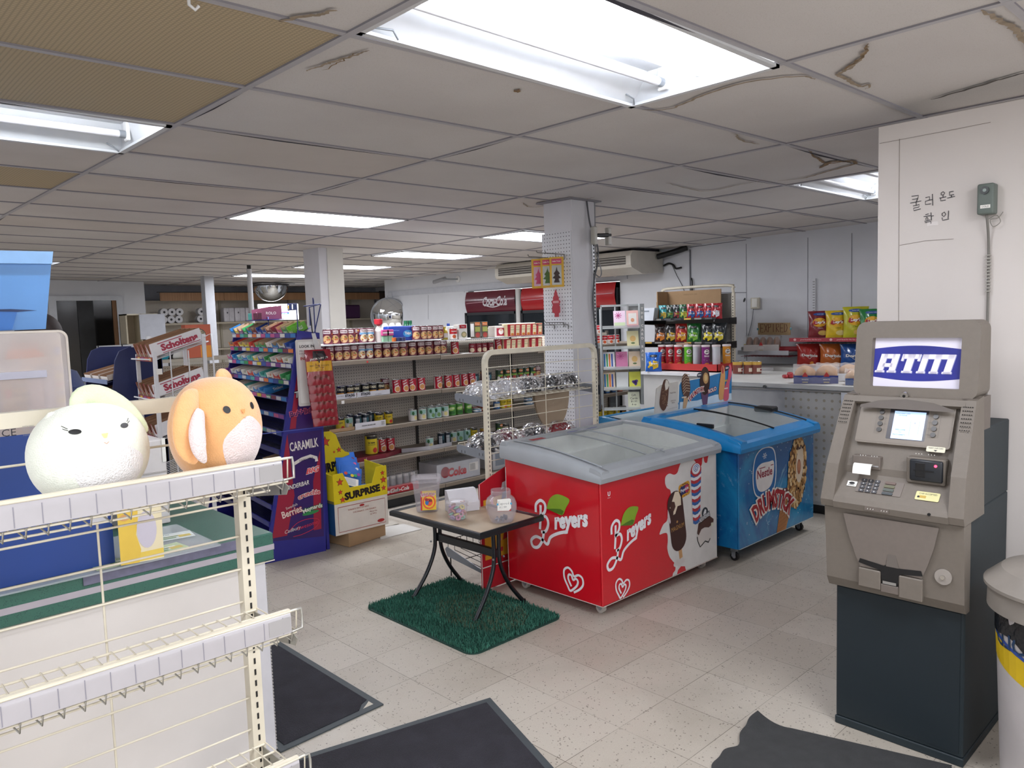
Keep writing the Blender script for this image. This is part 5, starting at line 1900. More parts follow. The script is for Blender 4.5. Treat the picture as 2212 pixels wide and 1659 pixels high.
b.prism(rrect(-.12,-.03,.03,.028,.003),mat('#776e67',.5),Tk,-.01,.0014)
b.build('keypad_plate',t)
KEY=mat('#4c4c50',.35,.3)
n_=0
for r_ in range(4):
 for c in range(3):
  n_+=1
  b=MB()
  x,y=-.10+.022*c,.019-.0145*r_
  M_=rrect(x-.0085,y-.0055,x+.0085,y+.0055,.0015,2)
  b.prism(M_,KEY,Tk,.0014,.005)
  b.text('123456789*0#'[n_-1],.006,Tk,PAPER,x=x,y=y,d=.0054)
  b.build('key',t)
for r_,cc in enumerate(('#6c5a52','#6a6a52','#555c56','#3d4448')):
 b=MB()
 x,y=-.013,.019-.0145*r_
 b.prism(rrect(x-.017,y-.005,x+.017,y+.005,.0015,2),mat(cc,.4),Tk,.0014,.005)
 b.build('key',t,'wide function key')
b=MB()
b.prism(rrect(-.155,-.012,-.122,.010,.001,2),PAPER,Tk,.001,.002)
b.ell(-.139,.001,.010,.0055,BLACK,Tk,.0024)
b.rect(-.15,-.008,-.128,-.006,BLACK,Tk,.0024)
b.prism(rrect(.075,-.03,.148,.004,.004,3),mat('#d9d39a',.5),Tk,.001,.002)
b.text('CHIP ACCEPTED',.006,Tk,BLACK,x=.112,y=-.004,d=.0024,wid=.055)
b.rect(.088,-.022,.108,-.012,mat('#c2a24a',.5),Tk,.0024)
b.ell(.085,-.018,.004,.004,BLACK,Tk,.0026)
b.build('sticker',t)
b=MB()
Tz=lambda x,y,d=0:Vector((x,-.1005-d,y))
b.rect(-.075,.857,.005,.872,AG2,Tz)
for k in range(6):
 x=-.066+.009*k+(.018 if k>2 else 0)
 b.poly([(x,.862),(x+.003,.862),(x+.003,.867)],PAPER,Tz,.001)
b.cyl((.13,-.098,.875),(.13,-.102,.875),.005,BLACK,n=14)
b.build('earphone_socket',t)
for sx in(-1,1):
 b=MB()
 for i in range(5):
  for j in range(7):
   z=1.215-.012*j
   y=.07-(1.235-z)*.64
   x=(sx*(lw-.017)+(-.014+.007*i))*(1-.17*(z-.85))
   b.box((x-.0014,y-.0035,z-.0014),(x+.0014,y-.001,z+.0014),BLACK)
 b.build('speaker_holes',t)
b=MB()
b.poly([(-.15,1.205),(-.09,1.222),(0,1.23),(.09,1.222),(.155,1.203),(.155,1.196),(-.15,1.196)],mat('#5f5751',.6),lambda x,y,d=0:Vector((x,.046+(y-1.2)*.6,y)))  # curved arch over the screen in a darker grey-brown
b.build('arch_panel',t,'darker curved panel over the screen')
b=MB()
b.cyl((-.01,.082,1.243),(-.01,.070,1.240),.013,CHROME,n=24)
b.cyl((-.01,.070,1.240),(-.01,.068,1.2395),.005,BLACK,n=12)
b.build('top_lock',t,'round chrome lock')
b=MB()
sw=.218
prof=[(.075,1.235),(.105,1.30),(.125,1.49),(.17,1.505),(.225,1.50),(.245,1.2),(.24,1.09),(.20,1.12),(.13,1.235)]
outer=rrect(-sw,1.235,sw,1.50,.032)
inner=rrect(-.155,1.268,.158,1.442,.004)
def Tsg(x,y,d=0):
 return Vector((x*.93+.009,.125-(1.5-y)*.14-d,y))
n=len(outer)
vs=[Tsg(*q)for q in outer]+[Tsg(*q)for q in inner]+[Tsg(q[0]*.97,q[1],-.022)for q in inner]+[Vector((q[0]*.92+.009,.24,q[1]))for q in outer]
ring=lambda a,c:[(a+i,a+(i+1)%n,c+(i+1)%n,c+i)for i in range(n)]
b.add(vs,ring(0,n)+ring(n,2*n)+[tuple(reversed(f))for f in ring(0,3*n)],AG,False)
b.add(vs,[tuple(range(3*n,4*n))],AG)
b.prism([(.1,1.10),(.085,1.24),(.24,1.24),(.24,1.05)],AG2,lambda p,q,d=0:Vector((d,p,q)),sw-.05,sw-.005)
b.prism([(.1,1.10),(.085,1.24),(.24,1.24),(.24,1.05)],AG2,lambda p,q,d=0:Vector((d,p,q)),-sw+.005,-sw+.05)
b.build('sign_housing',t)
b=MB()
WS=mat('#d9d5e4',.4,emit=.08,var=.06,scale=5,name='backlit_white')
b.poly([(-.156,1.265),(.159,1.265),(.159,1.445),(-.156,1.445)],WS,Tsg,-.018)
BS=mat('#2a2f86',.35,emit=.1,var=.2,scale=12,name='backlit_blue')
top=[(-.154+.312*k/20,1.402+.012*math.sin(math.pi*k/20))for k in range(21)]
bot=[(.158-.312*k/20,1.302-.012*math.sin(math.pi*k/20))for k in range(21)]
b.poly(bot+top,BS,Tsg,-.0172)
LT=mat('#e3dfec',.35,emit=.08,name='backlit_letter')
LT2=mat('#8f94c4',.35)
def letters(d,gx,gy,m):
 sh=.28
 def q(x0,y0,x1,y1,r=0):
  return[(x0+gx+(y0)*sh,1.318+y0+gy),(x1+gx+(y0)*sh,1.318+y0+gy),(x1+gx+(y1)*sh,1.318+y1+gy),(x0+gx+(y1)*sh,1.318+y1+gy)]
 H=.066
 for r_ in((-.142,0,-.118,H),(-.098,0,-.074,H),(-.13,H-.016,-.09,H),(-.125,.02,-.09,.033),(-.147,0,-.112,.007),(-.103,0,-.070,.007),(-.062,H-.016,.0,H),(-.044,0,-.018,H),(-.05,0,-.012,.007),(-.064,H-.024,-.055,H),(-.006,H-.024,.003,H),(.008,0,.030,H),(.052,0,.074,H),(.096,0,.120,H),(.008,H-.016,.116,H),(.003,0,.034,.007),(.047,0,.078,.007),(.091,0,.124,.007)):
  b.poly(q(*r_),m,Tsg,d)
letters(-.0166,.002,-.002,LT2)
letters(-.016,0,0,LT)
b.build('sign_face',t,'white sign face with a blue oval and slanted ATM lettering')
# waste bin at the right edge
t=thing('waste_bin','white and yellow barrel waste bin with a round lid at the right edge','bin',(1.64,-1.33,0))
BW_=mat('#bdb8b8',.5,var=.12,scale=5)
b=MB()
b.lathe([(.17,0.001),(.18,.02),(.2,.5),(.205,.60),(.2,.61)],BW_,n=48)
b.build('barrel',t)
b=MB()
a0=R(150)
Tc=lambda x,y,d=0:Vector(((.172+.033*min(y/.6,1)+d+.002)*math.cos(a0-x/.2),(.172+.033*min(y/.6,1)+d+.002)*math.sin(a0-x/.2),y))
band=[]
for k in range(30):
 u,v=k/29,0
 x=-.4+.8*u
 band.append((x,.40+.05*math.sin((u-.5)*5)))
for k in range(29):
 x0,y0=band[k]
 x1,y1=band[k+1]
 b.add([Tc(x0,y0),Tc(x1,y1),Tc(x1,y1+.085),Tc(x0,y0+.085)],[(0,1,2,3)],mat('#d8b61a',.45,var=.12,scale=8))
 b.add([Tc(x0,y0+.082,.001),Tc(x1,y1+.082,.001),Tc(x1,y1+.094,.001),Tc(x0,y0+.094,.001)],[(0,1,2,3)],mat('#2b4a9a',.4))
b.text('COLD',.05,Tc,mat('#1c3a5c',.45),x=.02,y=.515,d=.001,bold=.02)
b.build('printed_band',t,'yellow band with a blue line and dark lettering')
b=MB()
b.grid(lambda u,v:Vector(((.208+.004*math.sin(u*60)-.002*v)*math.cos(6.2832*u),(.208+.004*math.sin(u*60))*math.sin(6.2832*u),.63-.10*v-.03*v*math.sin(u*17)-.012*v*math.sin(u*43))),90,6,mat('#14171d',.25,bump=.4,bscale=40),wrap=True)
b.build('bin_liner',t,'black plastic liner folded over the rim')
b=MB()
LID=mat('#8f8880',.6,var=.14,scale=7)
b.lathe([(.222,.60),(.228,.602),(.226,.665),(.238,.672),(.238,.682),(.19,.725),(.09,.765),(.065,.77),(.05,.772)],LID,n=60)
b.lathe([(.052,.772),(.05,.74),(.0,.735)],BLACK,n=30)
b.build('lid',t,'grey-brown round lid with a centre hole')
# main grocery shelving
GY=3.47
SZ=[.112,.433,.700,.958,1.262]
SHM=mat('#877b6c',.5,var=.08,scale=5)
SHM2=mat('#9a8f80',.5,var=.08,scale=5)
PEG=peg_mat('brown_pegboard','#e2d9cb','#3a342e',(0,2),.0254,.0038,rough=.75)
G=thing('grocery_shelving','long brown-grey steel shelving with pegboard backs and rows of canned food','shelving',(0,GY,0))
JX=[1.79,3.01,4.23,5.80]
for k in range(3):
 x0,x1=JX[k],JX[k+1]
 b=MB()
 b.box((x0+.012,.40,.1),(x1-.012,.41,1.36),PEG)
 b.build('back_panel',G,'pegboard back panel')
 b=MB()
 b.box((x0+.004,.03,.002),(x1-.004,.045,.095),BLACK)
 b.build('kick_plate',G,'black kick plate')
 for j,z in enumerate(SZ):
  b=MB()
  dz=(0,.0,0,-.004,-.012)[j]*k
  b.box((x0+.003,0,z-.034+dz),(x1-.003,.012,z+dz),SHM,.002)
  b.box((x0+.003,.012,z-.006+dz),(x1-.003,.40,z-.001+dz),SHM2)
  b.build('shelf',G)
for x in JX:
 b=MB()
 b.box((x-.012,.385,0),(x+.012,.425,1.38),mat('#4a443e',.5))
 b.build('upright',G,'dark slotted upright')
 for z in SZ[1:]:
  b=MB()
  b.prism([(.39,z-.008),(.39,z-.05),(.02,z-.03),(.015,z-.008)],SHM2,lambda p,q,d=0:Vector((x+d,p,q)),-.0015,.0015)
  b.build('bracket',G)
b=MB()
for x in(2.25,3.55):
 b.box((x,-.002,1.236),(x+.014,.0,1.25),mat('#d23a3a',.5))
b.box((2.0,-.002,.925),(2.025,0,.95),PAPER)
b.build('price_dot',G,'small red sticker')
# tins and cartons
LW=mat('#e6e2dc',.35)
LR=mat('#a8182c',.3)
LM=mat('#5c1d2c',.3)
LK=mat('#1d1c20',.3)
def tin(kind):
 """returns mesh, radius, height"""
 b=MB()
 r,h=.0385,.112
 q={'stew':(.0385,.122),'stewblue':(.0385,.122),'soup':(.0375,.113),'chili':(.0375,.098),'chilig':(.0375,.098),'white':(.037,.10),'teal':(.037,.10),'green':(.036,.104),'yellow':(.037,.102),'dark':(.034,.105),'big':(.052,.158),'fish':(.043,.036),'fishred':(.038,.045),'tall':(.037,.118),'jarred':(.035,.09),'small':(.033,.075),'redwhite':(.034,.10),'spread':(.033,.09)}[kind]
 r,h=q
 body={'stew':'#6a2c3a','stewblue':'#6e3848','soup':'#b01a30','chili':'#1b1a1c','chilig':'#20211f','white':'#ddd9d2','teal':'#a9cdc6','green':'#4d8f3c','yellow':'#dcc22c','dark':'#22323c','big':'#e6cf2a','fish':'#2e6c93','fishred':'#b4564c','tall':'#2e4a36','jarred':'#7a4238','small':'#3b6aa0','redwhite':'#b3202c','spread':'#8c2433'}[kind]
 B=mat(body,.32,var=.04)
 b.lathe([(r*.93,.0,TIN),(r*.97,.003,TIN),(r,.004,B),(r,h-.004,TIN),(r*.98,h-.001,TIN),(r*.95,h,TIN),(r*.93,h-.003,TIN)],B,n=20)
 T=CYL(r,0)
 def band(z0,z1,col,d=.0004,x0=None,x1=None):
  x0=-r*2.9 if x0 is None else x0
  x1=r*2.9 if x1 is None else x1
  b.rect(x0,z0,x1,z1,mat(col,.32),T,d,nx=16 if x1-x0>r*2 else 6)
 if kind in('stew','stewblue'):
  band(h*.70,h*.90,'#dcd2cf',x0=-r*.8,x1=r*.8)
  b.text('Chunky',.011,T,mat('#6b2033',.4),y=h*.80,d=.001,bold=.05,wid=r*1.35)
  if kind=='stewblue':
   band(h*.56,h*.69,'#6fa3c9',.0005,-r,r)
  b.ell(0,h*.34,r*.85,h*.26,mat('#c9a478' if kind=='stew' else '#d9cbb4',.4),T,.0008)
  for k in range(7):
   b.ell(r*.5*math.cos(k*1.9),h*(.34+.13*math.sin(k*2.4)),r*.2,h*.06,mat(['#b5622e','#d9b25c','#8a4630','#7d8a44'][k%4],.5),T,.0011,n=8)
  for k in range(5):
   b.ell(r*1.35*(1 if k%2 else-1),h*(.2+.16*k),r*.22,h*.06,mat(['#c9642c','#d8a83a','#2c2022'][k%3],.5),T,.0007,n=8)
 elif kind=='soup':
  b.ell(r*.15,h*.30,r*.72,h*.24,mat('#e0d2c4',.4),T,.0006)
  b.ell(r*.15,h*.30,r*.55,h*.18,mat('#cf8f4e',.4),T,.0009)
  for k in range(3):
   b.text(('Soup','Habitant','Soupe')[k],.013,T,LW,x=-r*.25+.004*k,y=h*(.85-.17*k),d=.001,rot=.45,bold=.04,shear=.3,wid=r*1.05)
  band(h*.05,h*.95,'#e9e4df',.0005,-r*1.5,-r*1.15)
 elif kind in('chili','chilig'):
  b.text('STAGG',.020,T,mat('#d8cfae',.4),y=h*.72,d=.001,bold=.05,wid=r*1.5)
  band(h*.06,h*.45,'#c98f3a' if kind=='chili' else '#aab29a',.0005,-r*.8,r*.8)
  b.ell(r*.3,h*.25,r*.35,h*.13,mat('#7a3a2a',.5),T,.0009)
 elif kind in('white','teal'):
  band(h*.55,h*.92,'#9fc9bd',.0005,-r*1.0,r*1.0)
  b.ell(-r*.3,h*.68,r*.3,h*.16,mat('#2f6b3a',.5),T,.0009)
  b.ell(r*.35,h*.3,r*.45,h*.18,mat('#e0d48e' if kind=='white' else '#6f9a58',.5),T,.0009)
  b.text('PEAS' if kind=='teal' else 'CORN',.009,T,mat('#37504a',.5),y=h*.5,d=.0012)
 elif kind=='green':
  b.ell(0,h*.6,r*.9,h*.16,mat('#a9d06a',.5),T,.0007,a=.2)
  b.text('BEANS',.011,T,LW,y=h*.62,d=.0012,bold=.04,rot=.15)
  b.ell(0,h*.25,r*.8,h*.14,mat('#2f6a2c',.5),T,.0007)
 elif kind in('yellow','big'):
  band(h*.82,h*.97,'#2b2a26',.0005,-r*.9,r*1.1)
  b.text('no name',h*.08,T,LK,x=-r*.1,y=h*.62,d=.001,bold=.03,wid=r*1.1)
  b.text('tomatoes' if kind=='big' else 'soup',h*.06,T,mat('#2c6a34',.5),x=-r*.1,y=h*.52,d=.001)
  b.ell(r*.45,h*.22,r*.4,h*.14,mat('#c9392c',.5),T,.0009)
 elif kind=='dark':
  band(h*.1,h*.75,'#cfd3d4',.0005,-r*.7,r*.25)
  b.ell(r*.55,h*.6,r*.3,h*.2,mat('#3a6f7a',.5),T,.0007)
  b.text('SALMON',.007,T,LK,x=-r*.2,y=h*.55,d=.001)
 elif kind=='tall':
  b.ell(r*.25,h*.8,r*.55,h*.12,mat('#e07a28',.4),T,.0007)
  b.text('Primo',.012,T,LW,x=r*.25,y=h*.8,d=.001,bold=.04,wid=r*.9)
  b.ell(r*.25,h*.28,r*.5,h*.2,mat('#a8443a',.5),T,.0007)
  b.ell(-r*.8,h*.3,r*.35,h*.2,LW,T,.0007)
  band(h*.45,h*.6,'#7fa83c',.0006,-r,r)
 elif kind=='fish':
  band(h*.3,h*.7,'#e4e6e8',.0005)
  b.text('tuna',.010,T,LK,y=h*.5,d=.001)
 elif kind=='fishred':
  band(h*.3,h*.65,'#e8c8a0',.0005)
 elif kind=='redwhite':
  band(h*.04,h*.5,'#e3dcd6',.0005)
  b.text("Campbell's",.014,T,LW,y=h*.74,d=.001,shear=.25,bold=.03,wid=r*1.6)
  b.ell(0,h*.28,r*.5,h*.16,mat('#c4572c',.5),T,.0009)
 elif kind=='spread':
  b.text('Soup',.014,T,LW,y=h*.7,d=.001,shear=.25)
  b.ell(0,h*.3,r*.7,h*.22,mat('#d9c7a8',.5),T,.0009)
 elif kind=='jarred':
  band(h*.75,h*.99,'#c9a24a',.0008)
  band(h*.2,h*.5,'#e2d6c2',.0006,-r,r)
  b.ell(0,h*.35,r*.3,h*.08,mat('#8c2433',.5),T,.001)
 elif kind=='small':
  band(h*.3,h*.75,'#e8e2c8',.0005,-r,r)
 return b.mesh('tin_'+kind),r,h
TINS={}
def carton(kind,w,d,h,front,lid=None,deco=None):
 b=MB()
 b.box((-w/2,-d/2,0),(w/2,d/2,h),mat(front,.5),.001)
 T=lambda x,y,dd=0:Vector((x,-d/2-.0006-dd,y))
 T2=lambda x,y,dd=0:Vector((-w/2-.0006-dd,-x,y))
 if deco:
  deco(b,T,w,h)
  b.rect(-d*.4,h*.1,d*.4,h*.9,mat(lid or front,.5),T2)
 return b.mesh('carton_'+kind),w/2,h
def put(kind,x,y,z,label,group,rz=0,cat='can',name='food_tin',rot=None):
 if kind not in TINS:
  TINS[kind]=tin(kind)
 me=TINS[kind][0]
 o=bpy.data.objects.new(name,me)
 COL.objects.link(o)
 o.location=(x,y,z)
 o.rotation_euler=rot or(0,0,rz)
 o['label']=label
 o['category']=cat
 o['group']=group
 return o
r6=random.Random(21)
DESC={'stew':"maroon Chunky tin",'stewblue':"blue-banded maroon tin",'soup':"red soup tin",'chili':"gold-label STAGG tin",'chilig':"grey-label STAGG tin",'white':"white vegetable tin",'teal':'pale teal pea tin','green':'bright green bean tin','yellow':'yellow food tin','dark':"dark blue tin",'big':'tall yellow tomato tin','fish':'flat blue tuna tin','fishred':'flat red fish tin','tall':"green Primo tin",'jarred':"brown jar",'small':'small blue tin','redwhite':"red and white Campbell tin",'spread':'dark red soup tin'}
def row(us,kinds,z,dy,where,group,plane=GY,extra=0):
 """a row of tins standing on a shelf at the horizontal photo positions us"""
 n=0
 cnt={}
 for u,k in zip(us,kinds):
  v=800
  p=at(u,v,Y=plane+dy)
  if k not in TINS:
   TINS[k]=tin(k)
  cnt[k]=cnt.get(k,0)+1
  n+=1
  lab='%s, %s from left %s'%(DESC[k],ORD[n-1],where)
  put(k,p.x,plane+dy,z+.0004,lab,group,rz=-.45+r6.uniform(-.35,.35))
us=[693,713,732,749,766,781,798,817,836,855,873,892,910,928,944,958]
ks=['stew','stew','stew','stew','stew','stewblue','stewblue','stew','stew','stew','stew','stew','stew','stew','stew','stew']
row([u for u in us],ks,SZ[4],.075,"in the top shelf's lower row",'stew tins in the lower row of the top shelf')
row([984],['soup'],SZ[4]-.012,.075,"after the stew tins, top shelf",'soup tins on the top shelf')
row([1022,1034,1046,1060,1077],['spread','spread','spread','spread','soup'],SZ[4]-.012,.075,"right of the gap, top shelf's lower row",'soup tins on the top shelf')
LAY=SZ[4]+.128
for k,(xa,xb)in enumerate(((1.82,3.02),(3.06,4.36))):
 b=MB()
 b.box((xa,.02,LAY-.012*k),(xb,.38,LAY+.004-.012*k),mat('#d7d5d6',.4))
 b.build('layer_board',label=('white board laid over the lower row of maroon tins, left half' if k==0 else 'white board laid over the lower row of tins, right half'),cat='board',loc=(0,GY,0),group='boards between the tin layers')
LZ=LAY+.0045
us=[712,727,746,761,786,803]
row(us,['stew','stew','stew','stew','stewblue','stewblue'],LZ,.09,"in the top shelf's upper row",'stew tins in the upper row of the top shelf')
row([903,916,929,940,952],['stew']*5,LZ,.09,"right of the blue tissue pack",'stew tins in the upper row of the top shelf')
row([724,742,760,778],['stew']*4,LZ,.19,"in the upper row's second rank",'stew tins in the upper row of the top shelf')
def place(mesh,name,u,dy,z,label,cat,group=None,rz=0,x=None,plane=GY,v=800):
 o=bpy.data.objects.new(name,mesh)
 COL.objects.link(o)
 px=at(u,v,Y=plane+dy).x if x is None else x
 o.location=(px,plane+dy,z+.0005)
 o.rotation_euler=(0,0,rz)
 return setp(o,label,cat,group)
b=MB()
b.lathe([(.03,0),(.034,.02),(.036,.09),(.022,.12),(.014,.135)],mat('#c9bfba',.4),n=20)
b.lathe([(.012,.135),(.034,.15),(.036,.185),(.03,.19)],mat('#b8202f',.4),n=20)
place(b.mesh('bottle'),'sauce_bottle',822,.08,LZ,'clear bottle with a flared red cap on the upper row','bottle')
for k,(u,lab)in enumerate(((836,'left'),(851,'middle'),(865,'right'))):
 b=MB()
 b.lathe([(.028,0),(.033,.03),(.033,.09),(.03,.125),(.018,.150),(.005,.155)],mat('#e2dde8',.35),n=18)
 b.rect(-.022,.02,.022,.07,mat('#b04a8a' if k<2 else '#c7ccd6',.4),CYL(.0335),.0004,nx=4)
 place(b.mesh('bottle'),'toiletry_bottle',u,.27,LZ,'white rounded toiletry bottle behind the blue tissue pack, the %s one of three'%lab,'bottle','white toiletry bottles')
b=MB()
b.box((-.15,-.04,0),(.15,.04,.125),mat('#22409a',.4),.01,seg=2)
T=lambda x,y,d=0:Vector((x,-.041-d,y))
b.ell(.05,.06,.05,.03,mat('#3f8fc9',.4),T,.001)
b.text('Tidys',.03,T,LW,x=.05,y=.06,d=.002,bold=.04)
b.text('facial tissue',.01,T,mat('#9fb6e6',.4),x=-.07,y=.09,d=.002)
place(b.mesh('pack'),'tissue_pack',868,.16,LZ,'blue pack of tissues on the upper row of the top shelf','pack')
for k,(u,c,lab)in enumerate(((832,'#c94f8a','pink'),(842,'#c94f8a','second pink'))):
 b=MB()
 b.box((-.028,-.03,0),(.028,.03,.05),mat('#8fb89a',.4),.003)
 b.box((-.034,-.034,.05),(.034,.034,.10),mat(c,.4),.004)
 b.rect(-.03,.07,.03,.08,LW,lambda x,y,d=0:Vector((x,-.035,y)))
 place(b.mesh('tub'),'food_tub',u,.06,LZ,'%s-lidded tub beside the blue tissue pack'%lab,'tub','pink lidded tubs')
for k,(u,c,lab)in enumerate(((852,'#d9702c','orange'),(862,'#2f3560','dark blue'),(872,'#39406a','second dark blue'))):
 b=MB()
 b.lathe([(.026,0),(.027,.03),(.026,.032)],mat(c,.4),n=16)
 place(b.mesh('pot'),'food_pot',u,.045,LZ,'short %s pot in front of the blue tissue pack'%lab,'pot','short pots before the tissue pack')
b=MB()
for dx,c,hh in((-.035,'#24694a',.15),(.035,'#2a7a4c',.155)):
 pass
b.lathe([(.028,0),(.03,.09),(.026,.12),(.018,.14),(.018,.17)],mat('#1f6b48',.4),n=16)
GB_=b.mesh('bottle')
place(GB_,'sauce_bottle',881,.28,LZ,'dark green bottle behind the tissue pack, left of the pair','bottle','green bottles')
place(GB_,'sauce_bottle',890,.28,LZ,'dark green bottle behind the tissue pack, right of the pair','bottle','green bottles')
R2=LZ-.012
def soupbox(b,T,w,h):
 b.rect(-w*.4,h*.72,w*.4,h*.95,LR,T,.0004)
 b.text('Soup',h*.13,T,LW,y=h*.83,d=.001)
 b.ell(w*.1,h*.3,w*.32,h*.2,mat('#8a8a60',.5),T,.0006)
 b.ell(w*.1,h*.3,w*.22,h*.13,mat('#c9b58a',.5),T,.0009)
def sauce(b,T,w,h):
 b.rect(-w*.4,h*.78,w*.4,h*.97,mat('#e0772a',.4),T,.0004)
 b.text('Primo',h*.1,T,LW,y=h*.87,d=.001)
 b.rect(-w*.4,h*.4,w*.4,h*.7,mat('#a3a85a',.4),T,.0004)
 b.ell(0,h*.2,w*.36,h*.16,mat('#a03c34',.5),T,.0006)
def oats(b,T,w,h):
 b.rect(-w*.35,h*.1,w*.35,h*.8,mat('#a3243a',.5),T,.0004)
 b.ell(0,h*.48,w*.2,h*.26,LW,T,.0008)
 b.ell(0,h*.62,w*.12,h*.1,mat('#d8b49a',.5),T,.001)
def noodle(b,T,w,h):
 b.rect(-w*.46,.002,w*.46,h*.98,mat('#a61e2c',.4),T,.0004)
 b.poly([(-w*.12,h*.08),(w*.34,h*.08),(w*.42,h*.9),(-w*.06,h*.9)],mat('#ddd0a8',.45),T,.0008)
 b.text('NOODLE',w*.14,T,LR,x=w*.16,y=h*.75,d=.0012,wid=w*.38)
 b.text('SOUP',w*.12,T,mat('#2f5a34',.5),x=w*.16,y=h*.55,d=.0012)
 b.ell(w*.14,h*.18,w*.2,h*.09,mat('#c9752c',.5),T,.0012)
C1=carton('soupbox',.10,.07,.135,'#dcd8d2','#c9c5c0',soupbox)[0]
C2=carton('sauce',.075,.06,.15,'#5b5346','#dad8d6',sauce)[0]
C3=carton('oats',.16,.09,.105,'#dcd2c8','#cfc6bc',oats)[0]
C4=carton('noodle',.088,.085,.118,'#cfc39a','#cdbf96',noodle)[0]
place(C1,'soup_carton',998,.08,R2,'white soup carton on the right part of the upper row','carton')
place(C2,'sauce_carton',1030,.09,R2,'tall Primo sauce carton on the upper row, left of two','carton','Primo cartons')
place(C2,'sauce_carton',1046,.09,R2,'tall Primo sauce carton on the upper row, right of two','carton','Primo cartons')
place(C3,'oat_box',1078,.13,R2,'cream oat box with a red picture panel on the upper row','box')
b=MB()
b.box((-.10,-.05,0),(.10,.05,.09),mat('#d9d4cb',.5),.003)
place(b.mesh('box'),'cracker_box',1062,.22,R2,'plain cream box behind the oat box','box')
b=MB()
b.lathe([(.03,0),(.032,.06),(.024,.085),(.015,.1),(.016,.118)],mat('#c9b43a',.4),n=16)
b.rect(-.025,.02,.025,.06,LW,CYL(.0325),.0004,nx=4)
place(b.mesh('bottle'),'dish_soap_bottle',963,.11,R2,'yellow-green bottle at the left of the upper row, beside the tomato tin','bottle')
b=MB()
b.box((-.04,-.03,0),(.04,.03,.12),mat('#dfe0de',.5),.004)
b.box((-.02,-.02,.12),(.005,.0,.145),mat('#2b49a0',.5),.003)
place(b.mesh('jug'),'bleach_jug',972,.2,R2,'white jug with a blue cap on the upper row','jug')
put('redwhite',at(982,800,Y=GY+.06).x,GY+.06,R2+.0004,'red and yellow tomato tin standing alone on the right upper row','soup tins on the top shelf',-.4)
for row_,(z,u0s,nm)in enumerate(((R2,[1101,1113,1125,1136,1149,1161],'upper'),(SZ[4]-.02,[1092,1103,1115,1130,1146,1160],'lower'))):
 for k,u in enumerate(u0s):
  place(C4,'noodle_cup',u,.07,z,'red and cream noodle carton, %s from the left, %s row by the column'%(ORD[k],nm),'carton','noodle soup cartons',rz=-.12)
b=MB()
b.box((-.17,-.08,0),(.17,.08,.006),PAPER)
place(b.mesh('tray'),'cardboard_tray',1120,.12,R2+.119,'white cardboard sheet lying on the noodle cartons','tray')
b=MB()
b.box((-.05,-.05,0),(.05,.05,.004),PAPER)
place(b.mesh('card'),'cardboard_tray',1005,.05,SZ[4]-.012,'white card lying in the gap on the lower row','tray')
row([735,752,767,786,804,819],['chili','chili','chilig','chilig','chili','chili'],SZ[3]+.003,.085,"in the second shelf's STAGG row",'chili tins on the second shelf')
row([830,800,772],['stew','chilig','chili'],SZ[3]+.0005,.19,"behind the STAGG row",'chili tins on the second shelf')
row([854,872,889,908],['soup']*4,SZ[3],.075,"left of the shelf joint, second shelf",'red soup tins on the second shelf')
row([945,967,983,1001,1018],['soup']*5,SZ[3]-.004,.075,"right of the shelf joint, second shelf",'red soup tins on the second shelf')
row([1026,1046,1054],['dark','stew','dark'],SZ[3]-.004,.09,"by the hat rack post, second shelf",'dark tins on the second shelf')
row([1078,1094,1109,1123,1135,1149,1160],['tall','tall','tall','tall','tall','tall','stew'],SZ[3]-.006,.09,"through the hat rack, second shelf",'Primo tins on the second shelf')
for k,(ua,ub)in enumerate(((718,769),(771,842))):
 b=MB()
 xa,xb=at(ua,850,Y=GY+.02).x,at(ub,845,Y=GY+.02).x
 b.box((xa,.018,0),(xb,.0205,.042),mat('#c8c7cc',.6))
 b.box((xa,.018,0),(xb,.25,.0025),mat('#b9b3ab',.7))
 T=lambda x,y,d=0:Vector((x,.0175-d,y))
 b.text('STAGG',.022,T,LK,x=(xb-.06)if k==0 else xa+.08,y=.026,d=.0005,bold=.05)
 b.text('CHILI',.007,T,LK,x=(xb-.06)if k==0 else xa+.08,y=.009,d=.0005)
 b.text('WITH BEANS',.007,T,LK,x=xa+.07 if k==0 else xa+.2,y=.026 if k==0 else .012,d=.0005)
 b.build('display_tray',label='grey cardboard STAGG tray under the chili tins, %s of two'%('left' if k==0 else 'right'),cat='tray',loc=(0,GY,SZ[3]+.0005),group='STAGG trays')
row([729,747,767,785,813,834],['yellow','white','dark','dark','yellow','yellow'],SZ[2]+.003,.10,"in the third shelf's left group",'tins at the left of the third shelf')
row([752,776,797,803],['dark','dark','dark','yellow'],SZ[2]+.003,.2,"behind the third shelf's left group",'tins at the left of the third shelf')
row([887,908,927,941,957,973],['white','white','teal','teal','white','green'],SZ[2],.07,"in the third shelf's pale row",'vegetable tins on the third shelf')
row([912,930,946,960],['teal','teal','teal','teal'],SZ[2],.165,"behind the third shelf's pale row",'vegetable tins on the third shelf')
row([988,1008],['green','green'],SZ[2],.075,"in the third shelf's green pair",'vegetable tins on the third shelf')
row([1027,1044],['fish','fishred'],SZ[2]-.001,.06,"left of the hat rack post",'flat fish tins')
row([1020,1036],['fishred','fishred'],SZ[2]-.001,.16,"behind the flat tins",'flat fish tins')
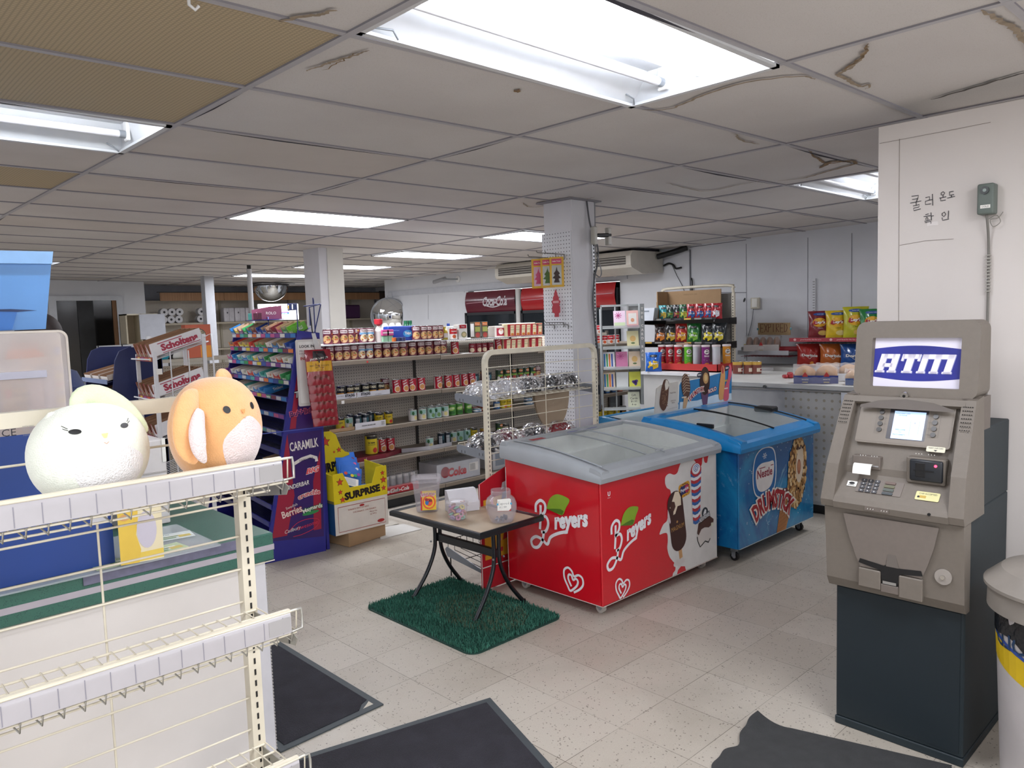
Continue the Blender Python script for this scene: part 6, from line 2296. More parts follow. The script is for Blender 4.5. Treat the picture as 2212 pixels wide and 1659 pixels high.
for k,u in enumerate((1072,1086,1098,1140,1150)):
 for j in range(2 if k<4 else 1):
  put('fish' if k>2 else 'small' if k==0 else 'yellow',at(u,850,Y=GY+.08).x,GY+.08,SZ[2]-.003+(.037 if k>2 else .1)*j*(1 if k>2 else 0)+.0005,'%s low tin seen through the hat rack, third shelf, %s'%(ORD[k],'on top' if j and k>2 else 'underneath')if not(j and k<=2)else '%s low tin, second rank, through the hat rack'%ORD[k],'low tins behind the hat rack',-.4)if not(j and k<=2)else None
b=MB()
xa,xb=at(767,925,Y=GY+.02).x,at(833,918,Y=GY+.02).x
b.box((xa,.016,0),(xb,.0185,.052),mat('#d6d5d9',.6))
T=lambda x,y,d=0:Vector((x,.0155-d,y))
b.text('ORGANIC MUSHROOMS',.009,T,LK,x=(xa+xb)/2-.02,y=.026,d=.0005,bold=.03,wid=.13)
b.rect(xb-.045,.014,xb-.012,.042,mat('#6b6d74',.6),T,.0004)
for q in range(4):
 b.rect(xb-.042+.008*q,.016,xb-.039+.008*q,.04,PAPER,T,.0007)
b.build('display_tray',label='white cardboard tray under the dark tins on the third shelf',cat='tray',loc=(0,GY,SZ[2]+.0005))
b=MB()
xa,xb=at(712,932,Y=GY+.02).x,at(766,925,Y=GY+.02).x
b.box((xa,.02,0),(xb,.0225,.03),CARD)
b.box((xa,.02,0),(xb,.26,.0025),CARD)
b.build('display_tray',label='brown cardboard tray at the left end of the third shelf',cat='tray',loc=(0,GY,SZ[2]+.0005))
row([794,817,836],['big','soup','soup'],SZ[1]+.034,.12,"on the dark red flat case",'tins on the fourth shelf')
b=MB()
xa,xb=at(762,1000,Y=GY+.05).x,at(878,985,Y=GY+.05).x
CR_=mat('#7c2130',.4)
b.prism([(xa,.03),(xa+.3,.015),(xb,.12),(xb+.02,.3),(xa,.33)],CR_,lambda x,y,d=0:Vector((x,y,d)),0,.033)
b.text('Campbell',.02,lambda x,y,d=0:Vector((x,.05,.0335+d))if False else Vector((x,.03-d,y)),LW,x=xa+.15,y=.016,d=.006,shear=.2)
b.build('soup_case',label='flat dark red cardboard case under three tins on the fourth shelf',cat='case',loc=(0,GY,SZ[1]+.0005))
row([921],['white'],SZ[1]+.003,.07,"alone in the open grey tray",'tins on the fourth shelf')
row([947,960,973,988,1003,1018],['dark','dark','white','teal','teal','yellow'],SZ[1],.18,"behind the open grey tray",'tins on the fourth shelf')
row([1040,1074,1088],['jarred','tall','chili'],SZ[1],.15,"by the hat rack, fourth shelf",'tins on the fourth shelf')
b=MB()
xa,xb=at(880,985,Y=GY+.02).x,at(978,968,Y=GY+.02).x
TG=mat('#b3b2b6',.6)
b.prism([(xa,.10),(xa+.24,.01),(xb,.03),(xb,.2),(xa+.1,.22)],TG,lambda x,y,d=0:Vector((x,y,d)),0,.002)
b.prism([(xa,.10),(xa+.24,.01),(xa+.24,.013),(xa,.103)],TG,lambda x,y,d=0:Vector((x,y,d)),0,.035)
b.prism([(xa+.24,.01),(xb,.03),(xb,.033),(xa+.24,.013)],TG,lambda x,y,d=0:Vector((x,y,d)),0,.035)
b.build('display_tray',label='open grey cardboard tray jutting over the fourth shelf',cat='tray',loc=(0,GY,SZ[1]+.0005))
SHR=glass_mat('shrink_wrap','#dcdcdc',.15,.08)
def drinks(x0,x1,y0,h,label,red):
 t=thing('drink_case',label,'case',(x0,GY+y0,SZ[0]+.001))
 w=x1-x0
 b=MB()
 b.box((0,0,0),(w,.27,h*.42 if red else h),mat('#b01f2c' if red else '#b9bac0',.4),.004)
 T=lambda x,y,d=0:Vector((x,-.001-d,y))
 if red:
  for q in(.12,.36):
   b.text('Coca-Cola',.035,T,LW,x=w*q+.06,y=h*.2,d=.001,shear=.3,bold=.03)
 else:
  b.ell(w*.18,h*.55,.05,.05,mat('#8c1f2c',.4),T,.0008)
  b.text('Coke',.08,T,mat('#b01f2c',.4),x=w*.45,y=h*.5,d=.001,bold=.05,shear=.1)
  b.rect(w*.74,h*.35,w*.95,h*.8,LW,T,.0008)
  for q in range(8):
   b.rect(w*.76+.008*q,h*.4,w*.76+.003+.008*q,h*.75,LK,T,.0012)
 b.build('tray',t)
 for k in range(6):
  if red:
   b=MB()
   b.cyl((w*(k+.5)/6,.05,h*.3),(w*(k+.5)/6,.05,h*.95),.032,mat('#c9c9cc',.25,.6),n=14)
   b.cyl((w*(k+.5)/6,.05,h*.3),(w*(k+.5)/6,.05,h*.8),.0325,mat('#8c8c92',.3,.3),n=14)
   b.build('can',t)
 b=MB()
 b.grid(lambda u,v:Vector((w*u,-.004+.278*v,h*1.02+.012*math.sin(u*23)*math.sin(v*9))),24,12,SHR)
 b.grid(lambda u,v:Vector((w*u,-.006-.004*math.sin(u*30),h*(.35+.67*v))),24,2,SHR)
 b.build('shrink_wrap',t,'clear shrink wrap')
drinks(at(818,1060,Y=GY+.02).x,at(905,1050,Y=GY+.02).x,.02,.16,'shrink-wrapped red case of drink cans on the bottom shelf',True)
drinks(at(945,1040,Y=GY+.02).x,at(1038,1030,Y=GY+.02).x,.02,.17,'shrink-wrapped silver Diet Coke case on the bottom shelf',False)
b=MB()
b.box((-.09,0,0),(.09,.2,.2),mat('#cfd0d2',.5),.003)
b.rect(-.06,.04,.06,.16,mat('#8f98a4',.5),lambda x,y,d=0:Vector((x,-.001,y)))
place(b.mesh('carton'),'carton',1080,.08,SZ[0],'white carton on the bottom shelf behind the hat rack post','carton',v=1000)
row([1283,1296],['redwhite','redwhite'],LZ-.02-.022,.08,"upper row right of the column",'Campbell tins by the card rack')
row([1281,1294,1307,1320,1333],['redwhite']*5,SZ[4]-.024,.08,"lower row right of the column",'Campbell tins by the card rack')
row([1287,1312,1326],['jarred','stew','yellow'],SZ[3]-.008,.08,'on the second shelf right of the column','tins by the card rack')
row([1284,1297,1310,1324,1337],['small','dark','small','small','fishred'],SZ[2],.07,'on the third shelf right of the column','tins by the card rack')
row([1290,1302,1316,1330,1344],['yellow','yellow','yellow','yellow','chili'],SZ[1],.07,'on the fourth shelf right of the column','tins by the card rack')
b=MB()
b.box((0,0,0),(.10,.004,.06),mat('#c9d0d0',.6))
b.text('3 for',.012,lambda x,y,d=0:Vector((x,-.001-d,y)),INK,x=.05,y=.03)
b.build('price_card',label='grey handwritten price card on the shelf edge right of the column',cat='card',loc=(at(1288,745,Y=GY-.004).x,GY-.006,1.205))
# hat rack behind the freezer
HR=thing('hat_rack','cream wire-grid rack holding plastic-wrapped caps behind the red freezer','rack',(0,0,0))
grid_stand(HR,1.735,2.70,1.455,1.365,[1.937,2.229,2.539],[.2+.077*k for k in range(15)],zb=.0)
GB2=mat('#8e949c',.4,.3)
for z in(1.085,.775):
 sh=wire_shelf(HR,1.75,2.68,1.475,1.735,z,CREAM,lip=.04,step=.05)
 for x in(1.738,2.694):
  b=MB()
  b.prism([(1.47,z-.035),(1.72,z-.012),(1.738,z+.0),(1.738,z+.03),(1.72,z+.036),(1.47,z+.02)],GB2,lambda p,q,d=0:Vector((x+d,p,q)),-.0015,.0015)
  for s_ in(1.50,1.53,1.66,1.69):
   b.box((x-.002,s_,z-.012),(x+.002,s_+.004,z+.004),BLACK)
  b.build('bracket',sh,'grey slotted bracket')
bkt=MB()
bkt.prism([(1.47,.08),(1.80,.12),(1.82,.16),(1.80,.18),(1.47,.10)],GB2,lambda p,q,d=0:Vector((1.68+d,p,q)),0,.003)
for k in range(8):
 bkt.tube([(1.69+.05*k,1.80,.22),(1.69+.05*k,1.80,.145),(1.69+.05*k,1.48,.11)],.0022,BLACK,n=5)
bkt.cyl((1.69,1.80,.22),(2.04,1.80,.22),.0025,BLACK)
bkt.cyl((1.69,1.65,.13),(2.04,1.65,.13),.0025,BLACK)
bkt.cyl((1.69,1.80,.22),(1.69,1.48,.2),.0025,BLACK)
for x,y in((1.69,1.78),(2.03,1.78)):
 bkt.cyl((x,y,.0),(x,y,.15),.004,BLACK)
bkt.build('floor_basket',HR,'low black wire basket on grey brackets')
SHINY,nt,p=node_mat('crinkled_wrap',.12,.75)
p.inputs['Base Color'].default_value=rgb('#f2f3f6')
tc=nt.nodes.new('ShaderNodeTexCoord')
nt.links.new(mth(nt,'MULTIPLY_ADD',ramp(nt,noise(nt,tc.outputs['Object'],26,4,.6,1.5),.47,.56),.72,.1),p.inputs['Alpha'])  # opaque silvery patches in the alpha stand in for highlights on the wrap
def hat(x,y,z,col,lab,s=.9,rz=0,name='wrapped_hat',group='wrapped caps on the hat rack'):
 t=thing(name,lab,'cap',(x,y,z+.003),rz,group)
 b=MB()
 H=mat(col,.85,bump=.2,bscale=300)
 b.grid(lambda u,v:Vector((.082*s*math.cos(6.2832*u)*math.cos(1.57*v),.09*s*math.sin(6.2832*u)*math.cos(1.57*v),.02+.075*s*math.sin(1.57*v))),24,8,H,wrap=True)
 b.grid(lambda u,v:Vector((.07*s*(u*2-1),-.075*s-.075*s*v*(1-(u*2-1)**2*.6),.02-.006*v-.02*(u*2-1)**2)),12,4,H)
 b.box((-.07*s,-.08*s,.004),(.07*s,.08*s,.021),H,.01)
 b.build('cap',t)
 b=MB()
 q=random.Random(int(x*1000+y*77+z*31))
 ph=[q.uniform(0,6)for _ in range(6)]
 def wr(u,v):
  a=6.2832*u
  k=1+.09*math.sin(5*a+ph[0]+4*v)+.06*math.sin(11*a+ph[1]-9*v)+.05*math.sin(23*a+ph[2]+15*v)
  r=math.cos(1.5*v)**.7
  return Vector((.105*s*r*k*math.cos(a),(.135*s*r*k)*math.sin(a)-.02,.004+max(0,.105*s*math.sin(1.5*v)*(1+.05*math.sin(17*a+ph[3]+11*v)))))
 b.grid(wr,54,14,SHINY,wrap=True,smooth=False)
 b.build('plastic_wrap',t,'crinkled clear plastic wrap')
 return t
for k,(x,c,lab)in enumerate(((1.84,'#dfe0e6','white cap in shiny plastic at the left end of the upper rack shelf'),(2.04,'#d5d6de','second white wrapped cap on the upper rack shelf'),(2.24,'#17181d','black wrapped cap in the middle of the upper rack shelf'),(2.43,'#1b1c22','black wrapped cap just right of the middle, upper rack shelf'),(2.59,'#16171a','black wrapped cap at the right end of the upper rack shelf'))):
 hat(x,1.61,1.087,c,lab,rz=.6+k)
for k,(x,c,lab)in enumerate(((1.84,'#1d1c22','black wrapped cap at the left end of the lower rack shelf'),(2.02,'#6d2436','burgundy wrapped cap on the lower rack shelf'),(2.28,'#26262c','dark wrapped cap in the middle of the lower rack shelf'),(2.52,'#96202c','red wrapped cap at the right of the lower rack shelf'))):
 hat(x,1.61,.777,c,lab,rz=.4+k)
b=MB()
BE=mat('#a3917b',.85,bump=.15,bscale=250)
b.grid(lambda u,v:Vector((.12*(u-.5)*2*math.sqrt(max(0,1-(v*.98)**2*.9)),.02*math.sin(3*u),-.24*v)),14,12,BE)
b.grid(lambda u,v:Vector((.12*(u-.5)*2*math.sqrt(max(0,1-(v*.98)**2*.9)),.05+.02*math.sin(3*u)-.03*v,-.24*v)),14,12,BE)
b.build('hanging_hat',label='beige cap hanging below the upper shelf of the hat rack',cat='cap',loc=(2.46,1.62,1.075),rz=-.5)
b=MB()
T=PL((1.63,1.425,.006),(1,0,0),(0,0,1))
b.prism([(0,0),(.66,0),(.66,.76),(.30,.72),(0,.615)],mat('#b51d2b',.4),T,-.005,0)
b.poly([(.03,.17),(.62,.17),(.62,.56),(.03,.52)],mat('#d8a02c',.4),T,.001)
b.stroke([(0,.13),(.66,.13)],.006,LW,T,.0012)
b.stroke([(.003,0),(.003,.615)],.006,LW,T,.0012)
for k in range(6):
 b.poly([(.17,.26+.06*k),(.21,.27+.06*k),(.23,.31+.06*k),(.18,.3+.06*k)],(Rr,Bb,Ww)[k%3],T,.0016)
b.stroke([(.09,.52),(.15,.26)],.02,mat('#d99c9c',.4),T,.0014)
b.text('Popsicle',.05,T,Rr,x=.1,y=.21,d=.0016,bold=.05,wid=.14,shear=.2)
b.build('popsicle_board',label='red and yellow Popsicle board standing between the small table and the red freezer',cat='sign',loc=(0,0,0))
# purple candy rack
CO=Vector((1.023,2.912,0))
ca=R(-7)
CR_T=thing('candy_rack','purple and blue candy rack with brand names down its side panel','rack',CO,ca)
BLU=mat('#2a2a86',.35,var=.05)
m,nt,p=node_mat('purple_panel',.35)
tc=nt.nodes.new('ShaderNodeTexCoord')
c=mixc(nt,ramp(nt,noise(nt,tc.outputs['Object'],2.4),.4,.6),rgb('#2a1c5e'),rgb('#3a1c66'))
nt.links.new(c,p.inputs['Base Color'])
PUR=m
b=MB()
fx=lambda z:.0+.31*min(max((z-.0)/1.5,0),1)**1.0*1.0
out=[(0,0),(.425,0),(.455,.86),(.462,1.50),(.32,1.52),(.26,1.18),(.0,.06)]
out=[(0,0),(.425,0),(.455,.86),(.462,1.50),(.315,1.52),(.03,.13)]
T=lambda x,y,d=0:Vector((x,-d,y))
b.prism(out,BLU,T,0,.02)
b.poly([(.055,.14),(.415,.105),(.44,.84),(.205,.84)],PUR,T,.0206)
b.poly([(.215,.86),(.445,.86),(.45,1.47),(.335,1.47)],PUR,T,.0206)
RD=mat('#9c1f3c',.35)
b.poly([(.058,.16),(.16,.16),(.225,.42),(.20,.84),(.19,.8)],RD,T,.021)
b.poly([(.345,.16),(.40,.16),(.42,.7),(.36,.5)],RD,T,.021)
b.poly([(.218,.87),(.26,.87),(.335,1.40),(.325,1.42)],RD,T,.021)
b.stroke([(.0,.86),(.455,.86)],.006,mat('#5360b8',.3),T,.021)
def logo(s,x,y,h,w_,c1,c2=None,rot=.06,arc=0,shear=0):
 if c2:
  b.text(s,h*1.22,T,mat(c2,.35),x=x,y=y,d=.0222,bold=.09,rot=rot,wid=w_*1.04,arc=arc,shear=shear)
 b.text(s,h,T,mat(c1,.35),x=x,y=y,d=.0230,bold=.02,rot=rot,wid=w_,arc=arc,shear=shear)
logo('CARAMILK',.31,.755,.062,.20,'#efe9e4')
b.stroke([(.235,.635),(.29,.66),(.35,.672),(.39,.655),(.392,.63)],.022,LW,T,.022)
b.text('DAIRY MILK',.013,T,LK,x=.32,y=.655,d=.0226,rot=.1)
logo('BIG',.36,.575,.035,.10,'#e8303a','#f0e8e8',.12,shear=.4)
logo('WUNDERBAR',.235,.485,.030,.19,'#efe9e4','#20205a',.12,shear=.3)
logo('crunchie',.325,.42,.032,.16,'#c82a38','#f3ece6',.12,.3)
logo('Berries',.20,.315,.048,.14,'#f0ded2','#a32440',.2)
b.text('Swedish',.018,T,LW,x=.20,y=.352,d=.023,rot=.25)
logo('Maynards',.345,.315,.036,.14,'#f0ebe4','#2f8a4c',.16,.3)
b.ell(.33,.285,.06,.012,mat('#2f8a4c',.4),T,.0226,a=.1)
b.stroke([(p_.x,p_.y)for p_ in smooth_curve([(.17,.185),(.24,.235),(.33,.245),(.385,.225),(.36,.18),(.27,.15),(.2,.145)],6)],.004,mat('#c82a50',.4),T,.0224)
b.text('Cadbury',.030,T,LW,x=.20,y=.19,d=.023,rot=.15,shear=.3)
b.text('Awesome',.026,T,mat('#d8304c',.4),x=.30,y=.205,d=.023,rot=.15,shear=.3)
logo('Trident',.35,1.105,.042,.17,'#efefef','#14141c',.14,shear=.2)
logo('Bubblicious',.335,.98,.036,.22,'#2a1c5e','#e06a80',.14)
b.text('Dentyne',.038,T,LW,x=.39,y=1.27,d=.023,bold=.02,rot=.08,wid=.13)
b.text('ice',.04,T,LW,x=.40,y=1.20,d=.023,shear=.3)
b.build('side_panel',CR_T,'purple side panel with candy brand names')
LEN=1.38
b=MB()
b.box((.44,0,0),(.462,LEN,1.5),BLU)
b.box((.0,.0,.0),(.43,LEN,.11),BLU)
b.prism([(0,0),(.425,0),(.455,.86),(.462,1.50),(.315,1.52),(.03,.13)],BLU,T,-LEN,-LEN+.015)
b.build('rack_body',CR_T)
GN=mat('#38356a',.4,.3)
cc6=random.Random(9)
PALE=['#c9432f','#2f7fc0','#d8c23a','#3f9a5a','#8a3f8c','#e07a30','#d0d4da','#2f4fa0','#c9588a','#59b0a8','#7a2a3a','#e5e2d8']
levels=[1.487,1.385,1.285,1.175,1.065,.95,.84,.72,.60,.48,.36,.25]
NM={0:'top',1:'second',2:'third',3:'fourth',4:'fifth',5:'sixth',8:'ninth'}
WORDS=['HALLS','CERTS','Excel','Dentyne','mentos','Trident','Stride','Juicy','Extra','5']
for j,z in enumerate(levels):
 x0=.03+.285*min(max((z-.13)/1.39,0),1)
 b=MB()
 zb_=z+.05
 b.grid(lambda u,v:Vector((x0+.0+(.42-x0)*v,LEN*u,z+(.05)*v)),1,1,GN)if j<4 else None
 if j>=4:
  for k in range(int(LEN/.022)):
   y=.02+k*.022
   b.cyl((x0,y,z),(.42,y,z+.05),.0018,mat('#26283c',.4),n=5)
  for q in(0,.5,1):
   b.cyl((x0+(.42-x0)*q,.01,z+.05*q-.003),(x0+(.42-x0)*q,LEN,z+.05*q-.003),.003,mat('#26283c',.4),n=5)
 b.box((x0-.006,.0,z-.016),(x0,LEN,z+.018),BLU)
 n=14
 for k in range(n):
  c=PALE[(k*5+j*3+cc6.randrange(3))%12]if(j<7)else '#3a4280'
  b.rect(-(LEN*(k+.96)/n),z-.012,-(LEN*(k+.04)/n),z+.013,mat(c,.35),lambda x,y,d=0:Vector((x0-.0068-d,-x,y)))
 if j in(1,4):
  b.text(['','CERTS','','','mentos'][j],.018,lambda x,y,d=0:Vector((x0-.0078-d,-x,y)),LW,x=-(.35),y=z,bold=.04)
 b.build('shelf',CR_T,'shelf with a strip of coloured price tags')
Mr=Matrix.Rotation(ca,4,'Z')
def candy_box(j,k,y,w_,ln,hh,col,side,word,lab):
 z=levels[j]
 x0=.03+.285*(z-.13)/1.39
 b=MB()
 C_,S_=mat(col,.5),mat(side,.5)
 IN_=mat('#b59b7c',.8)
 b.box((0,0,0),(ln,w_,.003),IN_)
 b.box((0,0,0),(ln,.002,hh),S_)
 b.box((0,w_-.002,0),(ln,w_,hh),S_)
 b.box((ln-.002,0,0),(ln,w_,hh*1.0),IN_)
 b.box((0,0,0),(.002,w_,hh*.62),C_)
 b.poly([(-w_,0),(0,0),(0,hh*1.15),(-w_*.25,hh*.66),(-w_*.75,hh*.66),(-w_,hh*1.15)],C_,lambda x,yy,d=0:Vector((-.0005,-x,yy)))
 b.text(word,hh*.32,lambda x,yy,d=0:Vector((-.0014-d,-x,yy)),LW if col not in('#e5e2d8','#d0d4da')else LK,x=-w_/2,y=hh*.34,bold=.03,wid=w_*.7)
 b.text(word,hh*.4,lambda x,yy,d=0:Vector((x,-.0006-d,yy)),LW if side not in('#e5e2d8','#d0d4da')else mat('#2c4f9a',.5),x=ln*.5,y=hh*.5,bold=.03,wid=ln*.4)
 if(k+j)%3:
  for q in range(3):
   b.box((.02+.03*q,.008,.004),(.045+.03*q,w_-.008,hh*.6),mat(PALE[(k+q+j)%12],.4),.002)
 o=b.build('candy_carton',label=lab,cat='carton',group='candy cartons on the purple rack')
 loc=Mr@Vector((x0+.002,y,0))
 o.location=(CO.x+loc.x,CO.y+loc.y,z+.002)
 o.rotation_euler=(0,-math.atan2(.05,.42-x0),ca)
 return o
CN={'#c9432f':'red','#2f7fc0':'blue','#d8c23a':'yellow','#3f9a5a':'green','#8a3f8c':'purple','#e07a30':'orange','#d0d4da':'grey','#2f4fa0':'navy','#c9588a':'pink','#59b0a8':'teal','#7a2a3a':'maroon','#e5e2d8':'cream','#6fb53a':'lime green'}
plan={0:['#6fb53a','#3f9a5a','#c9588a','#7a2a3a','#7a2a3a','#2f4fa0','#2f4fa0','#7a2a3a','#2f7fc0','#3f9a5a','#8a3f8c','#d8c23a','#2f7fc0'],1:['#2f4fa0','#d0d4da','#2f7fc0','#e5e2d8','#3f9a5a','#3f9a5a','#c9432f','#d8c23a','#d8c23a','#c9432f','#e07a30'],2:['#e5e2d8','#c9432f','#e5e2d8','#3f9a5a','#2f4fa0','#d8c23a','#59b0a8','#2f7fc0','#59b0a8','#2f7fc0','#c9588a'],3:['#3f9a5a','#c9432f','#e5e2d8','#59b0a8','#2f7fc0','#c9432f','#e5e2d8','#2f4fa0','#d0d4da','#8a3f8c'],4:[None,None,None,'#2f7fc0','#2f7fc0','#e5e2d8','#59b0a8','#e5e2d8','#d0d4da'],8:['#d8c23a','#2f7fc0',None,None],9:[None,'#c9432f','#d0d4da','#3f9a5a']}
SIDE=['#e5e2d8','#d0d4da','#b59b7c']
for j,cs in plan.items():
 pitch=LEN/len(cs)if j<4 else .13
 for k,c in enumerate(cs):
  if c is None:
   continue
  w_=pitch*.88
  side=c if(k%3==0)else('#e5e2d8' if j in(2,3,4)else '#b59b7c')
  candy_box(j,k,.025+pitch*k+(.0),w_,min(.15+.05*((k+j)%3),.42-(.03+.285*(levels[j]-.13)/1.39)-.01)if j<1 else .16+.03*(k%2),.052 if j>0 else .06,c,side,WORDS[(k+j*3)%10],'%s candy carton, %s from the side panel, %s shelf, purple rack'%(CN[c],ORD[k],NM.get(j,'lower')if j<8 else 'lower' if j==8 else 'lowest filled'))
b=MB()
b.tube([(.32,.0,1.5),(.32,.0,1.70),(.32,.16,1.70),(.32,.16,1.66),(.32,.0,1.66)],.004,mat('#2f3a78',.4))
b.tube([(.44,.0,1.5),(.44,.0,1.72),(.40,-.09,1.73),(.40,-.09,1.69)],.004,mat('#2f3a78',.4))
b.tube([(.34,.62,1.5),(.34,.62,1.62),(.34,.95,1.62)],.004,mat('#2f3a78',.4))
b.box((.30,.60,1.60),(.45,1.0,1.605),BLU)
for k in range(2):
 b.rect(-.14+.075*k,1.662,-.08+.075*k,1.697,mat('#3d4f8a',.4),lambda x,y,d=0:Vector((.319-d,-x,y)))
b.build('top_frame',CR_T,'bent wire top frame')
for k,(y,c)in enumerate(((.64,'#6a2f48'),(.74,'#6a2f48'),(.86,'#59b0a8'))):
 b=MB()
 b.box((0,0,0),(.15,.09,.05),mat(c,.5),.002)
 b.poly([(0,0),(.15,0),(.15,.1),(.0,.075)],mat('#7a3f58',.5),lambda x,yy,d=0:Vector((x,-.001,yy)))
 b.text('ROLO',.02,lambda x,yy,d=0:Vector((x,-.002-d,yy)),LW,x=.07,y=.045)
 o=b.build('candy_carton',label='%s chocolate carton on the purple rack\'s raised top tray'%('maroon left','maroon','teal')[2 if k==2 else 1-k],cat='carton',group='candy cartons on the purple rack')
 loc=Mr@Vector((.30,y,0))
 o.location=(CO.x+loc.x,CO.y+loc.y,1.606)
 o.rotation_euler=(0,0,ca)
# jerky strip and sign
b=MB()
T=PL((1.30,2.80,0),(1,-.12,0),(0,0,1))
b.prism(rrect(-.02,1.02,.155,1.46,.012),mat('#d9d5d0',.5),T,-.004,0)
b.prism(rrect(-.005,1.04,.14,1.445,.008),mat('#eceae6',.5),T,0,.001)
b.text('LOOK IN',.019,T,LK,x=.055,y=1.415,d=.0015,bold=.03)
b.text('SPECIALLY MARKED',.010,T,LK,x=.065,y=1.385,d=.0015)
b.text('COCA-COLA PACKS',.010,T,LK,x=.065,y=1.368,d=.0015)
b.text('INSTANT',.02,T,mat('#c04030',.5),x=.062,y=1.335,d=.0015,bold=.03)
b.build('promotion_sign',label='white LOOK IN promotion sign behind the hanging jerky bags',cat='sign',loc=(0,0,0))
t=thing('hanging_strip','white clip strip hooked over the purple rack, holding the jerky bags','strip',(1.40,2.745,0),R(-8))
b=MB()
b.prism([(-.03,1.50),(-.005,1.50),(.03,1.36),(.03,1.33),(.0,1.33)],mat('#d9d9d8',.4),PL((0,0,0),(1,0,0),(0,0,1)),0,.004)
b.box((-.003,-.001,.92),(.018,.002,1.34),mat('#cfcfcc',.4))
b.build('strip',t)
b=MB()
b.tube([(-.03,.01,1.66),(-.02,.01,1.52),(.0,.02,1.37)],.004,BLACK)
b.tube([(-.035,.0,1.55),(-.035,.0,1.67),(.04,.0,1.69),(.05,.09,1.69),(-.02,.14,1.68)],.004,mat('#2f3a78',.4))
b.tube([(.045,.0,1.69),(.03,.1,1.5)],.004,mat('#2f3a78',.4))
b.build('hook',t)
def jerky(k,x,y,z,tilt,kind):
 b=MB()
 A=mat('#97212e',.25,var=.1,scale=30,coat=.4)
 w_,h=.172,.235
 S_=lambda u,v:Vector((w_*(u-.5),-.004-.016*math.sin(math.pi*u)**.6*math.sin(math.pi*min(v*1.0,1))**.5-.002*math.sin(30*u+9*v),-h*v))
 b.grid(S_,14,12,A)
 b.grid(lambda u,v:Vector((w_*(u-.5),.002,-h*v)),1,1,A)
 TT=lambda xx,yy,d=0:S_((xx/w_)+.5,-yy/h)+Vector((0,-.001-d,0))
 YC=mat('#d8a41e' if kind==0 else '#b89a6a',.35)
 if kind<2:
  b.rect(-.084,-.145,.084,-.078,YC,TT,.0005,nx=12)
  b.text('BEEF STEAK NUGGETS',.010,TT,LK,y=-.108,d=.0015,wid=.13)
  b.text('BIFTECK',.009,TT,LK,y=-.122,d=.0015,wid=.06)
  b.text('TERIYAKI' if kind==0 else 'ORIGINAL',.008,TT,mat('#6a2a20',.5),y=-.138,d=.0015)
 b.fan([(-.035,-.01),(.04,-.01),(.055,-.06),(.0,-.09),(-.04,-.06)],mat('#241a20',.4),TT,.001)
 b.stroke([(-.012,-.022),(0,-.034),(.014,-.02)],.003,mat('#c03038',.4),TT,.0015)
 b.text("JACK LINK'S",.016,TT,LW,y=-.062,d=.002,bold=.03,wid=.125,rot=.1)
 for q in range(6):
  b.ell(-.035+.018*q,-.185+.008*math.sin(q*2.2),.012,.012,mat(['#6e2a26','#86362c'][q%2],.3),TT,.0012,n=8)
 o=b.build('jerky_bag',label='%s jerky bag hanging on the clip strip, %s'%('top red and yellow' if k==0 else 'red','in front of the sign' if k==0 else ORD[k]+' from the top'),cat='bag',group='jerky bags on the clip strip')
 o.location=(x,y,z)
 o.rotation_euler=(tilt,0,R(-12))
for k in range(6):
 jerky(k,1.385+.007*k+.003*(k%2),2.712+.005*k,1.392-.055*k,-.16,[0,2,2,1,2,2][k])
# SURPRISE display
SY=mat('#e3cf1c',.45)
t=thing('surprise_display','yellow SURPRISE carton display with red stars, standing on a brown box','display',(1.71,2.90,.1),R(-1))
b=MB()
SBL=mat('#1f4d7c',.4)
T=lambda x,y,d=0:Vector((x,-.12-d,y))
b.box((-.215,-.12,.0),(.215,.17,.22),mat('#dfd9cf',.6),.002)
b.box((-.2165,-.118,.0),(-.215,.17,.24),SBL)
b.prism([(-.215,.22),(.215,.22),(.215,.43),(.13,.43),(.09,.32),(-.09,.32),(-.14,.43),(-.215,.43)],SY,T,-.003,.001)
b.prism([(-.12,.22),(.17,.22),(.17,.44),(-.12,.42)],SY,lambda x,y,d=0:Vector((.2135+d,x,y)),0,.003)
b.prism([(-.12,.22),(.17,.22),(.17,.44),(-.12,.42)],SY,lambda x,y,d=0:Vector((-.2165+d,x,y)),0,.003)
b.box((-.2,-.1,.22),(.2,.16,.26),mat('#23508a',.5))
b.stroke([(-.19,.195),(.19,.195),(.19,.02),(-.19,.02),(-.19,.195)],.0035,mat('#a8322c',.5),T,.0015)
for s_,x,y,h in(('DISPLAY CASE SURPRISE',-.03,.165,.011),('SURPRISE BAG  SURPRISE BAG',.02,.14,.010),('Pack 36 bags',.09,.12,.011),('Case 24',.09,.10,.011)):
 b.text(s_,h,T,mat('#a8523c',.5),x=x,y=y,d=.0016,rot=math.pi)
b.ell(.0,.18,.02,.008,mat('#b02c2c',.5),T,.0018)
b.ell(.15,.04,.03,.012,mat('#b02c2c',.5),T,.0018)
b.build('carton',t)
def star(b,x,y,r,T,d=.002):
 for k_,c in((1.15,'#2a2420'),(.95,'#d8482c')):
  pts=[]
  for q in range(10):
   a=math.pi/2+q*math.pi/5
   rr=r*k_*(1 if q%2==0 else .45)
   pts.append((x+rr*math.cos(a),y+rr*math.sin(a)))
  b.fan(pts,mat(c,.45),T,d+(.0006 if k_<1 else 0))
b=MB()
b.text('SURPRISE',.055,T,LK,x=.01,y=.27,d=.002,bold=.06,rot=.06,wid=.29)
for x,y,r in((-.165,.37,.026),(-.165,.30,.018),(-.15,.245,.022),(.18,.38,.018),(.185,.33,.026),(.185,.27,.02)):
 star(b,x,y,r,T)
b.build('front_print',t,'SURPRISE lettering and stars')
b=MB()
Tb_=lambda x,y,d=0:Vector((x,.10-d+.12*(y-.3),y))
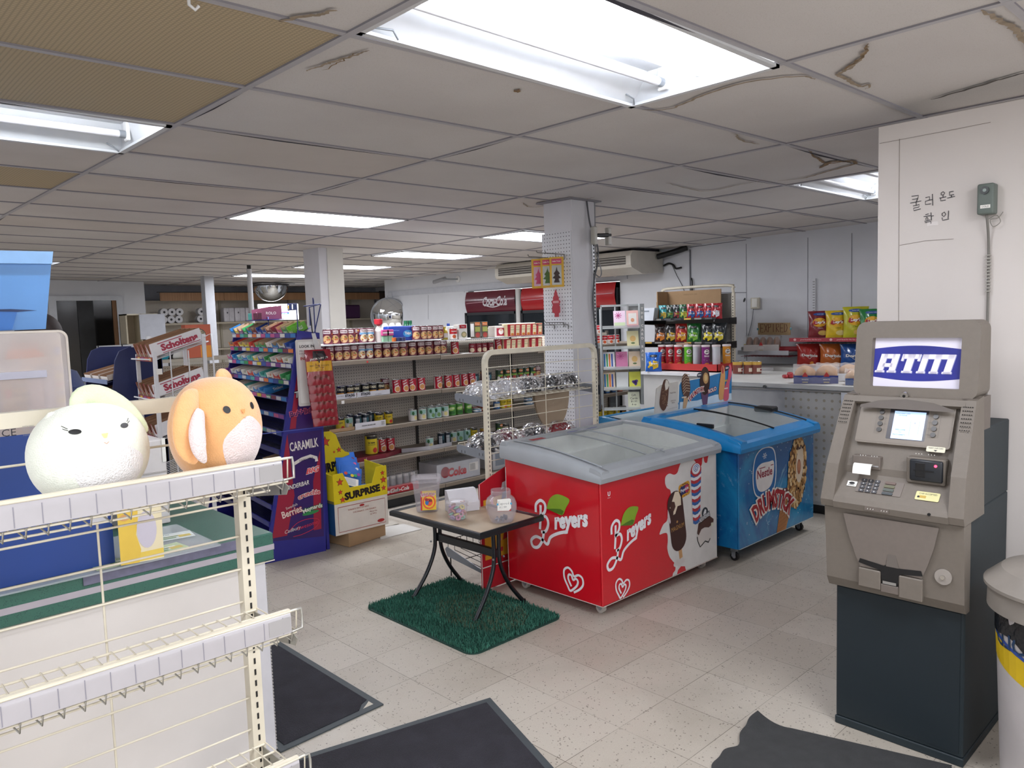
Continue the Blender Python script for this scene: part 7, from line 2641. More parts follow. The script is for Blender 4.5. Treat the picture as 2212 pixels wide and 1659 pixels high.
b.prism([(-.215,.26),(.08,.26),(.06,.52),(.03,.53),(-.0,.56),(-.03,.66),(-.07,.69),(-.18,.69),(-.215,.66)],SY,Tb_,0,.004)
b.text('SURPRISE',.07,Tb_,LK,x=-.075,y=.44,d=.006,bold=.06,rot=.08,wid=.27)
for x,y,r in((-.12,.62,.036),(-.17,.56,.026),(-.02,.55,.02),(-.06,.54,.01),(-.2,.64,.012)):
 star(b,x,y,r,Tb_,.006)
b.build('header_card',t,'yellow header card')
for k in range(4):
 b=MB()
 BG2=mat('#2a5fae',.3,coat=.3)
 b.grid(lambda u,v:Vector((.16*(u-.5),-.012*math.sin(math.pi*u)*math.sin(math.pi*v),.19*v)),8,8,BG2)
 TT=lambda x,y,d=0:Vector((x,-.014-d,y))
 b.rect(-.06,.03,.05,.09,LW,TT)
 for q in range(5):
  b.ell(-.05+.025*q,.12+.01*math.sin(q*2),.014,.012,mat(PALE[(q+k*2)%12],.4),TT,.001,n=8)
  b.rect(-.05,.04+.01*q,.03,.043+.01*q,mat('#7f95b5',.5),TT,.001)
 o=b.build('surprise_bag',label='blue surprise bag standing in the yellow display, %s'%['front','second','third','rearmost'][k],cat='bag',group='surprise bags',loc=(1.655+.02*k,2.83+.035*k,.385+.025*k),rot=(-.6,.35-.12*k,-.2))
b=MB()
b.box((-.17,-.13,0),(.17,.15,.098),CARD,.003)
b.build('cardboard_box',label='brown cardboard box under the yellow SURPRISE display',cat='box',loc=(1.74,2.93,.0015),rz=R(8))
# card rack
ct=thing('card_rack','grey greeting card rack marked THE CARD RACK down its side','rack',(5.0,3.03,0),R(-44))
b=MB()
GC=mat('#8d9191',.5)
for x in(-.21,-.07,.06):
 b.box((x,.0,0),(x+.012,.02,1.66),mat('#a5a9a8',.5))
b.box((-.21,.0,1.64),(.17,.02,1.66),mat('#a5a9a8',.5))
b.box((.07,.02,.4),(.17,.025,1.64),mat('#a5a9a8',.5))
b.box((.17,-.10,.65),(.215,.03,1.66),GC)
b.box((-.22,-.10,.65),(-.21,.03,1.62),GC)
T=lambda x,y,d=0:Vector((x,-.1008-d,y))
for k,ch in enumerate('THE CARD RACK'):
 if ch!=' ':
  b.text(ch,.026,T,LW,x=.193,y=1.61-.042*k,bold=.03)
b.build('frame',ct)
cards=[(0,[('#e9cfe0','star'),('#e8b8b0','box')]),(1,[(None,''),('#e3dcae','dot')]),(2,[('#e2e0e2','bar'),('#cf7fa6','star'),('#e8d2b8','dot')]),(3,[('#d9c6ac','bar'),('#dde0de',''),('#dfe05a','grape')]),(4,[(None,''),('#dfe3c8','text')])]
CL_={'#e9cfe0':'pink and green','#e8b8b0':'pink-bordered','#e3dcae':'cream rose','#e2e0e2':'white striped','#cf7fa6':'dark pink daisy','#e8d2b8':'peach','#d9c6ac':'tan','#dde0de':'blank white','#dfe05a':'yellow birthday','#dfe3c8':'white lettered'}
for r_,cs in cards:
 z=1.43-.205*r_
 b=MB()
 b.box((-.205,-.10,z-.012),(.165,-.02,z-.006),mat('#a9aeac',.4))
 b.box((-.205,-.102,z-.012),(.165,-.098,z+.02),glass_mat('rack_lip','#dfe4e2',.1,.3))
 b.build('pocket',ct)
 n=len(cs)
 for k,(c,deco)in enumerate(cs):
  if not c:
   continue
  b=MB()
  w_,h=.118,.168
  b.box((-w_/2,-.002,0),(w_/2,.002,h),mat(c,.6))
  T=lambda x,y,d=0:Vector((x,-.0026-d,y))
  if deco in('star','grape'):
   for q in range(9):
    a=q*.7
    if deco=='star':
     b.stroke([(-.012,.12),(-.012+.035*math.cos(a),.12+.035*math.sin(a))],.006,mat('#c04f8c',.5),T)
    else:
     b.ell(.02*math.cos(a*2)*(q%3)/2,.06+.02*math.sin(a*2)*(q%3)/2,.014,.014,mat('#5a3f8c',.5),T,.0004,n=8)
   b.rect(-.055,.01,.055,.05,mat('#c9d8b0',.5),T)if deco=='star' and c=='#e9cfe0' else None
  elif deco=='box':
   b.rect(-.04,.03,.04,.14,LW,T)
   b.ell(0,.07,.018,.02,mat('#d89a7a',.5),T,.0005)
   b.rect(-.058,.0,.058,.018,mat('#c93f7a',.5),T)
  elif deco=='dot':
   b.ell(0,.09,.03,.03,mat('#e0b874',.5),T)
   b.ell(0,.045,.02,.008,mat('#5f7a4a',.5),T)
  elif deco=='text':
   for q,s_ in enumerate(('Gift','Cards','$1.50','& up')):
    b.text(s_,.022,T,LK,y=.135-.032*q)
  elif deco=='bar':
   for q in range(4):
    b.rect(-.05+.025*q,.02,-.035+.025*q,.15,mat(PALE[q*2+1],.5),T)
  x=-.145+.13*k+(.13 if n==2 else 0)*1.0-(.0 if n==2 else 0)
  if n==2:
   x=-.03+.13*k-.0
  o=b.build('greeting_card',label='%s greeting card in the %s row of the card rack'%(CL_[c],ORD[r_]),cat='card',group='greeting cards')
  p=Matrix.Rotation(R(-44),4,'Z')@Vector((x,-.088,0))
  o.location=(5.0+p.x,3.03+p.y,z+.001)
  o.rotation_euler=(R(-12),0,R(-44))
b=MB()
b.cyl((0,0,0),(0,0,.012),.19,GC,n=30)
b.build('base',ct)
# Scholtens rack
WH=mat('#dfdfe2',.35)
sr=thing('candy_stand','white wire stand with sloping Scholtens cartons behind the plush toys','rack',(.50,3.12,0),R(-4))
b=MB()
for x,y,zt in((0,0,1.42),(0,.40,1.40),(.30,0,1.52),(.30,.40,1.52)):
 b.box((x-.012,y-.006,0),(x+.012,y+.006,zt),WH)
for x in(.09,.2):
 b.cyl((x,-.004,.3),(x,-.004,1.42),.004,WH)
for z in(1.37,1.12,.87,.62):
 b.tube([(0,0,z),(.33,0,z+.10),(.33,.4,z+.10),(0,.4,z)],.004,WH,closed=True)
 for k in range(9):
  b.cyl((-.0,.04+.045*k,z),(.33,.04+.045*k,z+.10),.002,WH,n=5)
 b.cyl((-.03,-.01,z+.004),(-.03,.43,z+.0),.005,WH)
 b.box((-.012,.0,z-.012),(-.008,.40,z+.016),mat('#8c3a44',.4))
 for k in range(4):
  b.box((-.013,.03+.09*k,z-.008),(-.0115,.08+.09*k,z+.012),mat(['#d8a03a','#c9503a','#8a4a8a','#d9c05a'][k],.4))
b.tube([(.30,-.01,1.50),(.345,-.01,1.52),(.35,-.01,1.30),(.35,-.01,1.0)],.005,WH)
b.box((.0,-.014,1.28),(.035,-.009,1.315),PAPER)
b.build('wire_frame',sr)
SR=mat('#a51a3c',.4)
for r_,z in enumerate((1.385,1.135,.885)):
 for k in range(4):
  b=MB()
  ln,w_,hh=.32,.093,.085
  IN_=mat('#8d6a4f',.8)
  WB=mat('#e6e4e6',.5)
  b.box((0,0,0),(ln,w_,.003),IN_)
  b.box((0,w_-.002,0),(ln,w_,hh),IN_)
  b.box((ln-.002,0,0),(ln,w_,hh),IN_)
  b.box((0,0,0),(ln,.002,hh),WB if k==0 else IN_)
  Tn=lambda x,y,d=0:Vector((-.0005-d,-x,y))
  b.poly([(-w_,0),(0,0),(0,hh),(-w_*.12,hh*.95),(-w_*.35,hh*.25),(-w_*.65,hh*.25),(-w_*.88,hh*.95),(-w_,hh)],IN_ if k else WB,Tn)
  b.stroke([(-w_*.04,hh*.98),(-w_*.12,hh*.95),(-w_*.33,hh*.27),(-w_*.67,hh*.27),(-w_*.88,hh*.95),(-w_*.96,hh*.98)],.006,SR,Tn,.001)
  b.poly([(-w_*.2,.0),(-w_*.1,0),(-w_*.1,hh*.55),(-w_*.17,hh*.6)],WB,Tn,.0008)
  if k==0 and r_<2:
   T=lambda x,y,d=0:Vector((x,-.001-d,y))
   b.text('Scholtens',.045,T,SR,x=.175,y=.042,bold=.06,wid=.235)
   b.stroke([(.045,.072),(.20,.072)],.005,SR,T,.001)
   b.stroke([(.06,.010),(.30,.012)],.004,SR,T,.001)
   b.text('SINCE 1968',.006,T,SR,x=.24,y=.018,d=.001)
  o=b.build('sloping_carton',label='open brown carton, %s from the %s end, %s tier of the white stand'%(ORD[k],'near',['top','middle','bottom'][r_]),cat='carton',group='cartons on the white stand')
  p=Matrix.Rotation(R(-4),4,'Z')@Vector((.0,.012+.097*k,0))
  o.location=(.50+p.x,3.12+p.y,z)
  o.rotation_euler=(0,-math.atan2(.1,.33),R(-4))
# navy rack
NV=mat('#16204e',.45,var=.08)
nr=thing('candy_rack','navy candy rack with rounded side panels behind the counter','rack',(.40,3.66,0))
for y in(0,.62):
 b=MB()
 b.prism([(-.14,.0),(.27,.0),(.27,1.44),(.06,1.445),(-.0,1.42),(-.03,1.36),(-.09,.9)],NV,lambda x,z,d=0:Vector((x+.06,y+d,z)),0,.018)
 b.build('side_panel',nr)
b=MB()
b.box((.30,0,0),(.325,.63,1.40),NV)
b.build('back_panel',nr)
for j,z in enumerate((1.22,1.07,.92)):
 b=MB()
 b.prism([(-.02-.05*j,z),(.30,z+.08),(.30,z+.075),(-.02-.05*j,z-.005)],NV,lambda x,zz,d=0:Vector((x,d,zz)),.02,.60)
 b.box((-.024-.05*j,.02,z-.014),(-.02-.05*j,.60,z+.016),mat('#6d7a9a',.4))
 b.build('shelf',nr)
 for k in range(3):
  b=MB()
  b.box((0,0,0),(.26,.15,.003),mat('#8a6a50',.8))
  b.box((0,0,0),(.26,.002,.04),mat('#c9bdb2',.6))
  b.box((0,.148,0),(.26,.15,.04),mat('#8a6a50',.8))
  b.box((0,0,0),(.002,.15,.03),mat('#d9d2cc',.6))
  o=b.build('candy_carton',label='open brown carton, %s shelf of the navy rack, %s from near end'%(['top','middle','bottom'][j],ORD[k]),cat='carton',group='cartons on the navy rack')
  o.location=(.40-.01-.05*j,3.66+.03+.19*k,z+.006)
  o.rotation_euler=(0,-math.atan2(.08,.32+.05*j),0)
b=MB()
b.box((-.02,.15,.0),(.02,.17,1.3),mat('#2f4f9a',.5))
b.build('display_stand',label='narrow blue stand beside the ticket case, mostly hidden',cat='stand',loc=(.12,3.35,0))
# white counter bench on the right
bt=thing('bench_cabinet','dirty white pegboard-fronted bench cabinet to the right of the blue freezer','cabinet',(4.40,0,0))
BWM=mat('#c9c8c4',.5,var=.14,scale=3)
b=MB()
b.box((0,-.5,.95),(1.1,1.85,.988),BWM,.004)
b.box((-.004,-.5,.935),(.0,1.85,.945),mat('#8f8a84',.5))
b.build('worktop',bt)
b=MB()
b.box((.03,-.5,.07),(1.06,1.84,.95),mat('#c0bfbc',.55,var=.2,scale=3))
b.build('cabinet',bt)
b=MB()
PEGD=peg_mat('dirty_pegboard','#cbc9c3','#a59c8a',(1,2),.06,.011,dirty=.12)
b.box((.018,-.5,.1),(.03,1.0,.93),PEGD)
b.build('pegboard',bt,'pegboard panel')
b=MB()
b.box((.05,-.5,0),(1.0,1.8,.07),BLACK)
b.build('kick_plate',bt)
b=MB()
T=PL((4.395,0,0),(0,-1,0),(0,0,1))
q0=at(1817,838,X=4.395)
b.prism([(-q0.y,.94),(-q0.y+.3,.935),(-q0.y+.3,.78),(-q0.y+.005,.76)],mat('#dfe3ea',.7),T,0,.001)
x0=-q0.y
RK,BK=mat('#9c4a5c',.6),mat('#2f6f9a',.6)
for st,m_,w_ in(([(.03,.91),(.028,.865),(.045,.87),(.055,.89),(.045,.91),(.025,.912)],RK,.004),([(.02,.89),(.036,.89)],RK,.003),([(.065,.885),(.078,.888),(.072,.897),(.063,.888),(.068,.872),(.082,.872)],RK,.004),([(.09,.892),(.09,.87)],RK,.004),([(.09,.886),(.1,.892)],RK,.004),([(.06,.846),(.05,.842),(.06,.834),(.05,.828)],RK,.003),([(.01,.812),(.01,.79),(.02,.79),(.02,.8),(.01,.802),(.018,.806),(.01,.812)],BK,.003),([(.027,.805),(.027,.79)],BK,.003),([(.027,.8),(.034,.804)],BK,.003),([(.038,.798),(.048,.8),(.042,.805),(.038,.796),(.044,.79),(.05,.791)],BK,.003),([(.055,.803),(.055,.79)],BK,.003),([(.055,.8),(.062,.803),(.064,.79)],BK,.003)):
 b.stroke([(x0+p[0],p[1])for p in st],w_,m_,T,.0015)
b.build('paper_note',label='white handwritten note reading Den... taped under the bread',cat='note',loc=(0,0,0))
b=MB()
q0=at(1652,835,X=4.39)
b.cyl((4.396,q0.y,q0.z),(4.38,q0.y,q0.z),.012,mat('#4c4f4c',.5),n=12)
b.build('cabinet_knob',bt).location=(-4.40,0,0)
# bags
def bag(w_,h,d,col,paint,lean=0):
 b=MB()
 A=mat(col,.28,var=.12,scale=25,coat=.35)
 def S_(u,v,s=1):
  e=(math.sin(math.pi*min(max(u,0),1))**.5)*(math.sin(math.pi*min(max(v,0),1)*.96+.02)**.6)
  wob=.008*math.sin(17*u+7*v)*math.sin(11*v)*e
  ww=w_*(1-.07*math.sin(math.pi*v)+.03*(v>.94))
  return Vector((ww*(u-.5),-s*(d/2*e+wob),h*v))
 b.grid(lambda u,v:S_(u,v),16,18,A)
 b.grid(lambda u,v:S_(1-u,v,-1),10,10,A)
 TT=lambda x,y,dd=0:S_(x/w_+.5,y/h)+Vector((0,-.0015-dd,0))
 paint(b,TT,w_,h)
 return b.mesh('bag')
def lays(col):
 def f(b,T,w,h):
  b.ell(-w*.04,h*.56,w*.30,h*.17,mat('#dfa826',.35),T,.0005)
  b.fan([(-w*.34,h*.50),(-w*.28,h*.62),(w*.24,h*.64),(w*.30,h*.53),(w*.2,h*.47),(-w*.2,h*.46)],mat('#a8242c',.35),T,.0012)
  b.text("Lay's",h*.13,T,LW,x=-w*.02,y=h*.555,d=.003,bold=.05,wid=w*.46,shear=.2)
  b.ell(0,h*.87,w*.3,h*.055,mat('#27509a',.35),T,.0008)
  b.text('FAMILY SIZE',h*.03,T,LW,y=h*.87,d=.002)
  b.ell(w*.1,h*.17,w*.2,h*.09,mat('#d9b45c' if col!='#d8b61e' else '#e8d48a',.5),T,.0008)
  b.text('Classic',h*.05,T,LW if col=='#7c1f26' else mat('#5a4a20',.5),y=h*.35,d=.001)
 return f
def doritos(b,T,w,h):
 b.text('Doritos',h*.12,T,LW,x=0,y=h*.48,d=.003,bold=.05,wid=w*.66,rot=-.06)
 b.stroke([(-w*.1,h*.42),(0,h*.33),(w*.22,h*.52)],h*.018,LW,T,.002)
 b.fan([(-w*.3,h*.02),(w*.1,h*.22),(w*.35,h*.05)],mat('#e0913a',.5),T,.001)
def generic(c2,word,tc='#ffffff'):
 def f(b,T,w,h):
  b.fan([(-w*.36,h*.2),(-w*.3,h*.5),(0,h*.56),(w*.34,h*.48),(w*.3,h*.2),(0,h*.1)],mat(c2,.35),T,.0008)
  b.text(word,h*.11,T,mat(tc,.4),y=h*.4,d=.002,bold=.04,wid=w*.55)
  b.ell(0,h*.8,w*.25,h*.07,mat('#2b2b30',.4),T,.0008)
  b.text('MISS V',h*.05,T,LW,y=h*.8,d=.0015)
 return f
def bagput(mesh,x,y,z,rz,lab,group,rx=-.1,name='crisp_bag'):
 o=bpy.data.objects.new(name,mesh)
 COL.objects.link(o)
 o.location=(x,y,z)
 o.rotation_euler=(rx,0,rz)
 return setp(o,lab,'bag',group)
WX=6.15
sh=thing('wall_shelving','white wall shelving with a red-edged upper shelf of crisps','shelving',(0,0,0))
for y in(1.72,.62):
 b=MB()
 b.box((6.475,y-.015,.99),(6.498,y+.015,1.86),mat('#d9dade',.4))
 for k in range(32):
  for s_ in(-.006,.006):
   b.box((6.473,y+s_-.002,1.0+.0265*k),(6.4755,y+s_+.002,1.012+.0265*k),BLACK)
 b.build('slotted_rail',sh)
b=MB()
b.box((6.12,.55,1.262),(6.475,1.80,1.268),mat('#bfc0c2',.4,.4))
b.box((6.105,.55,1.235),(6.12,1.80,1.272),mat('#a8303c',.4))
T=lambda x,y,d=0:Vector((6.1045-d,-x,y))
for k in range(3):
 b.text('good food for the fun of it',.018,T,mat('#f0c9c9',.5),x=-1.58+.36*k,y=1.254,shear=.2)
 b.ell(-1.74+.36*k,1.254,.014,.012,mat('#e8b9b9',.5),T,.0006)
for k in range(30):
 b.box((6.13,.56+.041*k,1.215),(6.46,.564+.041*k,1.219),mat('#9a9a9a',.4,.4))
b.build('upper_shelf',sh,'red-edged shelf')
b=MB()
b.box((6.10,1.80,1.125),(6.475,2.36,1.131),mat('#bfc0c2',.4,.4))
b.box((6.09,1.80,1.10),(6.10,2.36,1.145),mat('#c2c4c9',.35,.3))
for k in range(14):
 b.box((6.11,1.81+.04*k,1.08),(6.46,1.814+.04*k,1.084),mat('#a23a44',.4))
b.build('small_shelf',sh,'small grey-edged shelf')
b=MB()
b.box((6.0,.5,.9),(6.475,2.5,.985),BWM)
b.build('base_shelf',sh)
RZ=-R(62)
for k,(y,c,lab,s)in enumerate(((1.545,'#7c1f26','dark red Lay\'s bag at the left of the upper shelf',1),(1.37,'#d8b61e','yellow Lay\'s bag second from the left',1),(1.20,'#b9b41e','tall yellow-green Lay\'s bag, third from the left',1.12),(1.045,'#1f7a3a','green Lay\'s bag beside the cash machine sign',1.02))):
 bagput(bag(.225,.262*s,.085,c,lays(c)),6.24,y,1.2695,RZ,lab,'Lay\'s bags on the red-edged shelf')
for k,(y,c,lab)in enumerate(((1.645,'#a3241e','red Doritos bag under the red-edged shelf'),(1.41,'#b05a1e','orange-brown Doritos bag in the middle'),(1.21,'#1c4a8c','blue Doritos bag right of the orange one'),(1.03,'#d0761e','bright orange Doritos bag beside the cash machine'))):
 bagput(bag(.24,.225,.10,c,doritos),6.22,y,.9855,RZ,lab,'Doritos bags on the lower shelf',-.06)
b=MB()
BRD=mat('#a87a52',.6,bump=.1)
def loaf(n,w_,h,l,label,loc,rz,band,col='#a87a52',group=None):
 t=thing('bread_bag',label,'bread',loc,rz,group)
 b=MB()
 C_=mat(col,.6,var=.12,scale=12)
 for k in range(n):
  x=-l/2+l*(k+.5)/n
  b.grid(lambda u,v:Vector((x+l/n*.52*math.cos(6.2832*u)*math.sin(math.pi*(.02+.96*v)),w_/2*math.sin(6.2832*u)*math.sin(math.pi*(.02+.96*v)),h/2-h/2*math.cos(math.pi*(.02+.96*v)))),16,10,C_,wrap=True)
 b.build('bread',t)
 b=MB()
 b.grid(lambda u,v:Vector((-l*.52+l*1.04*u,-w_*.52,h*(.03+.45*v))),4,2,mat(band,.4))
 T=lambda x,y,d=0:Vector((x,-w_*.52-.001-d,y))
 for k in range(n if n<4 else 1):
  x=-l/2+l*(k+.5)/n if n<4 else 0
  b.fan([(x-.02,h*.42),(x-.012,h*.56),(x,h*.68),(x+.012,h*.56),(x+.02,h*.42)],mat('#c03030',.4),T,.001)
  b.text('WHITE',h*.08,T,LW,x=x,y=h*.26,d=.001)
  b.rect(x-.02,h*.08,x+.02,h*.14,mat('#b9a97e',.5),T,.001)
 b.build('printed_band',t)
 b=MB()
 b.grid(lambda u,v:Vector((-l*.54+l*1.08*u,w_*.54*math.cos(math.pi*v),.003+h*1.06*math.sin(math.pi*v)**.8+.003*math.sin(31*u+13*v))),26,12,glass_mat('bread_wrap','#f0eeee',.12,.12))
 b.build('wrapper',t,'clear wrapper')
RB=R(-66)
loaf(2,.17,.135,.30,'bun pack with a dark blue band and two red leaves, left on the bench',(4.52,.80,.989),RB,'#1c2f86','#b98c60')
loaf(1,.15,.11,.14,'small bun pack with a blue label in the middle of the bread row',(4.52,.50,.989),RB,'#2c5aa0','#c8a27c')
loaf(2,.15,.11,.24,'clear bag of round buns beside the cash machine',(4.56,.335,.989),RB,'#b98a62','#b98658')
loaf(2,.15,.13,.3,'second row bun bag with blue and white print behind the first',(4.78,.74,.989),RB,'#dfe0e6','#c09a76')
loaf(5,.18,.15,.34,'brown sliced loaf under the cardboard EXPIRED sign',(6.2,2.13,1.1315),R(-75),'#c9c1bc','#8a6248')
b=MB()
b.box((-.15,-.09,0),(.2,.08,.045),mat('#a8303a',.5),.015,seg=2)
o=b.build('bread_bag',label='flat red bread bag beside the brown loaf on the small shelf',cat='bread',loc=(6.32,1.93,1.1315),rz=R(-80))
b=MB()
T=PL((6.30,2.24,1.36),(0,-1,0),(0,0,1))
b.prism([(-.0,-.06),(.36,-.065),(.355,.06),(.0,.065)],mat('#9c835f',.85,bump=.1),T,0,.003)
EXP={'E':[[(.03,.03),(.0,.03),(.0,-.02),(.03,-.02)],[(0,.005),(.025,.005)]],'X':[[(0,.03),(.03,-.02)],[(.03,.03),(0,-.02)]],'P':[[(0,-.02),(0,.03),(.022,.028),(.024,.012),(0,.006)]],'I':[[(.01,.03),(.01,-.02)]],'R':[[(0,-.02),(0,.03),(.022,.028),(.024,.012),(0,.006),(.026,-.02)]],'D':[[(0,-.02),(0,.03),(.022,.024),(.028,.005),(.02,-.014),(0,-.02)]]}
for k,ch in enumerate('EXPIRED'):
 for st in EXP[ch]:
  b.stroke([(.03+.044*k+p[0]*1.1,p[1]*1.7)for p in st],.006,mat('#5a2c22',.7),T,.004)
for x in(-.012,.352):
 b.poly([(x,-.01),(x+.02,-.014),(x+.022,.008),(x,.012)],mat('#5f8f96',.6),T,.0045)
b.build('cardboard_sign',label='brown cardboard sign with EXPIRED written on it, above the brown loaf',cat='sign',loc=(0,0,0))
for k,(u,z,kk,lab)in enumerate(((1606,.989,'jarred','brown jar of sauce at the left on the bench'),(1629,.989,'jarred','brown sauce jar in the middle, on the bench'),(1646,.989,'jarred','brown sauce jar at the right of the three on the bench'))):
 p=at(u,806,Z=.99)
 put(kk,p.x-.1,p.y+.0,z+.0005,lab,'sauce jars on the bench',0,'jar','sauce_jar').scale=(1.25,1.25,1.25)
b=MB()
b.box((-.04,-.03,0),(.04,.03,.105),mat('#23365c',.5),.006)
b.box((-.03,-.032,.02),(.03,-.03,.06),PAPER)
b.build('jar_carton',label='dark blue carton standing behind the sauce jars',cat='carton',loc=(5.25,1.88,.9885),rz=-.9)
b=MB()
for k in range(3):
 b.box((-.05+.04*k,-.03,0),(-.01+.04*k,.03,.03+.02*(k==1)),mat('#a82c34',.3,coat=.3),.012,seg=2)
b.build('snack_packet',label='crumpled red snack packets left of the bun packs',cat='packet',loc=(4.85,1.18,.989),rz=-.8)
for k,(u,c)in enumerate(((1597,'#8f8f8a'),(1612,'#d8c23a'))):
 b=MB()
 b.lathe([(.03,0),(.032,.04),(.028,.055),(.03,.06),(.03,.075),(.0,.076)]if k else[(.04,0),(.042,.035),(.038,.045),(.0,.046)],mat(c,.4),n=16)
 p=at(u,765,X=6.2)
 b.build('small_jar',label='%s on the small shelf beside the brown loaf'%('short grey tub' if k==0 else 'small yellow jar'),cat='jar',loc=(6.2,min(p.y,2.335-.02*k),1.1315))
b=MB()
b.box((5.03,1.86,.0),(5.88,2.79,.96),mat('#c0bfbc',.55,var=.1,scale=3))
b.box((5.0,1.86,.96),(5.9,2.80,.988),mat('#dfdfe0',.5))
b.build('low_cabinet',label='low white cabinet carrying the crisp tubes and the snack rack',cat='cabinet',loc=(0,0,0))
# snack rack
sn=thing('snack_rack','cream tube rack with black brackets full of snacks against the right-hand wall','rack',(0,0,0))
b=MB()
XU=5.86
for x_,y_ in((XU,3.13),(XU,2.27)):
 b.box((x_-.014,y_-.014,.0 if y_>3 else .989),(x_+.014,y_+.014,1.74),CREAM)
pts=[(XU,3.13,1.72),(XU,3.12,1.78),(XU,3.07,1.82),(XU,2.33,1.82),(XU,2.28,1.78),(XU,2.27,1.72)]
b.tube(smooth_curve(pts,4),.015,CREAM,n=8)
for k in range(26):
 b.box((XU-.0155,2.266,1.02+.027*k),(XU-.013,2.274,1.032+.027*k),BLACK)
b.build('frame',sn)
b=MB()
b.box((XU+.004,2.29,.99),(XU+.008,3.11,1.74),mat('#8f8d88',.5))
b.build('back_sheet',sn,'grey back sheet')
for z in(1.475,1.235):
 b=MB()
 for y in(3.10,2.24):
  b.prism([(5.46,z-.03),(5.44,z-.015),(5.45,z+.012),(XU,z+.02),(XU,z-.05)],BLACK,lambda x,zz,d=0:Vector((x,y+d,zz)),-.004,.004)
 b.box((5.46,2.24,z+.006),(XU-.02,3.10,z+.01),mat('#3a3a3c',.4))
 b.box((5.44,2.22,z+.008),(5.445,3.10,z+.028),mat('#2a2a2e',.3))
 for k in range(7):
  b.box((5.437,2.26+.12*k,z+.01),(5.4395,2.34+.12*k,z+.026),mat(['#57575c','#8d8a84','#c9a24a','#3a3a40'][k%4],.4))
 b.build('shelf',sn,'black shelf')
b=MB()
b.box((-.012,-.36,0),(.0,.28,.30),CARD)
b.box((-.20,.28,.0),(.0,.29,.30),CARD)
b.prism([(-.2,.0),(-.0,.0),(-.0,.3),(-.13,.3),(-.16,.19),(-.2,.19)],CARD,lambda x,z,d=0:Vector((x,.292+d,z)),0,.004)
b.text('HANDLE WITH CARE',.012,lambda x,y,d=0:Vector((-.0125-d,-x,y)),mat('#7a6248',.8),x=.0,y=.26)
b.build('cardboard_box',label='opened brown cardboard box standing behind the snack bags on the top shelf',cat='box',loc=(5.78,2.72,1.486))
g='small snack bags on the top shelf of the rack'
RS=R(-75)
for k,(y,c,c2,w_,lab)in enumerate(((2.88,'#2a8f96','#c9a850','Crispers','teal'),(2.79,'#1f3a2c','#4a7a4c','Crispers','dark green'),(2.71,'#1c2426','#8a3a3a','Crispers','black'),(2.63,'#1f5a34','#a9b04a','Crispers','green'),(2.54,'#a51f2a','#2a5a9a','BITS','red'),(2.44,'#a8202c','#2a5a9a','BITS','second red'),(2.34,'#b02430','#3a66a8','BITS','third red'),(2.26,'#a8202c','#d8d8e0','BITS','rightmost red'))):
 bagput(bag(.115,.155,.045,c,generic(c2,w_,'#e8d84a' if k<4 else '#ffffff')),5.52,y,1.486,RS,'%s small snack bag on the top shelf of the snack rack'%lab,g,-.05,'snack_bag')
g='snack bags on the second shelf of the rack'
for k,(y,c,c2,w_,lab)in enumerate(((2.93,'#3a2420','#d07a30','BBQ','brown and orange'),(2.80,'#2a2624','#d8b040','ALL DRESSED','black and gold'),(2.67,'#a8241c','#e0a030','HOT','red and yellow HOT'),(2.53,'#1f6a2c','#7ab03a','DILL','green'),(2.36,'#1a2024','#d8c62a','LEMON','black and yellow'),(2.24,'#1c2428','#c9b83a','LEMON','narrow dark'))):
 bagput(bag(.15,.20,.05,c,generic(c2,w_)),5.53,y,1.246,RS,'%s snack bag on the second shelf of the snack rack'%lab,g,-.12,'snack_bag')
b=MB()
b.box((0,-.07,0),(.003,.07,.05),mat('#a88a78',.7))
b.text('14 OZ 99c',.014,lambda x,y,d=0:Vector((-.001-d,-x,y)),mat('#7a3a30',.6),y=.025)
b.build('shelf_card',label='small brown handwritten card on the edge of the second snack shelf',cat='card',loc=(5.428,2.60,1.205))
bench2=.989
b=MB()
b.box((0,0,0),(.30,.76,.012),mat('#b8322f',.5))
for a_,c_ in(((0,0),(.006,.76)),((.294,0),(.30,.76)),((0,0),(.3,.006)),((0,.754),(.3,.76))):
 b.box((a_[0],a_[1],0),(c_[0],c_[1],.075),mat('#b8322f',.5))
b.build('display_tray',label='red cardboard tray holding the crisp tubes',cat='tray',loc=(5.15,2.03,bench2))
TB_={}
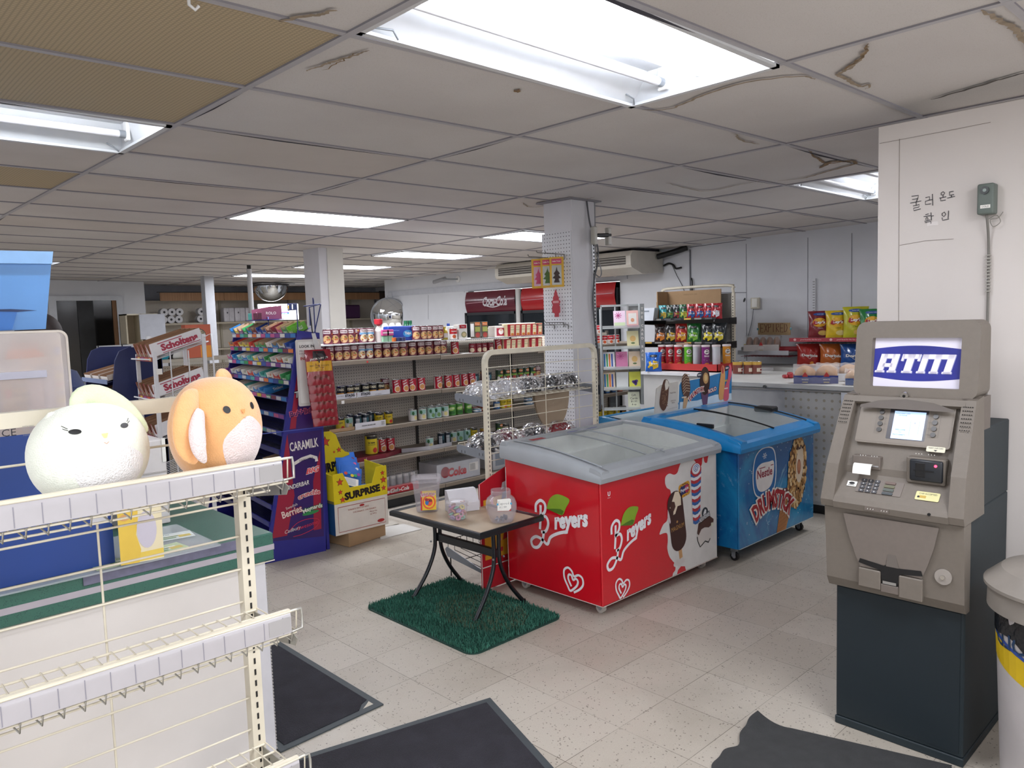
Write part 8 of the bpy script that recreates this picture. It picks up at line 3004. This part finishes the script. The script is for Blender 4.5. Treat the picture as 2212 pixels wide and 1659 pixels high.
for k,(y,x,c,lab)in enumerate(((2.72,5.25,'#a81c28','red crisp tube, first from the left'),(2.62,5.24,'#9c1a26','red crisp tube, second from the left'),(2.52,5.24,'#b01e2a','red crisp tube, third from the left'),(2.42,5.26,'#5fae2a','lime green crisp tube'),(2.32,5.26,'#b9bcc0','silver crisp tube with no picture showing'),(2.21,5.24,'#7a2470','purple crisp tube'),(2.12,5.28,'#c9ccd0','second silver crisp tube, right of the purple one'),(2.08,5.40,'#d8922a','yellow-orange crisp tube at the right'))):
 if c not in TB_:
  b=MB()
  b.lathe([(.036,0),(.038,.002),(.038,.222)],mat(c,.3,coat=.3),n=22)
  b.lathe([(.040,.222),(.041,.226),(.041,.238),(.037,.241),(.0,.241)],mat('#dfd3d3',.4),n=22)
  if c not in('#b9bcc0','#c9ccd0'):
   T=CYL(.0383,0)
   b.ell(0,.175,.026,.024,LW,T,.0004,n=18)
   b.fan([(-.02,.168),(-.005,.176),(.006,.172),(.02,.182),(.012,.166),(-.01,.160)],LK,T,.0008)
   b.ell(0,.188,.012,.004,LK,T,.0008,n=8)
   b.text('PRINGLES',.014,T,LW,y=.135,d=.0006,bold=.04,wid=.05)
   b.ell(0,.05,.028,.022,mat('#d98a3a',.4),T,.0004,n=14)
   b.stroke([(-.03,.1),(0,.09),(.03,.1)],.003,LW,T,.0006)
  TB_[c]=b.mesh('tube')
 o=bpy.data.objects.new('crisp_tube',TB_[c])
 COL.objects.link(o)
 o.location=(x,y,bench2+.0125 if k<8 else bench2)
 o.rotation_euler=(0,0,-R(40))
 setp(o,lab+' in the red tray','tube','crisp tubes in the red tray')
bagput(bag(.16,.19,.06,'#1c5fb8',generic('#e0b82a','Hippo')),5.02,2.66,bench2+.001,R(-60),'bright blue snack bag with a yellow bottom left of the crisp tubes','lone bag',-.15,'snack_bag')
b=MB()
b.prism([(-.07,0),(.07,0),(.09,.13),(-.09,.13)],mat('#c9cdd4',.5),PL((5.50,3.0,1.486),(.25,-1,0),(0,0,1)),0,.12)
b.rect(-.03,.09,.03,.105,mat('#7f868e',.5),PL((5.50,3.0,1.486),(.25,-1,0),(0,0,1)),.1212)
b.build('plastic_basket',label='small white plastic basket at the left of the top snack shelf',cat='basket',loc=(0,.03,0))
# drink coolers in the wall
def cooler(y0,y1,lab,col,brand,txt_rng):
 t=thing('drink_cooler',lab,'cooler',(6.42,0,0))
 b=MB()
 DK=mat('#16181d',.4)
 b.box((.03,y0,.02),(.72,y0+.03,1.97),DK)
 b.box((.03,y1-.03,.02),(.72,y1,1.97),DK)
 b.box((.69,y0,.02),(.72,y1,1.97),DK)
 b.box((.03,y0,.02),(.72,y1,.1),DK)
 b.box((.03,y0,1.90),(.72,y1,1.97),DK)
 b.build('cabinet',t)
 b=MB()
 C_=mat(col,.25,var=.12,scale=2,coat=.4)
 b.grid(lambda u,v:Vector((.03-.035*math.sin(math.pi*v),y0+(y1-y0)*u,1.66+.31*v)),2,8,C_)
 T=lambda x,y,d=0:Vector((.03-.035*math.sin(math.pi*(y-1.66)/.31)-.002-d,-x,y))
 xa,xb=txt_rng
 b.text(brand,.14,T,mat('#c9c4c9',.35),x=(xa+xb)/2,y=1.815,bold=.03,shear=.35,wid=xb-xa,d=.003)
 b.stroke([(-y1+.03,1.80),(-y0-.03,1.83)],.008,mat('#b98a94',.4),T,.001)
 b.stroke([(p_.x,p_.y)for p_ in smooth_curve([(xa,1.77),(xa+.2,1.73),(xa+.4,1.76)],5)],.016,mat('#c9c4c9',.35),T,.003,taper=True)
 b.build('header_panel',t,'curved red header panel')
 b=MB()
 n=max(1,round((y1-y0)/.8))
 for k in range(n+1):
  y=y0+(y1-y0)*k/n
  b.box((.0,y-.025,.1),(.035,y+.025,1.66),DK)
 b.box((.0,y0,1.62),(.035,y1,1.66),DK)
 b.box((.0,y0,.08),(.035,y1,.14),DK)
 b.build('door_frame',t)
 b=MB()
 b.box((.012,y0+.02,.14),(.016,y1-.02,1.62),glass_mat('cooler_glass','#2a3036',.05,.35))
 b.build('glass_door',t)
 for z in(.35,.65,.95,1.25):
  b=MB()
  b.box((.08,y0+.04,z),(.6,y1-.04,z+.012),mat('#8a8f94',.4))
  b.build('shelf',t)
 for k in range(6):
  y=y0+.35+.1*k
  b=MB()
  b.lathe([(.03,0),(.032,.1),(.03,.14),(.012,.19),(.012,.22)],mat('#1c2026',.2),n=12)
  b.rect(-.02,.05,.02,.09,mat('#b9c4cc',.4),CYL(.0325,a0=math.pi),.0005,nx=3)
  b.build('drink_bottle',label='dark bottle inside the %s drink cooler'%('left' if y0>5 else 'right'),cat='bottle',group='bottles in the %s cooler'%('left' if y0>5 else 'right'),loc=(6.60,y,1.2625))
cooler(6.04,7.13,'dark red Coca-Cola drink cooler set in the wall, left of the pipe','#5c1226','Coca-Cola',(-6.72,-6.2))
cooler(4.24,5.92,'bright red Coca-Cola drink cooler partly behind the pegboard column','#a8141c','Coca-Cola',(-5.05,-4.55))
# air fresheners on the column
px=2.725
for y,z in((1.88,1.965),(1.80,1.985),(1.72,1.975),(1.83,1.50),(1.74,1.515),(1.70,1.50)):
 hk=MB()
 hk.tube([(px,y,z),(px-.16,y+.02,z+.005),(px-.17,y+.02,z+.018)],.0028,mat('#6d6a66',.4,.5),n=6)
 hk.tube([(px-.002,y,z),(px-.002,y,z-.03)],.0028,mat('#6d6a66',.4,.5),n=6)
 hk.build('peg_hook',label='wire peg hook on the white pegboard column, %s'%{1.965:'upper left',1.985:'upper middle',1.975:'upper right',1.515:'lower right'}.get(z,'lower left' if y>1.8 else 'lower far right'),cat='hook',loc=(0,0,0),group='peg hooks')
for k,(y,c,lab)in enumerate(((1.885,'#c24a72','pink tree'),(1.80,'#4a6a2c','green leaf'),(1.715,'#3c2a26','dark brown tree'))):
 b=MB()
 T=lambda x,yy,d=0:Vector((-d,-x,yy))
 b.prism([(-.048,-.2),(.048,-.2),(.048,0),(-.048,0)],mat('#d8a82a',.4,coat=.3),T,-.004,.004)
 b.rect(-.033,-.185,.033,-.055,mat('#b9b9b4' if k else '#c9a0b0',.15,.7),T,.0045)
 b.poly([(-.02,-.17),(.02,-.17),(.012,-.145),(.03,-.14),(.012,-.12),(.022,-.11),(.006,-.09),(0,-.065),(-.006,-.09),(-.022,-.11),(-.012,-.12),(-.03,-.14),(-.012,-.145)],mat(c,.5),T,.0052)
 b.rect(-.034,-.045,.034,-.012,mat('#c9486a',.4),T,.0048)
 b.text('Little Trees',.009,T,LW,y=-.028,d=.0055,bold=.03)
 b.build('air_freshener',label='%s air freshener in a yellow packet on the column'%lab,cat='air freshener',group='air fresheners on the column',loc=(px-.085,y,1.955),rz=.55)
b=MB()
T=lambda x,yy,d=0:Vector((-d,-x,yy))
b.prism([(-.012,-.19),(.02,-.19),(.02,-.165),(.03,-.16),(.03,-.12),(.024,-.11),(.034,-.085),(.02,-.07),(.024,-.06),(.012,-.04),(.012,-.03),(0,0),(-.012,-.03),(-.012,-.04),(-.024,-.06),(-.02,-.07),(-.034,-.085),(-.024,-.11),(-.03,-.12),(-.03,-.16),(-.012,-.165)],mat('#b8404c',.6),T,0,.003)
b.rect(-.022,-.095,.022,-.08,mat('#dba0a4',.5),T,.0035)
b.build('air_freshener',label='red tree-shaped air freshener hanging below the yellow packets',cat='air freshener',loc=(2.70,1.785,1.745),rz=.3)
# back shelving with the wooden fascia
bs=thing('back_shelving','tall shelving along the back wall with a wood-grain fascia','shelving',(0,11.4,0))
b=MB()
m,nt,p=node_mat('wood_fascia',.5)
tc=nt.nodes.new('ShaderNodeTexCoord')
mp=nt.nodes.new('ShaderNodeMapping')
mp.inputs['Scale'].default_value=(30,30,.7)
nt.links.new(tc.outputs['Object'],mp.inputs[0])
nt.links.new(mixc(nt,ramp(nt,noise(nt,mp.outputs[0],1.5,5),.35,.7),rgb('#a9805c'),rgb('#8c6645')),p.inputs['Base Color'])
for k in range(4):
 b.box((3.44+1.08*k,0,2.03),(3.44+1.08*(k+1)-.006,.02,2.165),m)
b.box((7.76,0,1.95),(7.90,.02,2.2),mat('#3a2c24',.5))
b.box((3.40,-.01,2.165),(7.9,.03,2.18),BLACK)
b.build('fascia',bs,'wood-grain fascia boards')
b=MB()
b.box((3.25,.42,.1),(7.9,.44,2.05),PEG)
b.build('back_panel',bs)
for j,z in enumerate((.4,.8,1.2,1.655)):
 b=MB()
 b.box((3.25,0,z-.03),(7.9,.012,z),mat('#b5ab98',.5))
 b.box((3.25,.012,z-.008),(7.9,.42,z),mat('#8c8476',.5))
 b.build('shelf',bs)
for x in(3.27,4.6,5.95,7.3):
 b=MB()
 b.box((x-.02,.38,0),(x+.02,.43,2.1),mat('#b9b09c',.5))
 b.build('upright',bs)
WR=mat('#d6d6da',.7)
for g_,(x0,nx,nz)in enumerate(((3.50,3,2),(4.12,2,2))):
 for i in range(nx):
  for j in range(nz):
   b=MB()
   b.cyl((0,-.0,0),(0,.11,0),.062,WR,n=22)
   b.cyl((0,-.001,0),(0,.0,0),.02,mat('#3a3a40',.8),n=14)
   b.build('toilet_roll',label='white toilet roll, %s pack on the back shelf, %s row, %s from the left'%(['left','right'][g_],['lower','upper'][j],ORD[i]),cat='toilet roll',group='toilet rolls on the back shelf',loc=(x0+.126*i-.02*(1-j),11.43,1.7185+.125*j))
for k in range(4):
 b=MB()
 b.box((-.095,-.08,0),(.095,.08,.245),mat('#c9c6cc',.3,var=.1,scale=20),.012,seg=2)
 b.rect(-.004,.01,.004,.24,mat('#9a979c',.4),lambda x,y,d=0:Vector((x,-.081,y)))
 b.ell(-.03,.16,.012,.016,mat('#3c3c44',.5),lambda x,y,d=0:Vector((x,-.0815,y)))
 b.build('paper_towel_pack',label='white paper towel pack on the back shelf, %s from the left'%ORD[k],cat='paper towels',group='paper towels on the back shelf',loc=(4.60+.20*k,11.5,1.6555))
gs=thing('lit_sign','glowing white advertising light box with blue and pink lettering on the back shelf','sign',(5.10,11.34,1.66))
b=MB()
b.box((0,0.004,0.002),(.80,.05,.30),mat('#d0d0d4',.5))
b.build('case',gs)
b=MB()
T=lambda x,y,d=0:Vector((x,-d,y))
b.rect(.005,.005,.795,.295,mat('#fdfdff',.5,emit=2.2,name='sign_white'),T)
b.rect(.005,.11,.60,.14,mat('#2a8fe0',.5,emit=1.0,name='sign_blue'),T,.001)
b.rect(.3,.14,.62,.15,mat('#e04fc0',.5,emit=1.0,name='sign_pink'),T,.001)
b.text('Clinique Splendeur Colgate',.03,T,mat('#e8f4ff',.5,emit=1.2,name='sign_text'),x=.32,y=.125,d=.002,bold=.03,wid=.5)
b.ell(.62,.23,.05,.04,mat('#e8b83a',.5,emit=1.0,name='sign_yellow'),T,.001)
b.build('face',gs)
for k,(x,c,lab,s)in enumerate(((6.35,'#cfcac2','white wrapped bundle on the back shelf, left of two',.15),(6.65,'#c6c1ba','white wrapped bundle on the back shelf, right of two',.17))):
 b=MB()
 b.grid(lambda u,v:Vector((s*math.cos(6.2832*u)*math.sin(math.pi*v)*(1+.08*math.sin(9*u*6.28)),.1*math.sin(6.2832*u)*math.sin(math.pi*v),s*.8*(1-math.cos(math.pi*v)))),22,10,mat(c,.6,bump=.3),wrap=True)
 b.build('wrapped_bundle',label=lab,cat='bundle',loc=(x,11.55,1.6555))
b=MB()
b.box((-.2,-.1,0),(.2,.1,.27),mat('#4a2550',.5),.02)
b.build('purple_bag',label='dark purple package at the right of the back shelf',cat='package',loc=(7.12,11.55,1.6555))
for k in range(3):
 b=MB()
 b.lathe([(.06,0),(.09,.01),(.13,.03),(.135,.04)],mat('#c9c7c9',.5),n=24)
 b.build('bowl',label='white bowl on the lower back shelf seen above the maroon tins, %s'%['left','middle','right'][k],cat='bowl',group='bowls on the back shelf',loc=(5.75+.34*k,11.55,1.2005))
b=MB()
b.lathe([(.05,0),(.05,.16),(.03,.2),(.03,.25)],mat('#23242a',.4),n=14)
b.build('dark_bottle',label='dark grey bottle with a bent nozzle on the lower back shelf',cat='bottle',loc=(6.62,11.5,1.2005))
MIR=mat('#e8ecf0',.03,1,var=0)
t=thing('dome_mirror','half-dome security mirror hanging from the ceiling at the back','mirror',(5.0,10.6,2.255))
b=MB()
b.grid(lambda u,v:Vector((.29*math.cos(6.2832*u)*math.cos(1.57*v),.29*math.sin(6.2832*u)*math.cos(1.57*v),-.28*math.sin(1.57*v))),48,20,MIR,wrap=True)
b.build('dome',t)
b=MB()
b.tube([(.295*math.cos(a*6.2832/40),.295*math.sin(a*6.2832/40),.0)for a in range(40)],.016,mat('#2a2a2e',.4),closed=True)
b.cyl((0,0,.0),(0,0,.05),.02,GREYM)
b.box((-.3,-.3,.008),(.3,.3,.02),mat('#a5a7ab',.5))
b.build('rim',t)
t=thing('round_mirror','round convex security mirror on the side wall above the tissue pack','mirror',(6.34,9.05,1.66),0)
b=MB()
nrm=Vector((-.72,-.69,-.05)).normalized()
ux=Vector((.69,-.72,0)).normalized()
uy=nrm.cross(ux)
if uy.z<0:
 uy=-uy
b.grid(lambda u,v:ux*(.30*v*math.cos(6.2832*u))+uy*(.30*v*math.sin(6.2832*u))+nrm*(.10*(1-v*v)),48,14,MIR,wrap=True)
b.build('glass',t)
b=MB()
b.tube([ux*(.305*math.cos(a*6.2832/40))+uy*(.305*math.sin(a*6.2832/40))for a in range(40)],.012,mat('#8d8f94',.4),closed=True)
b.cyl((0,0,0),(.16,.0,.0),.02,GREYM)
b.build('rim',t)
# second shelving run behind the candy racks
g2=thing('grocery_shelving','second shelving run seen between the candy racks and the back wall','shelving',(0,5.9,0))
b=MB()
b.box((1.0,.4,.1),(2.6,.42,1.18),PEG)
b.build('back_panel',g2)
for z in(.12,.45,.8,1.26):
 b=MB()
 b.box((1.0,0,z-.03),(2.6,.42,z),mat('#9c9486',.5))
 b.build('shelf',g2)
b=MB()
for x in(1.0,2.58):
 b.box((x,.36,0),(x+.02,.42,1.27),mat('#c9c2b0',.5))
b.build('upright',g2)
for k,(u,c,lab)in enumerate(((322,'#d0bb2e','yellow'),(348,'#2c93a8','teal blue'))):
 b=MB()
 b.lathe([(.05,0),(.062,.02),(.064,.10),(.05,.17),(.03,.19)],mat(c,.35,coat=.2),n=22,sq=2.6)
 b.lathe([(.026,.19),(.028,.2),(.028,.235),(.0,.236)],mat('#d9dade',.4),n=18)
 b.tube(smooth_curve([(-.045,-.03,.17),(-.08,-.03,.14),(-.085,-.03,.07),(-.055,-.03,.04)],5),.011,mat(c,.35))
 b.ell(.015,.08,.032,.04,mat('#e6e2ea',.4),lambda x,y,d=0:Vector((x,-.0655-d,y)))
 b.ell(.018,.07,.02,.014,mat('#8a2c3c' if k else '#3c5aa0',.4),lambda x,y,d=0:Vector((x,-.067-d,y)))
 p=at(u,740,Y=6.1)
 b.build('detergent_bottle',label='%s detergent bottle with a white cap above the white candy stand'%lab,cat='bottle',loc=(p.x,6.1,1.2605))
b=MB()
b.lathe([(.03,0),(.05,.05),(.04,.16),(.02,.22)],BLACK,n=16)
b.build('dark_bottle',label='black bottle just right of the teal detergent bottle',cat='bottle',loc=(at(366,740,Y=6.1).x,6.1,1.2605))
b=MB()
b.box((-.09,-.05,0),(.09,.05,.09),mat('#c9c8c2',.5),.02,seg=2)
b.box((-.04,-.03,.09),(.03,.03,.125),mat('#6fc92a',.4),.008)
b.build('wipes_tub',label='white tub with a lime green lid left of the orange COTTAGE box',cat='tub',loc=(at(388,750,Y=6.1).x,6.1,1.2605))
b=MB()
xa,xb=at(401,730,Y=6.0).x,at(456,730,Y=6.0).x
w_=xb-xa
b.box((0,0,0),(w_,.10,.335),mat('#b5583c',.5),.002)
T=lambda x,y,d=0:Vector((x,-.001-d,y))
b.rect(w_*.55,.0,w_*.98,.12,mat('#d88c2c',.5),T)
b.ell(w_*.5,.23,w_*.3,.065,mat('#3c4638',.5),T,.0006)
b.ell(w_*.5,.23,w_*.27,.056,mat('#b9a988',.5),T,.0010)
b.text('COTTAGE',.042,T,mat('#2c3a34',.5),x=w_*.5,y=.25,d=.0014,bold=.03,wid=w_*.46)
b.text('country',.018,T,mat('#2c3a34',.5),x=w_*.5,y=.205,d=.0014)
b.build('cookie_box',label='tall orange-red COTTAGE box with an oval badge',cat='box',loc=(xa,6.0,1.2605))
t=thing('white_shelf','cream shelf unit with a blank white board beside the dark window','shelf',(2.62,10.2,0))
b=MB()
x0,x1=at(272,700,Y=10.2).x-2.62,at(345,700,Y=10.2).x-2.62
for z in(.3,.7,1.1,1.36,1.80):
 b.box((x0,0,z-.02),(x1,.3,z),CREAM)
b.box((x0,.28,0),(x1,.3,1.8),mat('#b9ab94',.6))
for x in(x0,x0+.2,x1-.02):
 b.box((x,0,0),(x+.02,.3,1.8),mat('#c9bfa8',.5))
b.build('shelf_frame',t)
b=MB()
xa,xb=at(302,700,Y=10.15).x-2.62,at(357,700,Y=10.15).x-2.62
b.box((xa,-.05,1.42),(xb,-.03,1.79),mat('#c9cdd8',.5))
b.build('blank_board',t,'blank white board')
t=thing('plank_display','white plank-pattern display board below the dark window','display',(1.35,7.4,0))
b=MB()
b.box((0,0,.0),(.75,.04,1.40),mat('#c9ccd0',.5,var=.08))
for x in(.0,.245,.49,.74):
 b.box((x,-.003,.5),(x+.012,.0,1.40),BLACK)
for z in(.72,.95,1.18,1.30):
 b.box((.0,-.002,z),(.75,.0,z+.008),mat('#3a3c42',.6))
b.build('board',t)
b=MB()
for k,(x,c)in enumerate(((.12,'#5a3a34'),(.25,'#8a7458'),(.36,'#4a6a5c'),(.48,'#9aa0a8'))):
 b.box((x,-.05,.0),(x+.12,-.004,.95+.05*math.sin(k*2)),mat(c,.6),.02,seg=2)
b.build('toy_carton',t,'stack of dull coloured cartons')
b=MB()
b.tube(smooth_curve([(0,0,0),(.03,.02,.4),(.12,.06,.8),(.15,.08,1.38)],6),[.09]*19,mat('#1a1c22',.7),n=10)
b.build('cloth_cover',label='black cloth hanging on the shelf left of the yellow detergent',cat='cloth',loc=(at(303,770,Y=5.5).x-.05,5.5,0))
